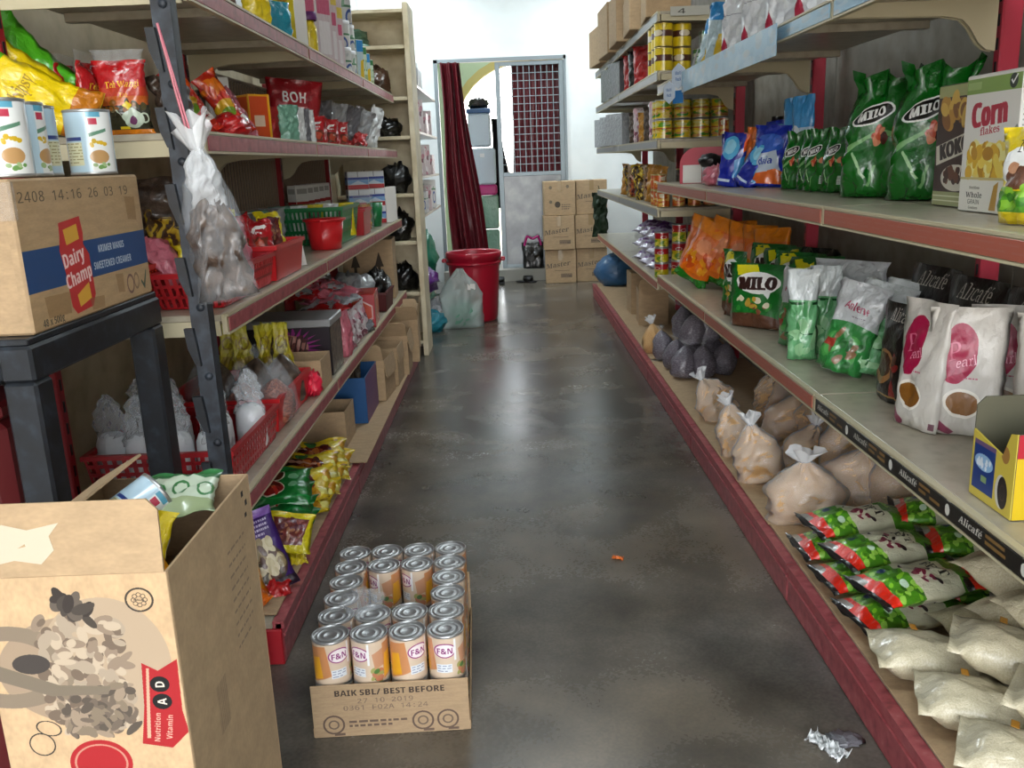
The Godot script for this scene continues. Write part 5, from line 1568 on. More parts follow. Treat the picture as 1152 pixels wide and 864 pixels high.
# sloped plastic basket; style 0 solid, 1 square holes, 2 upright slots; w along x, d along z
func basket(label: String, at: Vector3, w: float, d: float, h: float, mat, style := 0, turn := 0.0, flare := 0.12) -> Node3D:
	var t := thing("basket", label, "basket", at, turn)
	var k := 1.0 - flare
	var rim := begin(false)
	for s in [-1.0, 1.0]:
		addbox(rim, Vector3(0, h, s * d * 0.5), Vector3(w + 0.014, 0.012, 0.014))
		addbox(rim, Vector3(s * w * 0.5, h, 0), Vector3(0.014, 0.012, d - 0.014))
	part(t, "rim", finish(rim), mat)
	part(t, "floor_panel", rbox(w * k, 0.004, d * k, 0.001), mat, Vector3(0, 0.001, 0))
	for i in 4:
		var along := w if i < 2 else d
		var sg := 1.0 if i % 2 == 0 else -1.0
		var out := Vector3(0, 0, sg) if i < 2 else Vector3(sg, 0, 0)
		var ax := Vector3(1, 0, 0) if i < 2 else Vector3(0, 0, 1)
		var half := (d if i < 2 else w) * 0.5
		var lo := out * half * k
		var hi := out * half + Vector3(0, h, 0)
		var st := begin(false)
		var b0 := lo - ax * along * 0.5 * k
		var b1 := lo + ax * along * 0.5 * k
		var t0 := hi - ax * along * 0.5
		var t1 := hi + ax * along * 0.5
		var th := out * 0.0025
		var spans := []
		if style == 0:
			spans = [[0.0, 1.0, 0.0, 1.0]]
		elif style == 1:
			var n := maxi(4, int(along / 0.024))
			for q in n + 1: spans.append([(q - 0.22) / n, (q + 0.22) / n, 0.0, 1.0])
			var m := maxi(3, int(h / 0.022))
			for q in m + 1: spans.append([0.0, 1.0, (q - 0.2) / m, (q + 0.2) / m])
		else:
			var n := maxi(4, int(along / 0.018))
			for q in n + 1: spans.append([(q - 0.25) / n, (q + 0.25) / n, 0.0, 1.0])
			for q in [0.0, 0.36, 0.68, 0.96]: spans.append([0.0, 1.0, q - 0.04, q + 0.05])
		for sp in spans:
			var u0 := clampf(sp[0], 0, 1)
			var u1 := clampf(sp[1], 0, 1)
			var v0 := clampf(sp[2], 0, 1)
			var v1 := clampf(sp[3], 0, 1)
			var p := []
			for c in [[u0, v0], [u1, v0], [u1, v1], [u0, v1]]:
				p.append(b0.lerp(b1, c[0]).lerp(t0.lerp(t1, c[0]), c[1]))
			quad(st, p[0] + th, p[1] + th, p[2] + th, p[3] + th, out)
			quad(st, p[0], p[1], p[2], p[3], -out)
			if style > 0:
				for e in 4: quad(st, p[e], p[(e + 1) % 4], p[(e + 1) % 4] + th, p[e] + th, (p[e] + p[(e + 1) % 4]) * 0.5 - (p[0] + p[2]) * 0.5)
		part(t, "side_wall", finish(st), mat)
	return t

func cereal_box(nm: String, label: String, at: Vector3, sz: Vector3, front, side, rest, turn: float, group := "", cat := "box") -> Node3D:
	var t := thing(nm, label, cat, at, turn, group)
	part(t, "body", rbox(sz.x, sz.y, sz.z, 0.0015, true), [front, side, rest])
	part(t, "top_flap", rbox(sz.x - 0.004, 0.001, sz.z - 0.004, 0.0003), rest, Vector3(0, sz.y, 0))
	return t

# ---------------------------------------------------------------- the front left: stand, cartons, post
func build_left_front() -> void:
	# steel stand
	var t := thing("steel_stand", "dark square-tube steel stand carrying the creamer carton", "stand", Vector3(-0.98, 0, -1.68))
	for sx in [-1, 1]:
		for sz in [-1, 1]:
			part(t, "leg", rbox(0.056, 0.93, 0.056, 0.005), M.black_steel, Vector3(sx * 0.172, 0.0, sz * 0.247))
	for sx in [-1, 1]: part(t, "long_rail", rbox(0.056, 0.06, 0.55, 0.005), M.black_steel, Vector3(sx * 0.172, 0.93, 0))
	for sz in [-1, 1]: part(t, "short_rail", rbox(0.288, 0.06, 0.056, 0.005), M.black_steel, Vector3(0, 0.93, sz * 0.247))
	part(t, "top_plate", rbox(0.39, 0.012, 0.54, 0.002), M.black_steel, Vector3(0, 0.99, 0))
	# creamer carton on it
	t = thing("carton", "brown carton with a blue band and a red and yellow can logo", "carton", Vector3(-0.965, 1.003, -1.685), 90)
	part(t, "body", rbox(0.5, 0.25, 0.36, 0.004, true), [M.creamer_carton, M.kraft, M.kraft])
	part(t, "tape", rbox(0.012, 0.06, 0.352, 0.001), M.clear_film, Vector3(-0.247, 0.185, 0.006))
	part(t, "tape", rbox(0.498, 0.0012, 0.05, 0.0003), M.tape, Vector3(0, 0.25, 0))
	# cans on the carton
	var cx := [[-0.85, -1.885, 195.0], [-0.89, -1.735, 120.0], [-0.865, -1.645, 60.0], [-0.85, -1.555, 200.0]]
	for q in cx: can("soy_can", "pale blue soy drink can on the creamer carton, %s from the slotted post" % nth(cx.find(q)), Vector3(q[0], 1.255, q[1]), 0.045, 0.128, M.soy_can, q[2], "soy cans on the creamer carton")
	# dark red crate behind the near leg
	t = thing("crate", "dark red plastic crate standing inside the steel stand", "crate", Vector3(-1.0, 0.001, -1.5))
	part(t, "body", rbox(0.26, 0.86, 0.13, 0.02), M.dark_red_plastic)
	part(t, "rim", rbox(0.28, 0.03, 0.15, 0.008), M.dark_red_plastic, Vector3(0, 0.86, 0))
	# tall cereal carton
	t = open_carton("cereal_carton", "tall open brown carton printed with a cereal bowl and a red ribbon", Vector3(-0.56, 0.001, -1.185), Vector3(0.24, 0.775, 0.355), 0, [-10, null, -60, null], M.cereal_carton, M.cereal_carton_side)
	var fl: MeshInstance3D = t.get_node("flap")
	part(fl, "torn_tape", prism([Vector2(-0.05, 0.0), Vector2(-0.02, 0.004), Vector2(0.012, -0.004), Vector2(0.03, 0.012), Vector2(0.026, 0.03), Vector2(0.04, 0.045), Vector2(0.0, 0.04), Vector2(-0.03, 0.05), Vector2(-0.058, 0.03)], 0.0006), M.torn_tape, Vector3(-0.045, 0.018, 0.0023), Vector3(0, 0, 4))
	# things inside it
	var inn := Vector3(-0.55, 0.0, -1.185)
	can("milk_can", "green and white can tilted in the mouth of the cereal carton", inn + Vector3(-0.075, 0.735, -0.03), 0.036, 0.11, M.soy_can, 0.0, "", null, Vector3(-30, 30, -62))
	item("green_carton", "pale green printed packet lying flat in the cereal carton", "packet", bag(0.12, 0.12, 0.03, 1, 61, 0.004), M.green_can, inn + Vector3(0.03, 0.755, -0.06), Vector3(-78, 10, 0))
	item("packet", "orange and green packet wedged in the front of the cereal carton", "packet", bag(0.09, 0.13, 0.03, 1, 62, 0.004), M.orange_snack, inn + Vector3(0.045, 0.65, 0.07), Vector3(-22, 15, 20))
	item("packet", "yellow and green packet at the side of the cereal carton", "packet", bag(0.08, 0.13, 0.03, 1, 63, 0.004), M.honey_bag, inn + Vector3(-0.01, 0.66, 0.02), Vector3(-30, -20, 0))
	item("packing_paper", "brown packing paper filling the cereal carton", "paper", rbox(0.18, 0.64, 0.34, 0.01), M.kraft_dark, inn + Vector3(0, 0.006, 0))
	# slotted post with the hanging bag
	t = thing("slotted_post", "grey slotted steel post with hooks at the end of the left shelves", "post", Vector3(-0.69, 0, -1.935))
	var st := begin(false)
	addbox(st, Vector3(0, 1.1, 0), Vector3(0.04, 2.2, 0.004))
	addbox(st, Vector3(0.018, 1.1, -0.018), Vector3(0.004, 2.2, 0.036))
	part(t, "angle_iron", finish(st), M.slate_steel)
	for k in 10:
		part(t, "hook", prism([Vector2(-0.012, 0.035), Vector2(0.008, 0.035), Vector2(0.012, 0.0), Vector2(0.016, -0.05), Vector2(0.004, -0.045), Vector2(-0.008, -0.01)], 0.012), M.black_steel, Vector3(-0.022, 0.42 + 0.155 * k, 0.008))
		part(t, "bolt", lathe([Vector2(0.009, 0), Vector2(0.009, 0.005), Vector2(0.0, 0.006)], 8), M.slate_steel, Vector3(0.006, 0.5 + 0.155 * k, 0.002), Vector3(90, 0, 0))
	t = thing("hanging_bag", "clear plastic bag of dried brown goods hanging from the slotted post", "bag", Vector3(-0.605, 0.985, -1.9))
	t.rotation_degrees = Vector3(0, 20, 6)
	part(t, "film", bag(0.128, 0.33, 0.095, 4, 71, 0.014), M.clear_film)
	part(t, "contents", bag(0.118, 0.25, 0.08, 4, 71, 0.018), M.dried_brown, Vector3(0, 0.004, 0))
	part(t, "milky_neck", bag(0.075, 0.13, 0.06, 4, 74, 0.01), M.milky_film, Vector3(0, 0.195, 0))
	part(t, "tied_top", tuft(0.036, 0.075, 5), M.white_knot, Vector3(0, 0.3, 0))
	st = begin()
	addtube(st, [Vector3(-0.006, 0.355, 0), Vector3(-0.012, 0.45, 0), Vector3(-0.02, 0.56, 0)], 0.0025)
	addtube(st, [Vector3(-0.012, 0.355, 0.003), Vector3(-0.016, 0.45, 0.004), Vector3(-0.02, 0.56, 0.0)], 0.0025)
	part(t, "pink_string", finish(st), M.pink_bag)

# ---------------------------------------------------------------- goods on the left shelves
func build_left_shelves() -> void:
	# --- third shelf up (1.342): tea packs and crisps at the near end
	var y := 1.343
	var tea := bag(0.125, 0.17, 0.05, 1, 81, 0.006)
	var q := [[-0.9, -2.2, 4.0, "red tea packet with a teapot picture, facing the shop front, next to the slotted post"], [-0.985, -2.22, 92.0, "middle red tea packet turned sideways behind the cans"], [-1.05, -2.25, 92.0, "red tea packet turned sideways beside the yellow crisps"]]
	for e in q:
		var t := thing("tea_packet", e[3], "tea packet", Vector3(e[0], y, e[1]), e[2], "red tea packets")
		part(t, "packet", tea, M.tea_pack)
		part(t, "clear_header", bag(0.126, 0.036, 0.01, 1, 82, 0.003), M.clear_film, Vector3(0, 0.158, 0))
	item("crisps_bag", "bright yellow crisps bag slumped over the shelf end", "crisps", bag(0.13, 0.24, 0.05, 1, 83, 0.01), M.crisps, Vector3(-0.93, y + 0.03, -2.1), Vector3(-10, 20, 64), "yellow crisps bags")
	item("crisps_bag", "yellow crisps bag with a green top beside the tea packets", "crisps", bag(0.15, 0.22, 0.05, 1, 84, 0.01), M.crisps, Vector3(-1.02, y + 0.05, -2.15), Vector3(-14, 20, 50), "yellow crisps bags")
	item("crisps_bag", "lime green crisps bag at the back of the shelf end", "crisps", bag(0.17, 0.22, 0.05, 1, 85, 0.01), M.lime_bag, Vector3(-1.06, y + 0.08, -2.2), Vector3(-10, 20, 40), "yellow crisps bags")
	# sweets and boxes in the near bay
	item("sweet_packet", "long red and orange sweets packet leaning along the shelf", "sweets", bag(0.075, 0.2, 0.045, 1, 91, 0.008), M.sweet_pack, Vector3(-0.755, y + 0.005, -2.68), Vector3(-5, 40, 32))
	item("sweet_packet", "dark red and orange sweets packet leaning beside the pink string", "sweets", bag(0.07, 0.19, 0.05, 1, 92, 0.01), M.sweet_pack, Vector3(-0.78, y + 0.005, -2.45), Vector3(-8, 30, 30))
	item("sweet_packet", "maroon wrapped sweets packet slumped behind the slotted post", "sweets", bag(0.09, 0.15, 0.06, 1, 93, 0.014), M.dried_brown, Vector3(-0.8, y, -2.3), Vector3(-10, 30, 10))
	item("sweet_packet", "small dark red bag of sweets lying on the shelf edge", "sweets", lump(0.05, 0.06, 0.06, 17, 0.3), M.red_bag, Vector3(-0.76, y, -2.55))
	item("silver_packet", "silver and red packet leaning on the orange box", "packet", bag(0.07, 0.17, 0.04, 1, 94, 0.01), M.pink_bag, Vector3(-0.78, y, -2.84), Vector3(-10, 50, 28))
	cereal_box("orange_box", "orange box with yellow edges on the tea shelf", Vector3(-0.82, y, -3.02), Vector3(0.075, 0.145, 0.09), M.orange_box, M.orange_box, M.orange_box, 45)
	cereal_box("white_box", "plain white box standing behind the sweets", Vector3(-0.97, y, -3.15), Vector3(0.07, 0.215, 0.06), M.white_card, M.white_card, M.white_card, 30)
	for k in 3: cereal_box("small_box", "slim pale box behind the orange box, %s from it" % nth(k), Vector3(-0.98 + 0.01 * k, y, -3.26 - 0.1 * k), Vector3(0.04, 0.15, 0.04), M.white_card if k < 2 else M.grey_carton, M.white_card, M.white_card, 30, "slim pale boxes on the tea shelf")
	item("green_packet", "pale green tea packet at the front of the tea shelf", "packet", bag(0.085, 0.12, 0.04, 0, 95, 0.008), M.bluish_green_bag, Vector3(-0.735, y, -3.14), Vector3(0, 50, 0))
	item("red_packet", "flat red packet behind the pale green one", "packet", bag(0.1, 0.12, 0.03, 0, 96, 0.006), M.red_bag, Vector3(-0.82, y, -3.2), Vector3(0, 40, 0))
	for k in 3: item("white_sachet", "%s sachet in the row before the red tea bag, %s from the pale green packet" % [["white", "grey", "white"][k], nth(k)], "sachet", bag(0.035, 0.12, 0.03, 0, 97 + k, 0.004), M.white_bag if k != 1 else M.grey_bag, Vector3(-0.73, y, -3.3 - 0.085 * k), Vector3(0, 55, 0), "white sachets on the tea shelf")
	item("tea_bag", "large red bag with white lettering standing at the back of the tea shelf", "tea bag", bag(0.22, 0.255, 0.07, 0, 101, 0.006), M.red_tea_bag, Vector3(-0.86, y, -3.72), Vector3(0, 18, -6))
	for k in 5: item("red_packet", "small red packet with white script, %s after the sachets on the tea shelf" % nth(k), "packet", bag(0.085, 0.105, 0.035, 0, 103 + k % 2, 0.006), M.small_red, Vector3(-0.74 - 0.02 * (k % 2), y, -3.6 - 0.14 * k), Vector3(0, 40 + 5 * k, 0), "small red packets on the tea shelf")
	for k in 4: item("silver_bag", "%s plastic packet behind the small red ones, %s towards the bookcase" % [["grey", "silver"][k % 2], nth(k)], "packet", bag(0.11, 0.21, 0.05, 0, 110 + k % 2, 0.014), M.silver_bag if k % 2 else M.grey_bag, Vector3(-0.85 + 0.02 * k, y, -4.3 - 0.16 * k), Vector3(0, 35, -8 * k), "silver packets on the tea shelf")
	item("silver_bag", "white and silver bag leaning at the end of the tea shelf", "packet", bag(0.1, 0.23, 0.05, 0, 113, 0.012), M.white_bag, Vector3(-0.74, y, -4.95), Vector3(0, 50, -22))
	for k in 3: item("red_packet", "crumpled red packet lying on the tea shelf edge, %s towards the bookcase" % nth(k), "packet", bag(0.09, 0.1, 0.04, 1, 114, 0.012), M.red_bag, Vector3(-0.75, y + 0.02, -4.6 - 0.14 * k), Vector3(-60, 40 * k, 0), "crumpled red packets on the tea shelf")
	# --- top shelf (1.665)
	y = 1.666
	item("blue_packet", "shiny blue packet at the edge of the top left shelf", "packet", bag(0.13, 0.12, 0.07, 2, 121, 0.006), M.teal_bag, Vector3(-0.745, y, -3.12), Vector3(0, 50, 0))
	item("yellow_packet", "yellow packet at the edge of the top left shelf", "packet", bag(0.1, 0.13, 0.06, 2, 122, 0.006), M.yellow_bag, Vector3(-0.745, y, -2.9), Vector3(0, 50, 0))
	item("dark_packet", "dark red packet near the end of the top left shelf", "packet", bag(0.14, 0.13, 0.08, 2, 123, 0.01), M.brown_bag, Vector3(-0.78, y, -2.6), Vector3(0, 60, 0))
	cereal_box("tall_box", "tall white and yellow pack standing behind the blue packet", Vector3(-0.76, y, -3.42), Vector3(0.06, 0.3, 0.1), M.white_card, M.yellow_sachet, M.white_card, 60)
	var t: Node3D
	for k in 2:
		t = thing("lotion_bottle", "yellow lotion bottle with a purple cap, %s the pink packs" % ["away from", "against"][k], "bottle", Vector3(-0.735 - 0.03 * k, y, -3.62 - 0.09 * k), 0, "lotion bottles on the top left shelf")
		part(t, "body", lathe([Vector2(0, 0), Vector2(0.026, 0), Vector2(0.028, 0.01), Vector2(0.028, 0.1), Vector2(0.018, 0.13)], 14), M.yellow_bag)
		part(t, "cap", lathe([Vector2(0.03, 0.13), Vector2(0.032, 0.135), Vector2(0.03, 0.16), Vector2(0, 0.162)], 14), M.purple_plastic)
	for k in 3: cereal_box("tall_box", "%s pink and white pack in the row on the top left shelf" % ["tallest", "middle-height", "shortest"][k], Vector3(-0.745, y, -3.86 - 0.13 * k), Vector3(0.1, 0.42 - 0.05 * k, 0.06), M.pink_tall, M.pink_tall, M.white_card, 62, "tall pink packs on the top left shelf")
	for k in 4:
		t = thing("canister", "white canister with blue rings, %s of the stack %s the pink packs" % [["bottom", "top"][k / 2], ["next to", "further from"][k % 2]], "canister", Vector3(-0.74, y + 0.115 * (k / 2), -4.32 - 0.13 * (k % 2)), 40 * k, "white canisters on the top left shelf")
		part(t, "body", lathe([Vector2(0, 0), Vector2(0.042, 0), Vector2(0.043, 0.004), Vector2(0.043, 0.1)], 18), M.white_canister)
		part(t, "lid", lathe([Vector2(0.045, 0.098), Vector2(0.045, 0.113), Vector2(0, 0.114)], 18), M.white_plastic)
	t = thing("canister", "tall white canister on the stack at the top left shelf", "canister", Vector3(-0.74, y + 0.23, -4.42), 0)
	part(t, "body", lathe([Vector2(0, 0), Vector2(0.042, 0), Vector2(0.042, 0.13)], 18), M.white_canister)
	part(t, "lid", lathe([Vector2(0.044, 0.13), Vector2(0.044, 0.145), Vector2(0, 0.146)], 18), M.white_plastic)
	for k in 4: cereal_box("toothpaste_box", "%s toothpaste box on the top left shelf, %s from the canisters" % [["blue and yellow", "green and white"][k % 2], nth(k)], Vector3(-0.735, y, -4.75 - 0.11 * k), Vector3(0.045, 0.2 - 0.02 * k, 0.04), M.green_can if k % 2 else M.blue_yellow_pack, M.green_can, M.white_card, 50, "toothpaste boxes on the top left shelf")
	item("brown_bag", "crumpled brown and red bag at the far end of the top left shelf", "bag", lump(0.09, 0.13, 0.12, 19, 0.25), M.brown_bag, Vector3(-0.79, y, -5.4))
	item("green_strip_pack", "flat green pack lying on the top left shelf edge", "packet", bag(0.3, 0.1, 0.03, 1, 125, 0.006), M.green_bag, Vector3(-0.72, y + 0.012, -4.72), Vector3(-80, 90, 0))
	# --- second shelf (0.925)
	y = 0.926
	basket("orange-red slotted basket of yellow packets at the shelf end", Vector3(-0.985, y, -2.27), 0.19, 0.3, 0.105, M.orange_red_plastic, 2)
	for k in 5: item("yellow_packet", "%s chips packet in the orange-red basket, %s from the bottom" % [["yellow", "brown and yellow"][int(k > 1)], nth(k)], "packet", bag(0.1, 0.16, 0.04, 1, 131 + k, 0.014), M.yellow_bag if k < 2 else M.banana_chips, Vector3(-0.97 + 0.03 * (k - 2), y + 0.02 + 0.018 * k, -2.2 - 0.04 * k), Vector3(-30, 40 * k, 25 * (k % 3)), "banana chips packets")
	item("chips_bag", "clear bag of dark dried chips behind the yellow packets", "bag", bag(0.22, 0.22, 0.1, 1, 137, 0.02), M.dried_brown, Vector3(-0.97, y + 0.1, -2.4), Vector3(-8, 0, 0))
	basket("dark red basket of pink packets in front of the hanging bag", Vector3(-0.79, y, -2.4), 0.17, 0.5, 0.085, M.red_plastic, 2)
	basket("bright red basket with packets beside the white price tent", Vector3(-0.785, y, -2.84), 0.17, 0.36, 0.1, M.bright_red_plastic, 0)
	basket("green basket behind the red ones", Vector3(-0.98, y, -2.72), 0.18, 0.5, 0.12, M.green_plastic, 2)
	for k in 12: item("pink_packet", "%s packet in the red baskets, %s from the hanging bag" % ["small printed", nth(k)], "packet", bag(0.1, 0.14, 0.035, 1, 141 + k % 3, 0.01), [M.pink_bag, M.red_bag, M.small_red, M.yellow_snack][(k * 3 + k / 4) % 4], Vector3(-0.83 + 0.03 * (k % 3), y + 0.06, -2.25 - 0.062 * k), Vector3(-34 + 14 * (k % 2), 60 - 12 * (k % 5), 14 - 9 * (k % 3)), "packets in the red baskets")
	for k in 7: item("noodle_packet", "%s packet in the green basket behind, %s from the slotted post" % [["yellow bordered", "green", "orange"][k % 3], nth(k)], "packet", bag(0.12, 0.19, 0.035, 1, 145 + k % 3, 0.008), [M.yellow_snack, M.green_meal_pack, M.orange_snack][k % 3], Vector3(-0.95 + 0.04 * (k % 2), y + 0.02, -2.56 - 0.07 * k), Vector3(-10 + 4 * k, 50 - 8 * k, 6 * (k % 3)), "packets in the green basket")
	item("price_tent", "small white folded price card beside the red basket", "price card", prism([Vector2(-0.02, 0), Vector2(0.02, 0), Vector2(0.004, 0.1), Vector2(-0.004, 0.1)], 0.02), M.white_card, Vector3(-0.735, y, -3.11), Vector3(0, 40, 0))
	t = thing("small_tub", "small round red slotted tub on the second left shelf", "tub", Vector3(-0.765, y, -3.72))
	part(t, "wall", lathe([Vector2(0.0, 0.0), Vector2(0.062, 0.0), Vector2(0.078, 0.115), Vector2(0.07, 0.115), Vector2(0.056, 0.006), Vector2(0, 0.006)], 22), M.bright_red_plastic)
	part(t, "rim", lathe([Vector2(0.076, 0.112), Vector2(0.088, 0.116), Vector2(0.088, 0.124), Vector2(0.07, 0.122)], 22), M.bright_red_plastic)
	basket("green basket with slots beside the round red tub", Vector3(-0.87, y, -4.1), 0.3, 0.42, 0.155, M.green_plastic, 2)
	for k in 4: item("yellow_packet", "%s packet in the slotted green basket by the red tub, %s from the back" % [["white", "yellow"][k % 2], nth(k)], "packet", bag(0.09, 0.15, 0.03, 1, 151, 0.006), M.yellow_snack if k % 2 else M.white_bag, Vector3(-0.93 + 0.06 * k, y + 0.02, -3.98 - 0.05 * k), Vector3(-8, 20, 0), "packets in the far green basket")
	basket("small red basket beside the far green basket", Vector3(-0.77, y, -4.48), 0.13, 0.22, 0.12, M.red_plastic, 0)
	t = thing("ring_bag", "clear round bag of gold and red sweets hanging over the shelf edge", "bag", Vector3(-0.76, y, -4.74), 60)
	part(t, "film", bag(0.15, 0.18, 0.06, 3, 155, 0.008), M.clear_film)
	part(t, "contents", bag(0.12, 0.13, 0.04, 3, 156, 0.01), M.gold_bag, Vector3(0, 0.004, 0))
	for k in 6: item("grey_bag", "%s plastic bag behind the baskets, %s from the price card" % [["grey", "silver", "pale green"][k % 3], nth(k)], "bag", bag(0.11, 0.17, 0.06, 0, 160 + k % 3, 0.014), [M.grey_bag, M.silver_bag, M.bluish_green_bag][k % 3], Vector3(-1.0, y, -3.35 - 0.12 * k), Vector3(0, 40, 0), "grey bags behind the baskets")
	for k in 10: cereal_box("grey_carton", "grey and red carton, %s row, %s from the slotted green basket" % [["lower", "upper"][k / 5], nth(k % 5)], Vector3(-1.02, y + 0.125 * (k / 5), -4.4 - 0.135 * (k % 5)), Vector3(0.08, 0.122, 0.06), M.grey_carton, M.grey_carton, M.white_card, 55, "grey cartons on the second left shelf")
	for k in 6: cereal_box("blue_carton", "blue, white and red carton, %s layer of the %s stack on the second shelf" % [["bottom", "middle", "top"][k / 2], ["back", "front"][k % 2]], Vector3(-0.86 + 0.07 * (k % 2), y + 0.1 * (k / 2), -5.18 - 0.13 * (k % 2)), Vector3(0.12, 0.098, 0.08), M.blue_carton, M.blue_carton, M.white_card, 20, "blue cartons on the second left shelf")
	t = thing("glass_tumbler", "dark green plastic tumbler in front of the blue cartons", "tumbler", Vector3(-0.745, y, -5.02))
	part(t, "cup", lathe([Vector2(0, 0), Vector2(0.03, 0), Vector2(0.045, 0.13), Vector2(0.04, 0.13), Vector2(0.027, 0.006), Vector2(0, 0.006)], 18), M.green_plastic)
	for k in 3: cereal_box("slim_box", "slim white box on the second shelf, %s from the green tumbler" % nth(k), Vector3(-0.72, y, -5.32 - 0.12 * k), Vector3(0.04, 0.2, 0.05), M.white_card, M.white_canister, M.white_card, 40, "slim white boxes on the second left shelf")
	# --- first shelf (0.475)
	y = 0.476
	basket("large dark red lattice basket of white sugar bags", Vector3(-0.9, y, -2.33), 0.37, 0.44, 0.095, M.red_plastic, 1, 0, 0.06)
	var n := 0
	for e in [[-1.05, -2.2], [-0.965, -2.18], [-0.88, -2.19], [-0.79, -2.2], [-1.04, -2.36], [-0.94, -2.35], [-0.83, -2.36], [-0.76, -2.44]]:
		t = thing("sugar_bag", "bag of white sugar, %s, %s from the back panel" % ["row by the steel stand" if n < 4 else "row nearer the nuts", nth(n % 4)], "bag", Vector3(e[0], y + 0.006, e[1]), 25 * n, "white sugar bags")
		part(t, "filled_body", lathe([Vector2(0, 0), Vector2(0.036, 0), Vector2(0.042, 0.01), Vector2(0.043, 0.06), Vector2(0.041, 0.1), Vector2(0.034, 0.118), Vector2(0.02, 0.127), Vector2(0, 0.13)], 16, 0.04, 3), M.white_grain)
		part(t, "film_top", bag(0.088, 0.13, 0.05, 4, 520 + n % 3, 0.014), M.sheen_film, Vector3(0, 0.1, 0))
		n += 1
	basket("pinkish red basket of nut bags behind the sugar", Vector3(-0.9, y, -2.8), 0.36, 0.42, 0.1, M.bright_red_plastic, 0, 0, 0.06)
	for e in [[-0.95, -2.68, 1], [-0.83, -2.66, 2], [-0.76, -2.7, 3]]:
		t = tied_sack("nut_bag", "clear bag of red-brown peanuts, %s from the back panel" % nth(e[2] - 1), "bag", Vector3(e[0], y + 0.008, e[1]), 0.06, 0.14, M.peanuts, e[2] + 20, Vector3(-6, 60 * e[2], 4), "peanut bags", M.clear_film, 0.5)
		part(t, "film_sleeve", sack_body(0.064, 0.21, e[2] + 4, 0.16), M.clear_film)
	for e in [[-0.87, -2.86, 1], [-0.78, -2.9, 2], [-0.99, -2.88, 3]]:
		t = tied_sack("spice_bag", "clear bag of brown spice powder %s" % ["in the middle of the nut basket", "at the aisle side of the nut basket", "at the back of the nut basket"][e[2] - 1], "bag", Vector3(e[0], y + 0.008, e[1]), 0.062, 0.17, M.dried_brown, e[2] + 30, Vector3(4, 70 * e[2], -5), "spice bags", M.clear_film, 0.4)
	for k in 9: item("yellow_sachet", "yellow sachet in the low brown box, %s from the back panel" % nth(k), "sachet", bag(0.05, 0.19, 0.03, 0, 171 + k % 3, 0.008), M.yellow_sachet, Vector3(-1.06 + 0.033 * k, y + 0.07, -3.03 - 0.02 * (k % 3)), Vector3(-6 + 4 * (k % 3), 55 - 30 * (k % 3), [8, -10, 3, -5][k % 4]), "yellow sachets on the first left shelf")
	part(thing("sachet_box", "low brown box holding the yellow sachets", "box", Vector3(-0.94, y, -3.04)), "tray", rbox(0.3, 0.068, 0.06, 0.002), M.kraft_dark)
	t = open_carton("tray_carton", "shallow open brown carton tray at the shelf edge", Vector3(-0.795, y, -3.16), Vector3(0.21, 0.115, 0.17), 0, [null, null, null, null])
	part(t, "sachet", bag(0.035, 0.13, 0.02, 1, 178, 0.006), M.dried_brown, Vector3(-0.09, 0.03, 0.06), Vector3(0, 20, -8))
	item("pink_net", "bright pink plastic netting hanging beside the carton tray", "netting", lump(0.03, 0.08, 0.05, 23, 0.4, 4.0), M.pink_plastic, Vector3(-0.715, y, -3.04))
	t = thing("chocolate_display", "black display box with a purple sunburst print", "display box", Vector3(-0.86, y, -3.44))
	part(t, "body", rbox(0.32, 0.19, 0.22, 0.003, true), [M.purple_display, M.dried_brown, M.black_card])
	part(t, "clear_lid", rbox(0.33, 0.03, 0.24, 0.004), M.grey_card, Vector3(0, 0.19, 0))
	item("tube_stack", "row of brown foil tubes beside the black display box", "tubes", bag(0.1, 0.19, 0.05, 2, 181, 0.006), M.pink_bag, Vector3(-0.715, y, -3.7), Vector3(0, 80, 0))
	for k in 3: item("foil_pack", "pink and brown foil pack at the shelf edge, %s from the black display box" % nth(k), "packet", bag(0.15, 0.16, 0.04, 2, 182 + k, 0.008), M.pink_carton, Vector3(-0.725, y, -3.84 - 0.15 * k), Vector3(0, 82, 4), "foil packs at the shelf edge")
	for k in 8: item("meat_pack", "%s flat packet, %s from the bottom of the pile on the dark carton" % [["red", "silver", "pink"][k % 3], nth(k)], "packet", bag(0.24, 0.18, 0.045, 1, 186 + k % 3, 0.014), [M.red_bag, M.silver_bag, M.pink_bag][k % 3], Vector3(-0.9 + 0.03 * (k % 3), y + 0.14 + 0.02 * k, -3.82 - 0.055 * k), Vector3(-74, 24 * k - 60, 0), "flat packets piled on the first left shelf")
	cereal_box("sweets_carton", "low dark carton under the piled flat packets", Vector3(-0.92, y, -3.98), Vector3(0.3, 0.13, 0.36), M.drab_card, M.drab_card, M.drab_card, 0)
	cereal_box("hexagon_box", "red box with an orange hexagon print on the first left shelf", Vector3(-0.8, y, -4.46), Vector3(0.22, 0.165, 0.24), M.red_hexagon, M.red_hexagon, M.red_bag, 4)
	item("silver_heap", "crinkled silver and white bag heaped behind the hexagon box", "bag", lump(0.15, 0.22, 0.17, 26, 0.3, 2.6), M.silver_bag, Vector3(-0.9, y, -4.82))
	item("silver_heap", "small blue and silver bag lying on the shelf edge by the hexagon box", "bag", lump(0.055, 0.06, 0.06, 27, 0.35, 3.0), M.grey_bag, Vector3(-0.73, y, -4.26))
	item("dark_heap", "dark crinkled bag heaped beside the arrow carton", "bag", lump(0.08, 0.2, 0.12, 28, 0.3, 2.4), M.black_bag, Vector3(-0.78, y, -5.1))
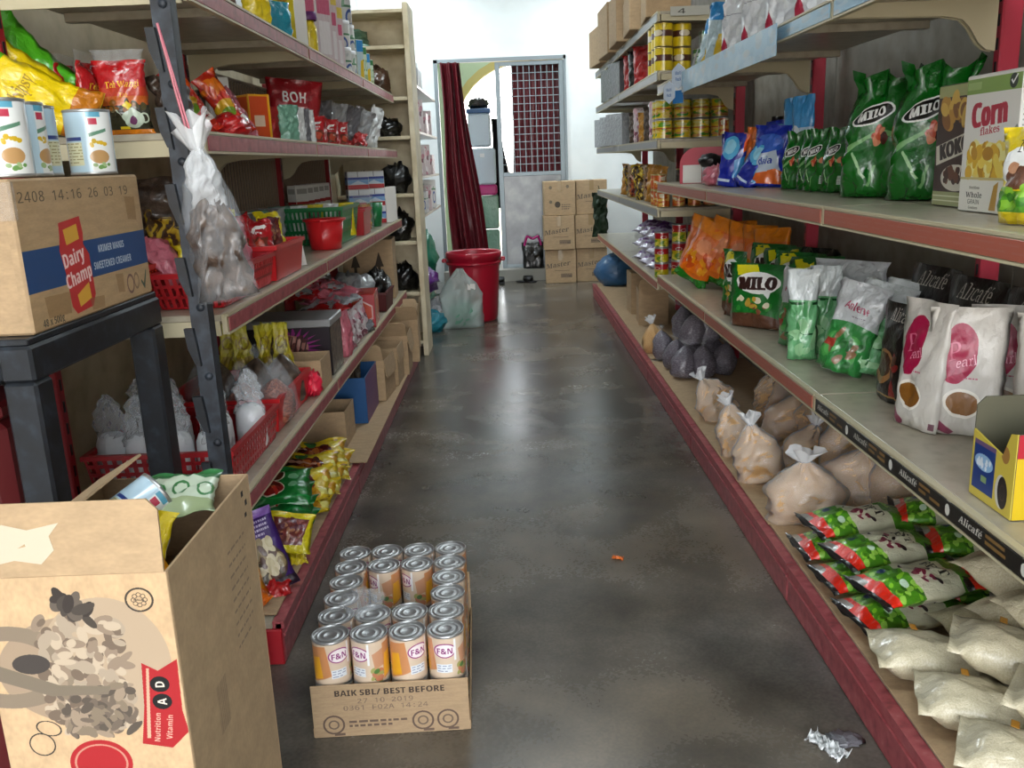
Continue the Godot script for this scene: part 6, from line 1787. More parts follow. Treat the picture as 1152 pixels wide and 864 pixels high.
	cereal_box("arrow_carton", "brown carton with two printed up arrows on the first left shelf", Vector3(-0.86, y, -5.43), Vector3(0.3, 0.35, 0.24), M.arrow_carton, M.kraft, M.kraft, 3, "", "carton")
	basket("dark maroon basket under the silver bags at the shelf edge", Vector3(-0.735, y, -4.96), 0.09, 0.3, 0.1, M.dark_red_plastic, 0)

# ---------------------------------------------------------------- goods on the left base deck
func build_left_deck() -> void:
	var y := 0.122
	item("cardboard_sheet", "flat brown cardboard sheet on the near part of the left base deck", "cardboard", rbox(0.5, 0.004, 1.18, 0.001), M.kraft, Vector3(-0.9, y, -2.7))
	item("cardboard_sheet", "brown cardboard sheet overlapping the middle of the left base deck", "cardboard", rbox(0.52, 0.005, 1.5, 0.001), M.kraft, Vector3(-0.855, y + 0.005, -4.05))
	item("cardboard_sheet", "brown cardboard sheet under the cartons at the far left base deck", "cardboard", rbox(0.5, 0.004, 0.8, 0.001), M.kraft, Vector3(-0.87, y, -5.22))
	y = 0.127
	# packets in front
	item("soup_packet", "purple soup packet with a bowl picture leaning on the left base deck", "soup packet", bag(0.13, 0.23, 0.035, 1, 201, 0.004), M.soup_packet, Vector3(-0.68, y, -2.24), Vector3(-24, 14, 16))
	item("snack_packet", "orange and yellow snack packet leaning behind the soup packet", "packet", bag(0.13, 0.2, 0.05, 1, 202, 0.01), M.orange_snack, Vector3(-0.74, y, -2.16), Vector3(-22, 35, 5))
	item("snack_packet", "orange snack packet lying low beside the tall cereal carton", "packet", bag(0.12, 0.17, 0.05, 1, 203, 0.01), M.orange_bag, Vector3(-0.7, y + 0.005, -2.11), Vector3(-42, 40, 24))
	item("snack_packet", "magenta and dark packet under the soup packet", "packet", bag(0.1, 0.1, 0.03, 1, 204, 0.008), M.red_bag, Vector3(-0.68, y + 0.002, -2.2), Vector3(-70, 10, 0))
	item("snack_packet", "yellow triangular snack packet leaning against the green pack", "packet", bag(0.14, 0.12, 0.03, 1, 205, 0.005), M.yellow_snack, Vector3(-0.69, y + 0.04, -2.4), Vector3(-35, 15, -14))
	item("snack_packet", "thin yellow packet lying at the edge of the left base deck", "packet", bag(0.05, 0.13, 0.02, 1, 206, 0.005), M.yellow_bag, Vector3(-0.655, y, -2.4), Vector3(-66, 20, 0))
	for k in 4: item("green_meal_pack", "green meal pack with food pictures, %s from the bottom of its stack" % nth(k), "meal pack", bag(0.24, 0.17, 0.05, 1, 207 + k % 2, 0.008), M.green_meal_pack, Vector3(-0.765 + 0.005 * k, y + 0.02 + 0.038 * k, -2.5 - 0.01 * k), Vector3(-68, 6 * k - 6, 0), "green meal packs")
	for k in 6: item("noodle_brown_pack", "yellow and brown instant noodle pack, %s layer, %s after the green meal packs" % [["lower", "upper"][k / 3], nth(k % 3)], "noodle pack", bag(0.25, 0.16, 0.05, 1, 210 + k % 3, 0.008), M.noodle_brown, Vector3(-0.76 + 0.006 * (k % 3), y + 0.012 + 0.04 * (k / 3), -2.78 - 0.15 * (k % 3)), Vector3(-64, 4 * k - 8, 0), "instant noodle packs")
	for k in 3: item("dark_packet", "dark yellow packet at the back of the left base deck, %s from its near end" % nth(k), "packet", bag(0.16, 0.2, 0.05, 1, 214 + k, 0.014), M.banana_chips, Vector3(-1.0, y, -2.35 - 0.2 * k), Vector3(-30, 40, 0), "dark packets at the back of the left base deck")
	# cartons
	y = 0.133
	open_carton("low_carton", "low open brown carton on the cardboard sheet", Vector3(-0.83, y, -3.6), Vector3(0.25, 0.15, 0.21), 0, [null, null, null, null])
	item("green_liner", "crumpled green plastic lining in the low brown carton", "plastic liner", lump(0.08, 0.09, 0.08, 31, 0.4, 3.0), M.green_bag, Vector3(-0.85, y + 0.005, -3.6))
	var t := open_carton("blue_carton_open", "open blue carton holding long brown bags", Vector3(-0.8, y, -4.0), Vector3(0.26, 0.21, 0.34), 0, [null, null, null, null], M.blue_plastic, M.purple_plastic, M.blue_plastic)
	for k in 4: item("long_bag", "long clear bag of brown sticks in the blue carton, %s from its back" % nth(k), "bag", bag(0.07, 0.3, 0.05, 1, 221 + k % 2, 0.01), M.dried_brown, Vector3(-0.84 + 0.03 * k, y + 0.13, -3.9 - 0.02 * k), Vector3(-62, -12 + 6 * k, 0), "long bags in the blue carton")
	var q := [[-0.77, -4.34, 0.28, 0.2, 0.24], [-0.74, -4.62, 0.26, 0.2, 0.22], [-0.72, -4.9, 0.26, 0.22, 0.26], [-0.7, -5.22, 0.26, 0.25, 0.26]]
	var names := ["open brown carton beside the blue carton", "open brown carton with a long torn flap", "open brown carton second before the bookcase", "open brown carton beside the bookcase"]
	for k in 4: open_carton("open_carton", names[k], Vector3(q[k][0], 0.127 if k > 1 else y, q[k][1]), Vector3(q[k][2], q[k][3], q[k][4]), 3.0 * k - 4, [[20, null, null, 172], [176, null, null, 174], [35, null, null, 170], [30, 40, null, 12]][k], null, null, null, "open cartons along the left base deck")
	closed_carton("closed brown carton between the open ones and the bookcase", Vector3(-0.72, 0.127, -5.5), Vector3(0.24, 0.27, 0.18), M.kraft, 0, "", false)

# ---------------------------------------------------------------- right: the waist-high shelf (0.612)
func build_right_mid() -> void:
	var y := 0.613
	var t: Node3D
	# coffee pouches with the magenta oval
	var pm := bag(0.16, 0.295, 0.05, 0, 301, 0.006)
	var pn := bag(0.165, 0.285, 0.055, 0, 302, 0.006)
	var labs := ["white coffee pouch with a magenta oval turned to the aisle", "white coffee pouch with a magenta oval facing the shop front", "white coffee pouch half hidden behind its neighbour", "white coffee pouch beside the yellow biscuit box", "white coffee pouch at the back by the dark coffee packs"]
	var pq := [[0.925, -1.985, -76.0, pm], [1.005, -1.92, -20.0, pn], [1.1, -1.93, -25.0, pn], [1.13, -1.8, -30.0, pn], [1.15, -1.66, -35.0, pn]]
	for k in 5: item("coffee_pouch", labs[k], "coffee pouch", pq[k][3], M.coffee_pouch, Vector3(pq[k][0], y, pq[k][1]), Vector3(-4, pq[k][2], 0), "white coffee pouches")
	# dark coffee packs behind
	var dm := bag(0.24, 0.315, 0.07, 0, 305, 0.006)
	for k in 4: item("dark_coffee_pack", "black coffee pack with pale script at the back, %s from the milk powder" % nth(k), "coffee pack", dm, M.dark_coffee, Vector3(1.13 - 0.012 * (k % 2), y, -2.42 + 0.25 * k), Vector3(-6, -84, 0), "black coffee packs")
	item("dark_coffee_pack", "black coffee pack with a cup picture in front beside the white pouches", "coffee pack", bag(0.2, 0.25, 0.06, 0, 306, 0.005), M.dark_coffee, Vector3(0.97, y, -2.2), Vector3(-3, -86, 0))
	# milk powder
	var a := bag(0.2, 0.26, 0.07, 0, 311, 0.012)
	var b := bag(0.15, 0.26, 0.08, 0, 312, 0.012)
	item("milk_powder_pouch", "large grey-white milk powder pouch with red script at the back", "milk powder", bag(0.26, 0.29, 0.08, 0, 313, 0.012), M.milk_powder, Vector3(1.06, y, -2.82), Vector3(-6, -52, 0), "milk powder pouches")
	item("milk_powder_pouch", "milk powder pouch turned edge-on beside the green malt pouch", "milk powder", a, M.milk_powder, Vector3(0.93, y, -2.9), Vector3(-2, -76, 0), "milk powder pouches")
	item("milk_powder_pouch", "pale green milk powder pouch with a white top at the shelf edge", "milk powder", bag(0.1, 0.28, 0.06, 0, 314, 0.01), M.milk_powder_green, Vector3(0.895, y, -2.72), Vector3(-2, -20, 0), "milk powder pouches")
	item("milk_powder_pouch", "pale green milk powder pouch standing second from the shelf edge", "milk powder", bag(0.1, 0.28, 0.06, 0, 315, 0.01), M.milk_powder_green, Vector3(0.985, y, -2.78), Vector3(-2, -30, 0), "milk powder pouches")
	for k in 3: item("milk_powder_pouch", "leaning milk powder pouch, %s from the shelf edge, before the black coffee packs" % nth(k), "milk powder", b, M.milk_powder_green if k else M.milk_powder, Vector3(0.93 + 0.065 * k, y + 0.012, -2.5 + 0.02 * k), Vector3(-8, -40 + 8 * k, -14), "leaning milk powder pouches")
	item("milk_powder_pouch", "silver milk powder pouch lying at the back near the dark coffee packs", "milk powder", a, M.silver_bag, Vector3(1.13, y, -2.55), Vector3(-10, -60, 0))
	# green malt drink pouches
	var mm := bag(0.27, 0.235, 0.075, 0, 321, 0.008)
	item("malt_pouch", "green malt drink pouch with white lettering at the shelf edge", "malt drink", mm, M.malt_pouch, Vector3(0.91, y, -3.26), Vector3(-4, -48, 0), "green malt pouches")
	item("malt_pouch", "green malt drink pouch standing edge-on at the shelf edge", "malt drink", bag(0.2, 0.26, 0.07, 0, 322, 0.01), M.malt_pouch, Vector3(0.885, y, -3.52), Vector3(0, -78, 0), "green malt pouches")
	for k in 4: item("malt_pouch", "green malt drink pouch in the back row, %s from the orange pouches" % nth(k), "malt drink", bag(0.24, 0.27, 0.07, 0, 323 + k % 2, 0.01), M.malt_pouch, Vector3(1.05 + 0.02 * (k % 2), y, -3.62 + 0.17 * k), Vector3(-4, -58, 4 * (k % 2)), "green malt pouches at the back")
	# orange pouches
	var om := bag(0.19, 0.31, 0.075, 1, 331, 0.01)
	var oq := [[0.865, -4.36, -38.0, -28.0], [0.9, -4.46, -35.0, -16.0], [0.96, -4.3, -40.0, -18.0], [1.02, -4.42, -40.0, -6.0], [1.04, -4.18, -45.0, -10.0], [1.1, -4.3, -45.0, 4.0], [1.1, -4.02, -50.0, 0.0], [1.12, -3.84, -50.0, 4.0]]
	for k in 8:
		var lab := "orange drink pouch in the crowd, %s from the one leaning over the edge" % nth(maxi(k - 1, 0))
		if k == 0: lab = "orange drink pouch with a green foot leaning over the shelf edge"
		item("orange_pouch", lab, "drink pouch", om, M.orange_pouch, Vector3(oq[k][0], y + (0.03 if k < 3 else 0.005), oq[k][1]), Vector3(-6, oq[k][2], oq[k][3]), "orange drink pouches")
	item("dark_pouch", "dark green and magenta pouch at the back behind the malt pouches", "pouch", bag(0.18, 0.28, 0.06, 0, 336, 0.014), M.black_bag, Vector3(1.13, y, -3.3), Vector3(-4, -60, 0))
	# yellow biscuit display box, its side cut low
	t = thing("biscuit_display", "yellow biscuit display box with a cut-out side and a blue pack printed on it", "display box", Vector3(0.93, y, -1.5), -90)
	# local: front (+z) faces the aisle, x runs along the aisle (local +x towards the shop front)
	part(t, "front_wall", prism([Vector2(-0.07, 0), Vector2(0.07, 0), Vector2(0.07, 0.155), Vector2(0.05, 0.15), Vector2(0.03, 0.105), Vector2(-0.07, 0.125)], 0.003), M.biscuit_box, Vector3(0, 0, 0.085))
	part(t, "side_wall", rbox(0.17, 0.155, 0.003, 0.0005, true), [M.biscuit_box_side, M.drab_card, M.drab_card], Vector3(0.07, 0, 0), Vector3(0, 90, 0))
	part(t, "side_wall", prism([Vector2(-0.085, 0), Vector2(0.085, 0), Vector2(0.085, 0.17), Vector2(0.07, 0.185), Vector2(-0.07, 0.185), Vector2(-0.085, 0.17)], 0.003), M.drab_card, Vector3(-0.07, 0, 0), Vector3(0, -90, 0))
	part(t, "back_wall", rbox(0.14, 0.18, 0.003, 0.0005), M.drab_card, Vector3(0, 0, -0.085))
	part(t, "floor_panel", rbox(0.134, 0.003, 0.166, 0.0005), M.drab_card)

# ---------------------------------------------------------------- right: the head-high shelf (1.107) and the top shelf (1.6)
func build_right_upper() -> void:
	var y := 1.108
	cereal_box("cereal_box", "white corn cereal box with a green top band", Vector3(1.01, y, -1.865), Vector3(0.21, 0.275, 0.065), M.corn_front, M.corn_side, M.white_card, -90)
	cereal_box("cereal_box", "dark brown chocolate cereal box beside the corn cereal", Vector3(1.045, y, -2.08), Vector3(0.19, 0.27, 0.06), M.koko_front, M.koko_side, M.drab_card, -90)
	cereal_box("cereal_box", "dark brown chocolate cereal box behind the other one", Vector3(1.12, y, -2.02), Vector3(0.19, 0.29, 0.06), M.koko_front, M.koko_side, M.drab_card, -90)
	item("honey_cereal_bag", "yellow and green cereal bag in front of the corn cereal box", "cereal bag", bag(0.14, 0.165, 0.06, 0, 341, 0.008), M.honey_bag, Vector3(0.9, y, -1.56), Vector3(-2, -70, 0))
	# malt bags
	var big := bag(0.24, 0.34, 0.12, 5, 345, 0.014)
	item("malt_bag", "large glossy green malt drink bag standing on the upper right shelf", "malt drink", big, M.malt_bag, Vector3(1.07, y, -2.62), Vector3(-3, -42, 0), "large green malt bags")
	item("malt_bag", "large green malt drink bag half behind the chocolate cereal", "malt drink", big, M.malt_bag, Vector3(1.11, y, -2.38), Vector3(-3, -38, 0), "large green malt bags")
	var sm := bag(0.125, 0.2, 0.07, 5, 347, 0.006)
	for k in 4: item("small_malt_bag", "small green malt drink bag, %s from the blue detergents" % nth(k), "malt drink", sm, M.malt_bag, Vector3(1.06 + 0.018 * (k % 2), y, -3.36 + 0.125 * k), Vector3(-2, -50 - 4 * k, 0), "small green malt bags")
	# detergents
	var dt := bag(0.12, 0.22, 0.07, 0, 351, 0.006)
	item("detergent_bag", "blue detergent bag at the shelf edge nearest the black roll", "detergent", dt, M.detergent_blue, Vector3(0.925, y, -3.84), Vector3(-4, -42, -8), "blue detergent bags")
	item("detergent_bag", "blue detergent bag standing behind the first", "detergent", dt, M.detergent_blue, Vector3(0.97, y, -3.95), Vector3(-4, -42, 0), "blue detergent bags")
	item("detergent_bag", "blue detergent bag slumped sideways on the upper right shelf", "detergent", bag(0.11, 0.19, 0.06, 0, 352, 0.008), M.detergent_blue, Vector3(0.96, y + 0.005, -3.72), Vector3(-4, -42, -32), "blue detergent bags")
	item("detergent_bag", "large blue and orange detergent bag on the upper right shelf", "detergent", bag(0.16, 0.24, 0.08, 0, 353, 0.008), M.detergent_orange, Vector3(1.04, y, -3.66), Vector3(-4, -46, -3))
	item("detergent_bag", "blue detergent bag behind the large blue and orange one", "detergent", bag(0.15, 0.26, 0.08, 0, 354, 0.008), M.detergent_blue, Vector3(1.12, y, -3.72), Vector3(-2, -46, 3), "blue detergent bags")
	for k in 2: item("softener_bag", "tall pale blue softener bag at the back, %s the dark refill bag" % ["next to", "one further from"][k], "softener", bag(0.1, 0.34, 0.06, 0, 355 + k, 0.008), M.softener_blue, Vector3(1.13 - 0.0 * k, y, -3.6 + 0.11 * k), Vector3(-3, -50, 4), "pale blue softener bags")
	item("softener_bag", "dark printed refill bag beside the softener bags", "refill bag", bag(0.09, 0.28, 0.05, 0, 357, 0.008), M.dark_coffee, Vector3(1.14, y, -3.86), Vector3(-3, -50, 0))
	for k in 2: item("orange_refill", "%s orange refill bag between the blue detergent bags" % ["taller", "shorter"][k], "refill bag", bag(0.05, 0.24 - 0.05 * k, 0.04, 0, 358, 0.006), M.orange_bag, Vector3(1.0, y, -3.84 + 0.1 * k), Vector3(-3, -40, -6), "orange refill bags")
	# dark red roll-shaped tub and grey lids near the far end of the shelf
	var t := thing("arched_box", "crimson and white arched carton at the far end of the upper shelf", "carton", Vector3(0.98, y, -4.5), -20)
	var ap := [Vector2(-0.12, 0), Vector2(0.12, 0), Vector2(0.12, 0.17)]
	for k in 9: ap.append(Vector2(-0.04 + 0.08 * cos(PI / 2 + k * PI / 16), 0.09 + 0.08 * sin(PI / 2 + k * PI / 16)))
	part(t, "body", prism(ap, 0.16), M.pink_red)
	part(t, "white_panel", rbox(0.09, 0.085, 0.002, 0.0005), M.white_card, Vector3(-0.06, 0.003, 0.082))
	part(t, "end_panel", prism(ap, 0.01), M.cream, Vector3(-0.02, 0, -0.1))
	t = thing("dark_jar", "dark jar with a pale foot in front of the crimson carton", "jar", Vector3(0.935, y, -4.22))
	part(t, "foot", lathe([Vector2(0, 0), Vector2(0.035, 0), Vector2(0.04, 0.08), Vector2(0, 0.08)], 16), M.grey_card)
	part(t, "lid", lump(0.055, 0.06, 0.055, 61, 0.1), M.black_plastic, Vector3(0, 0.08, 0))
	item("red_heap", "reddish packet lying beside the blue detergent", "packet", lump(0.05, 0.09, 0.06, 62, 0.3), M.pink_bag, Vector3(0.92, y, -4.06))
	for k in 3: item("black_jar", "low black jar at the back, %s from the blue detergents" % nth(k), "jar", lathe([Vector2(0, 0), Vector2(0.05, 0), Vector2(0.055, 0.06), Vector2(0.05, 0.11), Vector2(0, 0.12)], 16), M.black_plastic, Vector3(1.13, y, -4.1 - 0.13 * k), Vector3.ZERO, "black jars on the upper right shelf")
	# top shelf
	y = 1.601
	var tp := bag(0.17, 0.3, 0.1, 2, 361, 0.012)
	for k in 5: item("tissue_pack", "white tissue pack with a yellow top, %s from the hexagon tags" % nth(k), "tissue pack", tp, M.tissue_pack, Vector3(0.905, y, -3.6 + 0.3 * k), Vector3(-2, -50, 0), "white tissue packs")
	item("tissue_pack", "blue and yellow pack at the far end of the top right shelf", "pack", bag(0.15, 0.26, 0.08, 0, 362, 0.01), M.blue_yellow_pack, Vector3(0.91, y, -4.0), Vector3(-2, -45, -6))
	item("tissue_pack", "slim pale blue pack beside the blue and yellow pack", "pack", bag(0.1, 0.22, 0.06, 0, 363, 0.01), M.blue_yellow_pack, Vector3(0.895, y, -4.2), Vector3(-2, -45, -14))
	for k in 3: cereal_box("nappy_pack", "lilac and white box on the top right shelf, %s from the tissue packs" % nth(k), Vector3(0.93, y, -2.2 + 0.28 * k), Vector3(0.24, 0.2, 0.16), M.violet_pack, M.violet_pack, M.white_card, -88, "lilac boxes on the top right shelf")

# ---------------------------------------------------------------- right base deck
func build_right_deck() -> void:
	var y := 0.122
	item("cardboard_sheet", "brown cardboard sheet on the right base deck under the flour bags", "cardboard", rbox(0.5, 0.004, 1.6, 0.001), M.kraft, Vector3(1.02, y, -1.78))
	item("cardboard_sheet", "brown cardboard sheet on the right base deck under the sugar bags", "cardboard", rbox(0.52, 0.005, 2.3, 0.001), M.kraft, Vector3(1.025, y, -3.72))
	item("cardboard_sheet", "brown cardboard sheet at the far end of the right base deck", "cardboard", rbox(0.5, 0.004, 3.2, 0.001), M.kraft, Vector3(1.02, y, -6.55))
	y = 0.128
	# brown sugar bags
	var q := [[0.9, -3.72, 0.1, 0.19, 1, -18, 24, "lying alone nearest the dark bean bags"], [1.08, -3.6, 0.1, 0.22, 2, 0, 10, "at the back behind the lone one by the beans"], [1.0, -3.3, 0.11, 0.22, 3, 12, -30, "tipped on its side in the middle of the heap"], [0.85, -3.2, 0.085, 0.2, 4, 4, 18, "at the deck edge, small, second from the beans"], [0.845, -2.92, 0.095, 0.2, 5, 6, 14, "at the deck edge, third from the beans"], [0.99, -2.98, 0.1, 0.18, 6, 10, -22, "low between the tipped one and the noodle packs"], [1.12, -3.2, 0.12, 0.27, 7, -5, -8, "tall, at the back, further from the noodle packs"], [1.12, -2.85, 0.125, 0.28, 8, -6, -10, "tall, at the back, second from the noodle packs"], [0.885, -2.57, 0.13, 0.19, 9, 14, 4, "the broadest, at the deck edge against the noodle packs"], [1.03, -2.64, 0.12, 0.2, 10, 5, -14, "behind the broadest one"], [1.16, -2.55, 0.11, 0.24, 11, 0, -6, "at the back against the noodle packs"]]
	for e in q:
		var t := thing("brown_sugar_bag", "tied bag of brown sugar %s" % e[7], "sugar bag", Vector3(e[0], y + 0.004, e[1]), 0.0, "brown sugar bags")
		t.rotation_degrees = Vector3(e[5] * 0.6 - 8.0, [-30, 20, -60, 10, -20][e[4] % 5], e[6])
		part(t, "filled_body", bag(e[2] * 1.95, e[3], e[2] * 1.35, 4, 500 + e[4], 0.014), M.brown_sugar)
		part(t, "film_gloss", bag(e[2] * 2.0, e[3] * 1.03, e[2] * 1.4, 4, 500 + e[4], 0.016), M.sheen_film)
		part(t, "tied_top", tuft(e[2] * 0.34, e[3] * 0.24, e[4]), M.white_knot, Vector3(0, e[3] * 0.97, 0))
	# dark bean bags
	var g := [[0.86, -4.46, 0.0], [0.97, -4.48, 0.0], [1.07, -4.5, 0.0], [0.86, -4.68, 0.0], [0.97, -4.7, 0.0], [0.85, -4.9, 0.0], [0.96, -4.9, 0.0], [1.08, -4.75, 0.0], [0.92, -4.6, 0.15], [1.03, -4.64, 0.15], [0.94, -4.84, 0.14], [1.06, -4.86, 0.15]]
	for k in g.size():
		tied_sack("bean_bag", "tied bag of dark beans, %s layer, %s" % [["lower", "upper"][int(g[k][2] > 0.1)], nth(k if k < 8 else k - 8) + " from the brown sugar end"], "bean bag", Vector3(g[k][0], y + 0.002 + g[k][2], g[k][1]), 0.064, 0.165, M.dark_beans, k + 40, Vector3(10 * (k % 3) - 8, 50 * k, 12 * (k % 2) - 6), "dark bean bags", M.clear_film, 0.35)
	tied_sack("pink_grain_bag", "clear tied bag of pale pinkish grain beside the dark beans", "grain bag", Vector3(0.84, y + 0.002, -5.12), 0.075, 0.17, M.brown_sugar, 55, Vector3(0, 0, 12))
	# noodle packs: two rows, red ends towards the aisle
	var nm := bag(0.17, 0.31, 0.075, 1, 401, 0.006)
	var nm2 := bag(0.17, 0.31, 0.075, 1, 402, 0.006)
	var rows := [-2.31, -2.125, -1.94]
	for layer in 2:
		for k in 3:
			noodle("front row rice noodle pack with red ends, %s, %s" % [["below", "on top"][layer], ["next to the sugar", "in the middle", "next to the flour"][k]], Vector3(0.94 - 0.02 * (1 - layer), y + 0.004 + 0.075 * layer, rows[k] + 0.012 * layer), 4.0 * (k - 1) + 6.0 * layer + 6, nm if k % 2 else nm2, "front rice noodle packs " + ["below", "on top"][layer], k + layer)
	for layer in 2:
		for k in 3:
			noodle("rice noodle pack in the back row, %s layer, %s" % [["lower", "top"][layer], ["next to the brown sugar", "in the middle", "next to the flour"][k]], Vector3(1.17 + 0.01 * layer, y + 0.02 + 0.078 * layer, rows[k] - 0.06 + 0.09 * layer), -18.0 + 5 * k, nm if k % 2 else nm2, "rice noodle packs at the back", k)
	# flour bags heaped at the near end
	var fm := [bag(0.22, 0.28, 0.11, 1, 411, 0.005), bag(0.22, 0.27, 0.11, 1, 412, 0.005), bag(0.16, 0.25, 0.1, 1, 413, 0.005)]
	var fq := [[0.86, 0.0, -1.70, -80, 80, 2], [0.88, 0.0, -1.52, -82, 70, 2], [0.88, 0.0, -1.35, -82, 60, 2], [0.9, 0.0, -1.2, -82, 70, 2], [1.06, 0.0, -1.74, -84, 10, 0], [1.08, 0.0, -1.5, -84, 0, 1], [1.08, 0.0, -1.26, -84, 10, 0], [0.96, 0.085, -1.56, -78, 60, 2], [0.97, 0.085, -1.36, -78, 50, 2], [1.08, 0.09, -1.62, -80, 20, 1], [1.12, 0.09, -1.38, -80, 12, 0], [1.06, 0.165, -1.5, -80, 15, 1], [1.08, 0.165, -1.68, -82, 20, 0], [1.1, 0.17, -1.3, -80, 0, 0]]
	var fl := ["bottom layer at the deck edge, first from the noodles", "bottom layer at the deck edge, second from the noodles", "bottom layer at the deck edge, third from the noodles", "bottom layer at the deck edge, fourth from the noodles", "bottom layer at the back, first from the noodles", "bottom layer at the back, second from the noodles", "bottom layer at the back, third from the noodles", "middle layer at the front, next to the noodles", "middle layer at the front, away from the noodles", "middle layer at the back, next to the noodles", "middle layer at the back, away from the noodles", "top layer, second from the noodles", "top layer, against the noodle packs", "top layer, third from the noodles"]
	for k in fq.size():
		var e: Array = fq[k]
		# the pack lies flat: centre it on the given spot
		var bs := Basis.from_euler(Vector3(deg_to_rad(e[3]), deg_to_rad(e[4]), 0.0))
		var o := item("flour_bag", "pillow bag of pale flour, %s" % fl[k], "flour bag", fm[e[5]], M.flour, Vector3(e[0], y + 0.055 + e[1], e[2]) - bs * Vector3(0, 0.13, 0), Vector3(e[3], e[4], 0), "flour bags")
		part(o, "rice_sticker", rbox(0.022, 0.014, 0.001, 0.0003), M.gold_bag, Vector3(0.03, 0.16, 0.05))
	# small carton further back
	open_carton("small_carton_open", "small open brown carton at the far part of the right base deck", Vector3(0.96, 0.127, -6.1), Vector3(0.2, 0.24, 0.26), -4, [10, 20, null, null])
	closed_carton("plain brown carton behind the small open one on the right base deck", Vector3(0.97, 0.127, -6.55), Vector3(0.22, 0.3, 0.24), M.kraft, 0, "", false)

func noodle(label: String, at: Vector3, turn: float, mesh: Mesh, group: String, k: int) -> void:
	# a pillow pack lying on its back, its long side across the deck, red end to the aisle
	var t := thing("noodle_pack", label, "noodle pack", at, turn, group)
	var o := part(t, "wrapper", mesh, M.noodle_pack)
	o.transform = Transform3D(Basis(Vector3(0, 0, 1), Vector3(1, 0, 0), Vector3(0, 1, 0)), Vector3(-0.155, 0.036, 0.0))
	for s in [-1, 1]:
		part(t, "crimped_end", rbox(0.016, 0.003, 0.15, 0.001), M.black_card, Vector3(s * 0.148, 0.036, 0))

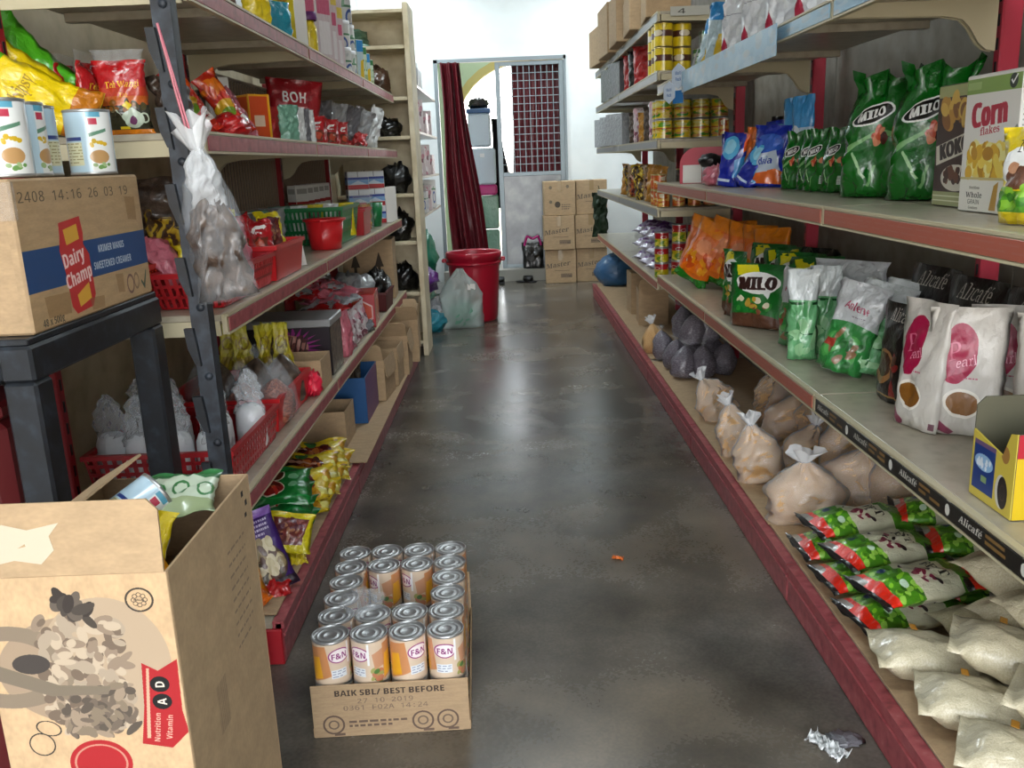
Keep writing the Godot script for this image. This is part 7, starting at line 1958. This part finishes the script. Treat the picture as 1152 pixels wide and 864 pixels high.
# ---------------------------------------------------------------- right: the far bays
func build_right_far() -> void:
	# cartons on the top (1.965)
	var y := 1.966
	var q := [[0.9, -5.25, 0.24, 0.26, 0.34], [0.88, -5.75, 0.26, 0.2, 0.4], [0.88, -6.3, 0.3, 0.3, 0.42], [0.86, -6.95, 0.26, 0.34, 0.5], [0.88, -7.6, 0.3, 0.28, 0.5]]
	for k in 5: closed_carton("brown carton on the highest right shelf, %s from the far wall" % nth(4 - k), Vector3(q[k][0], y, q[k][1]), Vector3(q[k][2], q[k][3], q[k][4]), M.kraft, 2.0 * k - 4, "cartons on the highest right shelf", k % 2 == 0)
	open_carton("open_carton", "brown carton with an open flap stacked on the highest right shelf", Vector3(0.9, y + 0.202, -5.75), Vector3(0.26, 0.2, 0.36), 4, [null, null, 60, null], M.far_carton_end)
	item("number_plate", "white plate with the figure four on the shelf end", "plate", rbox(0.2, 0.045, 0.003, 0.0005), M.number_plate, Vector3(0.96, 1.935, -4.86))
	# shelf at 1.675
	y = 1.676
	var n := 0
	for e in [[0.845, -4.98], [0.85, -5.1], [0.85, -5.22], [0.95, -5.02]]:
		for l in 2: can("malt_tin", "yellow tin with a brown band, %s of the %s stack" % [["bottom", "top"][l], ["edge", "second edge", "third edge", "inner"][n / 2]], Vector3(e[0], y + 0.122 * l, e[1]), 0.05, 0.12, M.malt_tin, 40 * n, "yellow tins with a brown band", M.gold_tin); n += 1
	for e in [[1.05, -5.0], [1.15, -5.0], [1.1, -5.12]]: can("green_can", "white and green can, %s after the yellow tins" % nth(n - 8), Vector3(e[0], y, e[1]), 0.045, 0.11, M.green_can, 60.0 * n, "white and green cans"); n += 1
	cereal_box("tea_box", "pale green box on the white and green cans", Vector3(1.1, y + 0.112, -5.03), Vector3(0.1, 0.09, 0.08), M.green_can, M.green_can, M.white_card, 0)
	for k in 3: item("dark_pack", "%s packet past the yellow tins, %s from them" % [["red", "black", "red"][k], nth(k)], "packet", bag(0.16, 0.24, 0.08, 0, 421 + k % 2, 0.012), M.red_bag if k != 1 else M.black_bag, Vector3(0.88, y, -5.9 - 0.25 * k), Vector3(0, -40, 0), "dark packets on the far right shelf")
	for k in 2: cereal_box("grey_pack", "grey wrapped pack on the fourth far right shelf, %s from the far wall" % nth(1 - k), Vector3(0.9, y, -6.9 - 0.5 * k), Vector3(0.3, 0.24, 0.2), M.grey_bag, M.grey_bag, M.grey_bag, -80, "grey wrapped packs")
	# shelf at 1.33
	y = 1.331
	for e in 4:
		for l in 2: can("fruit_can", "yellow fruit can in the front row, %s, %s from the shelf edge" % [["below", "on top"][l], nth(e)], Vector3(0.85 + 0.1 * e, y + 0.103 * l, -4.99), 0.046, 0.1, M.yellow_can, 70 * e + 30 * l, "yellow fruit cans")
	for e in 4:
		for l in 2: can("fruit_can", "yellow fruit can in the second row, %s, %s from the shelf edge" % [["below", "on top"][l], nth(e)], Vector3(0.85 + 0.1 * e, y + 0.103 * l, -5.1), 0.046, 0.1, M.yellow_can, 50 * e + 20 * l, "yellow fruit cans")
	can("small_can", "small pale can at the end of the yellow fruit cans", Vector3(1.16, y, -4.93), 0.028, 0.1, M.orange_can, 0)
	for k in 5: item("brown_packet", "%s packet past the yellow fruit cans, %s from them" % [["pink", "brown", "gold"][k % 3], nth(k)], "packet", bag(0.13, 0.22 - 0.02 * (k % 3), 0.06, 0, 431 + k % 3, 0.012), [M.pink_carton, M.dried_brown, M.gold_bag][k % 3], Vector3(0.88, y, -5.35 - 0.22 * k), Vector3(0, -40, 0), "brown packets on the far right shelf")
	for k in 3: cereal_box("grey_pack", "silver wrapped carton on the third far right shelf, %s from the far wall" % nth(2 - k), Vector3(0.88, y, -6.8 - 0.45 * k), Vector3(0.26, 0.22, 0.2), M.silver_bag, M.silver_bag, M.silver_bag, -70, "grey cartons at the far right")
	# shelf at 0.97
	y = 0.971
	for e in 5: can("orange_can", "small orange can beside the shelf end bracket, %s from the edge" % nth(e), Vector3(0.845 + 0.085 * e, y, -4.97), 0.036, 0.085, M.orange_can, 50 * e, "orange cans", M.gold_tin)
	for e in 4: can("orange_can", "small orange can along the shelf edge, %s of the %s stack" % [["bottom", "top"][e % 2], nth(e / 2)], Vector3(0.85, y + 0.087 * (e % 2), -5.12 - 0.09 * (e / 2)), 0.036, 0.085, M.orange_can, 50 * e, "orange cans", M.gold_tin)
	for e in 3: can("tall_jar", "tall dark jar behind the orange cans, %s from the shelf edge" % nth(e), Vector3(0.98 + 0.1 * e, y, -5.12), 0.04, 0.2, M.dried_brown, 0.0, "dark jars on the far right shelf", M.gold_tin)
	for k in 7: item("gold_packet", "%s snack packet on the second far right shelf, %s from the orange cans" % [["gold", "yellow and brown", "dark yellow"][k % 3], nth(k)], "packet", bag(0.15, 0.22, 0.06, 0, 441 + k % 3, 0.016), [M.gold_bag, M.noodle_brown, M.banana_chips][k % 3], Vector3(0.88 + 0.02 * (k % 2), y, -5.5 - 0.2 * k), Vector3(0, -45, 8 * (k % 3) - 8), "gold snack packets")
	# shelf at 0.575
	y = 0.576
	for e in 4:
		for l in 3:
			can("curry_can", "red and yellow can, %s of its stack, %s stack from the shelf edge" % [["bottom", "middle", "top"][l], nth(e)], Vector3(0.93 + 0.085 * e, y + 0.101 * l, -4.97 + 0.01 * l), 0.04, 0.1, M.curry_can, 80 * e + 40 * l, "red and yellow cans")
	for e in 3: can("tall_red_can", "short red can at the shelf edge, %s of its stack" % ["bottom", "middle", "top"][e], Vector3(0.845, y + 0.086 * e, -5.02), 0.04, 0.085, M.curry_can, 30 * e, "red cans at the shelf edge")
	for k in 9: item("violet_pack", "lilac packet, %s of the pile %s from the red cans" % [["bottom", "middle", "top"][k % 3], nth(k / 3)], "packet", bag(0.24, 0.17, 0.09, 1, 451 + k % 2, 0.01), M.violet_pack, Vector3(0.89, y + 0.01 + 0.088 * (k % 3), -5.4 - 0.27 * (k / 3)), Vector3(-75, -50, 0), "lilac packets")
	for k in 3: item("dark_pack", "dark wrapped packet behind the lilac ones, %s from the red cans" % nth(k), "packet", bag(0.12, 0.2, 0.08, 0, 455, 0.014), M.black_bag, Vector3(1.11, y, -5.3 - 0.3 * k), Vector3(0, -40, 0), "dark packets beside the lilac ones")

# ---------------------------------------------------------------- on the floor
func build_floor_things() -> void:
	# tray of cans: two layers, four by six, some of the upper layer gone
	var o := Vector3(-0.3195, 0.001, -2.03)
	var t := thing("can_tray", "cut-down brown carton tray full of cans on the floor", "carton tray", o, 2.0)
	var w := 0.352
	var d := 0.53
	part(t, "front_wall", rbox(w, 0.131, 0.004, 0.001, true), [M.can_tray, M.kraft, M.kraft], Vector3(0, 0, d * 0.5))
	part(t, "back_wall", rbox(w, 0.131, 0.004, 0.001), M.kraft, Vector3(0, 0, -d * 0.5))
	for s in [-1, 1]: part(t, "side_wall", rbox(0.004, 0.022, d, 0.001), M.kraft, Vector3(s * w * 0.5, 0, 0))
	part(t, "floor_panel", rbox(w - 0.01, 0.003, d - 0.01, 0.001), M.kraft)
	var b := Basis(Vector3.UP, deg_to_rad(2.0))
	var gone := [[1, 2], [2, 2], [1, 3], [2, 3]]
	var proto: Node3D = null
	for layer in 2:
		for j in 6:
			for i in 4:
				if layer == 1 and [i, j] in gone: continue
				if layer == 0 and i in [1, 2] and j in [0, 4]: continue
				var at := o + b * Vector3((i - 1.5) * 0.0865, 0.0045 + 0.1135 * layer, (j - 2.5) * 0.0865)
				var turn: float = [0.0, 0.0, 0.0, 0.0][i] - 100.0 + rng.randf_range(-50, 50)
				if layer == 1 and j == 5: turn = [-65.0, -130.0, -60.0, -101.0][i]
				var lab := "floor tray milk can, %s layer, %s row behind the print, %s from shelves" % [["lower", "upper"][layer], nth(5 - j), nth(i)]
				var grp := "cans in the floor tray, upper layer" if layer == 1 else "cans in the floor tray, lower layer"
				if proto == null:
					proto = can("milk_can", lab, at, 0.0425, 0.113, M.milk_can, turn, grp)
				else:
					var c := copy_of(proto, "milk_can", at, Vector3(0, turn, 0), lab)
					c.set_meta("group", grp)
	# torn shrink film hanging over part of the cans
	item("shrink_film", "torn clear shrink film stretched over the cans in the tray", "plastic film", lump(0.05, 0.03, 0.06, 71, 0.4, 2.5), M.clear_film, o + Vector3(-0.07, 0.232, 0.1))
	# litter
	item("litter", "crumpled white plastic scrap on the floor beside the right shelves", "litter", lump(0.04, 0.01, 0.03, 81, 0.35, 2.0), M.grey_bag, Vector3(0.68, 0.001, -1.68))
	item("litter", "thin white plastic strip on the floor beside the right shelves", "litter", bag(0.04, 0.09, 0.012, 1, 461, 0.012), M.white_bag, Vector3(0.66, 0.006, -1.62), Vector3(-88, 30, 0))
	item("litter", "tiny orange scrap on the concrete floor", "litter", bag(0.02, 0.035, 0.006, 1, 462, 0.004), M.orange_bag, Vector3(0.32, 0.004, -2.62), Vector3(-88, 70, 0))
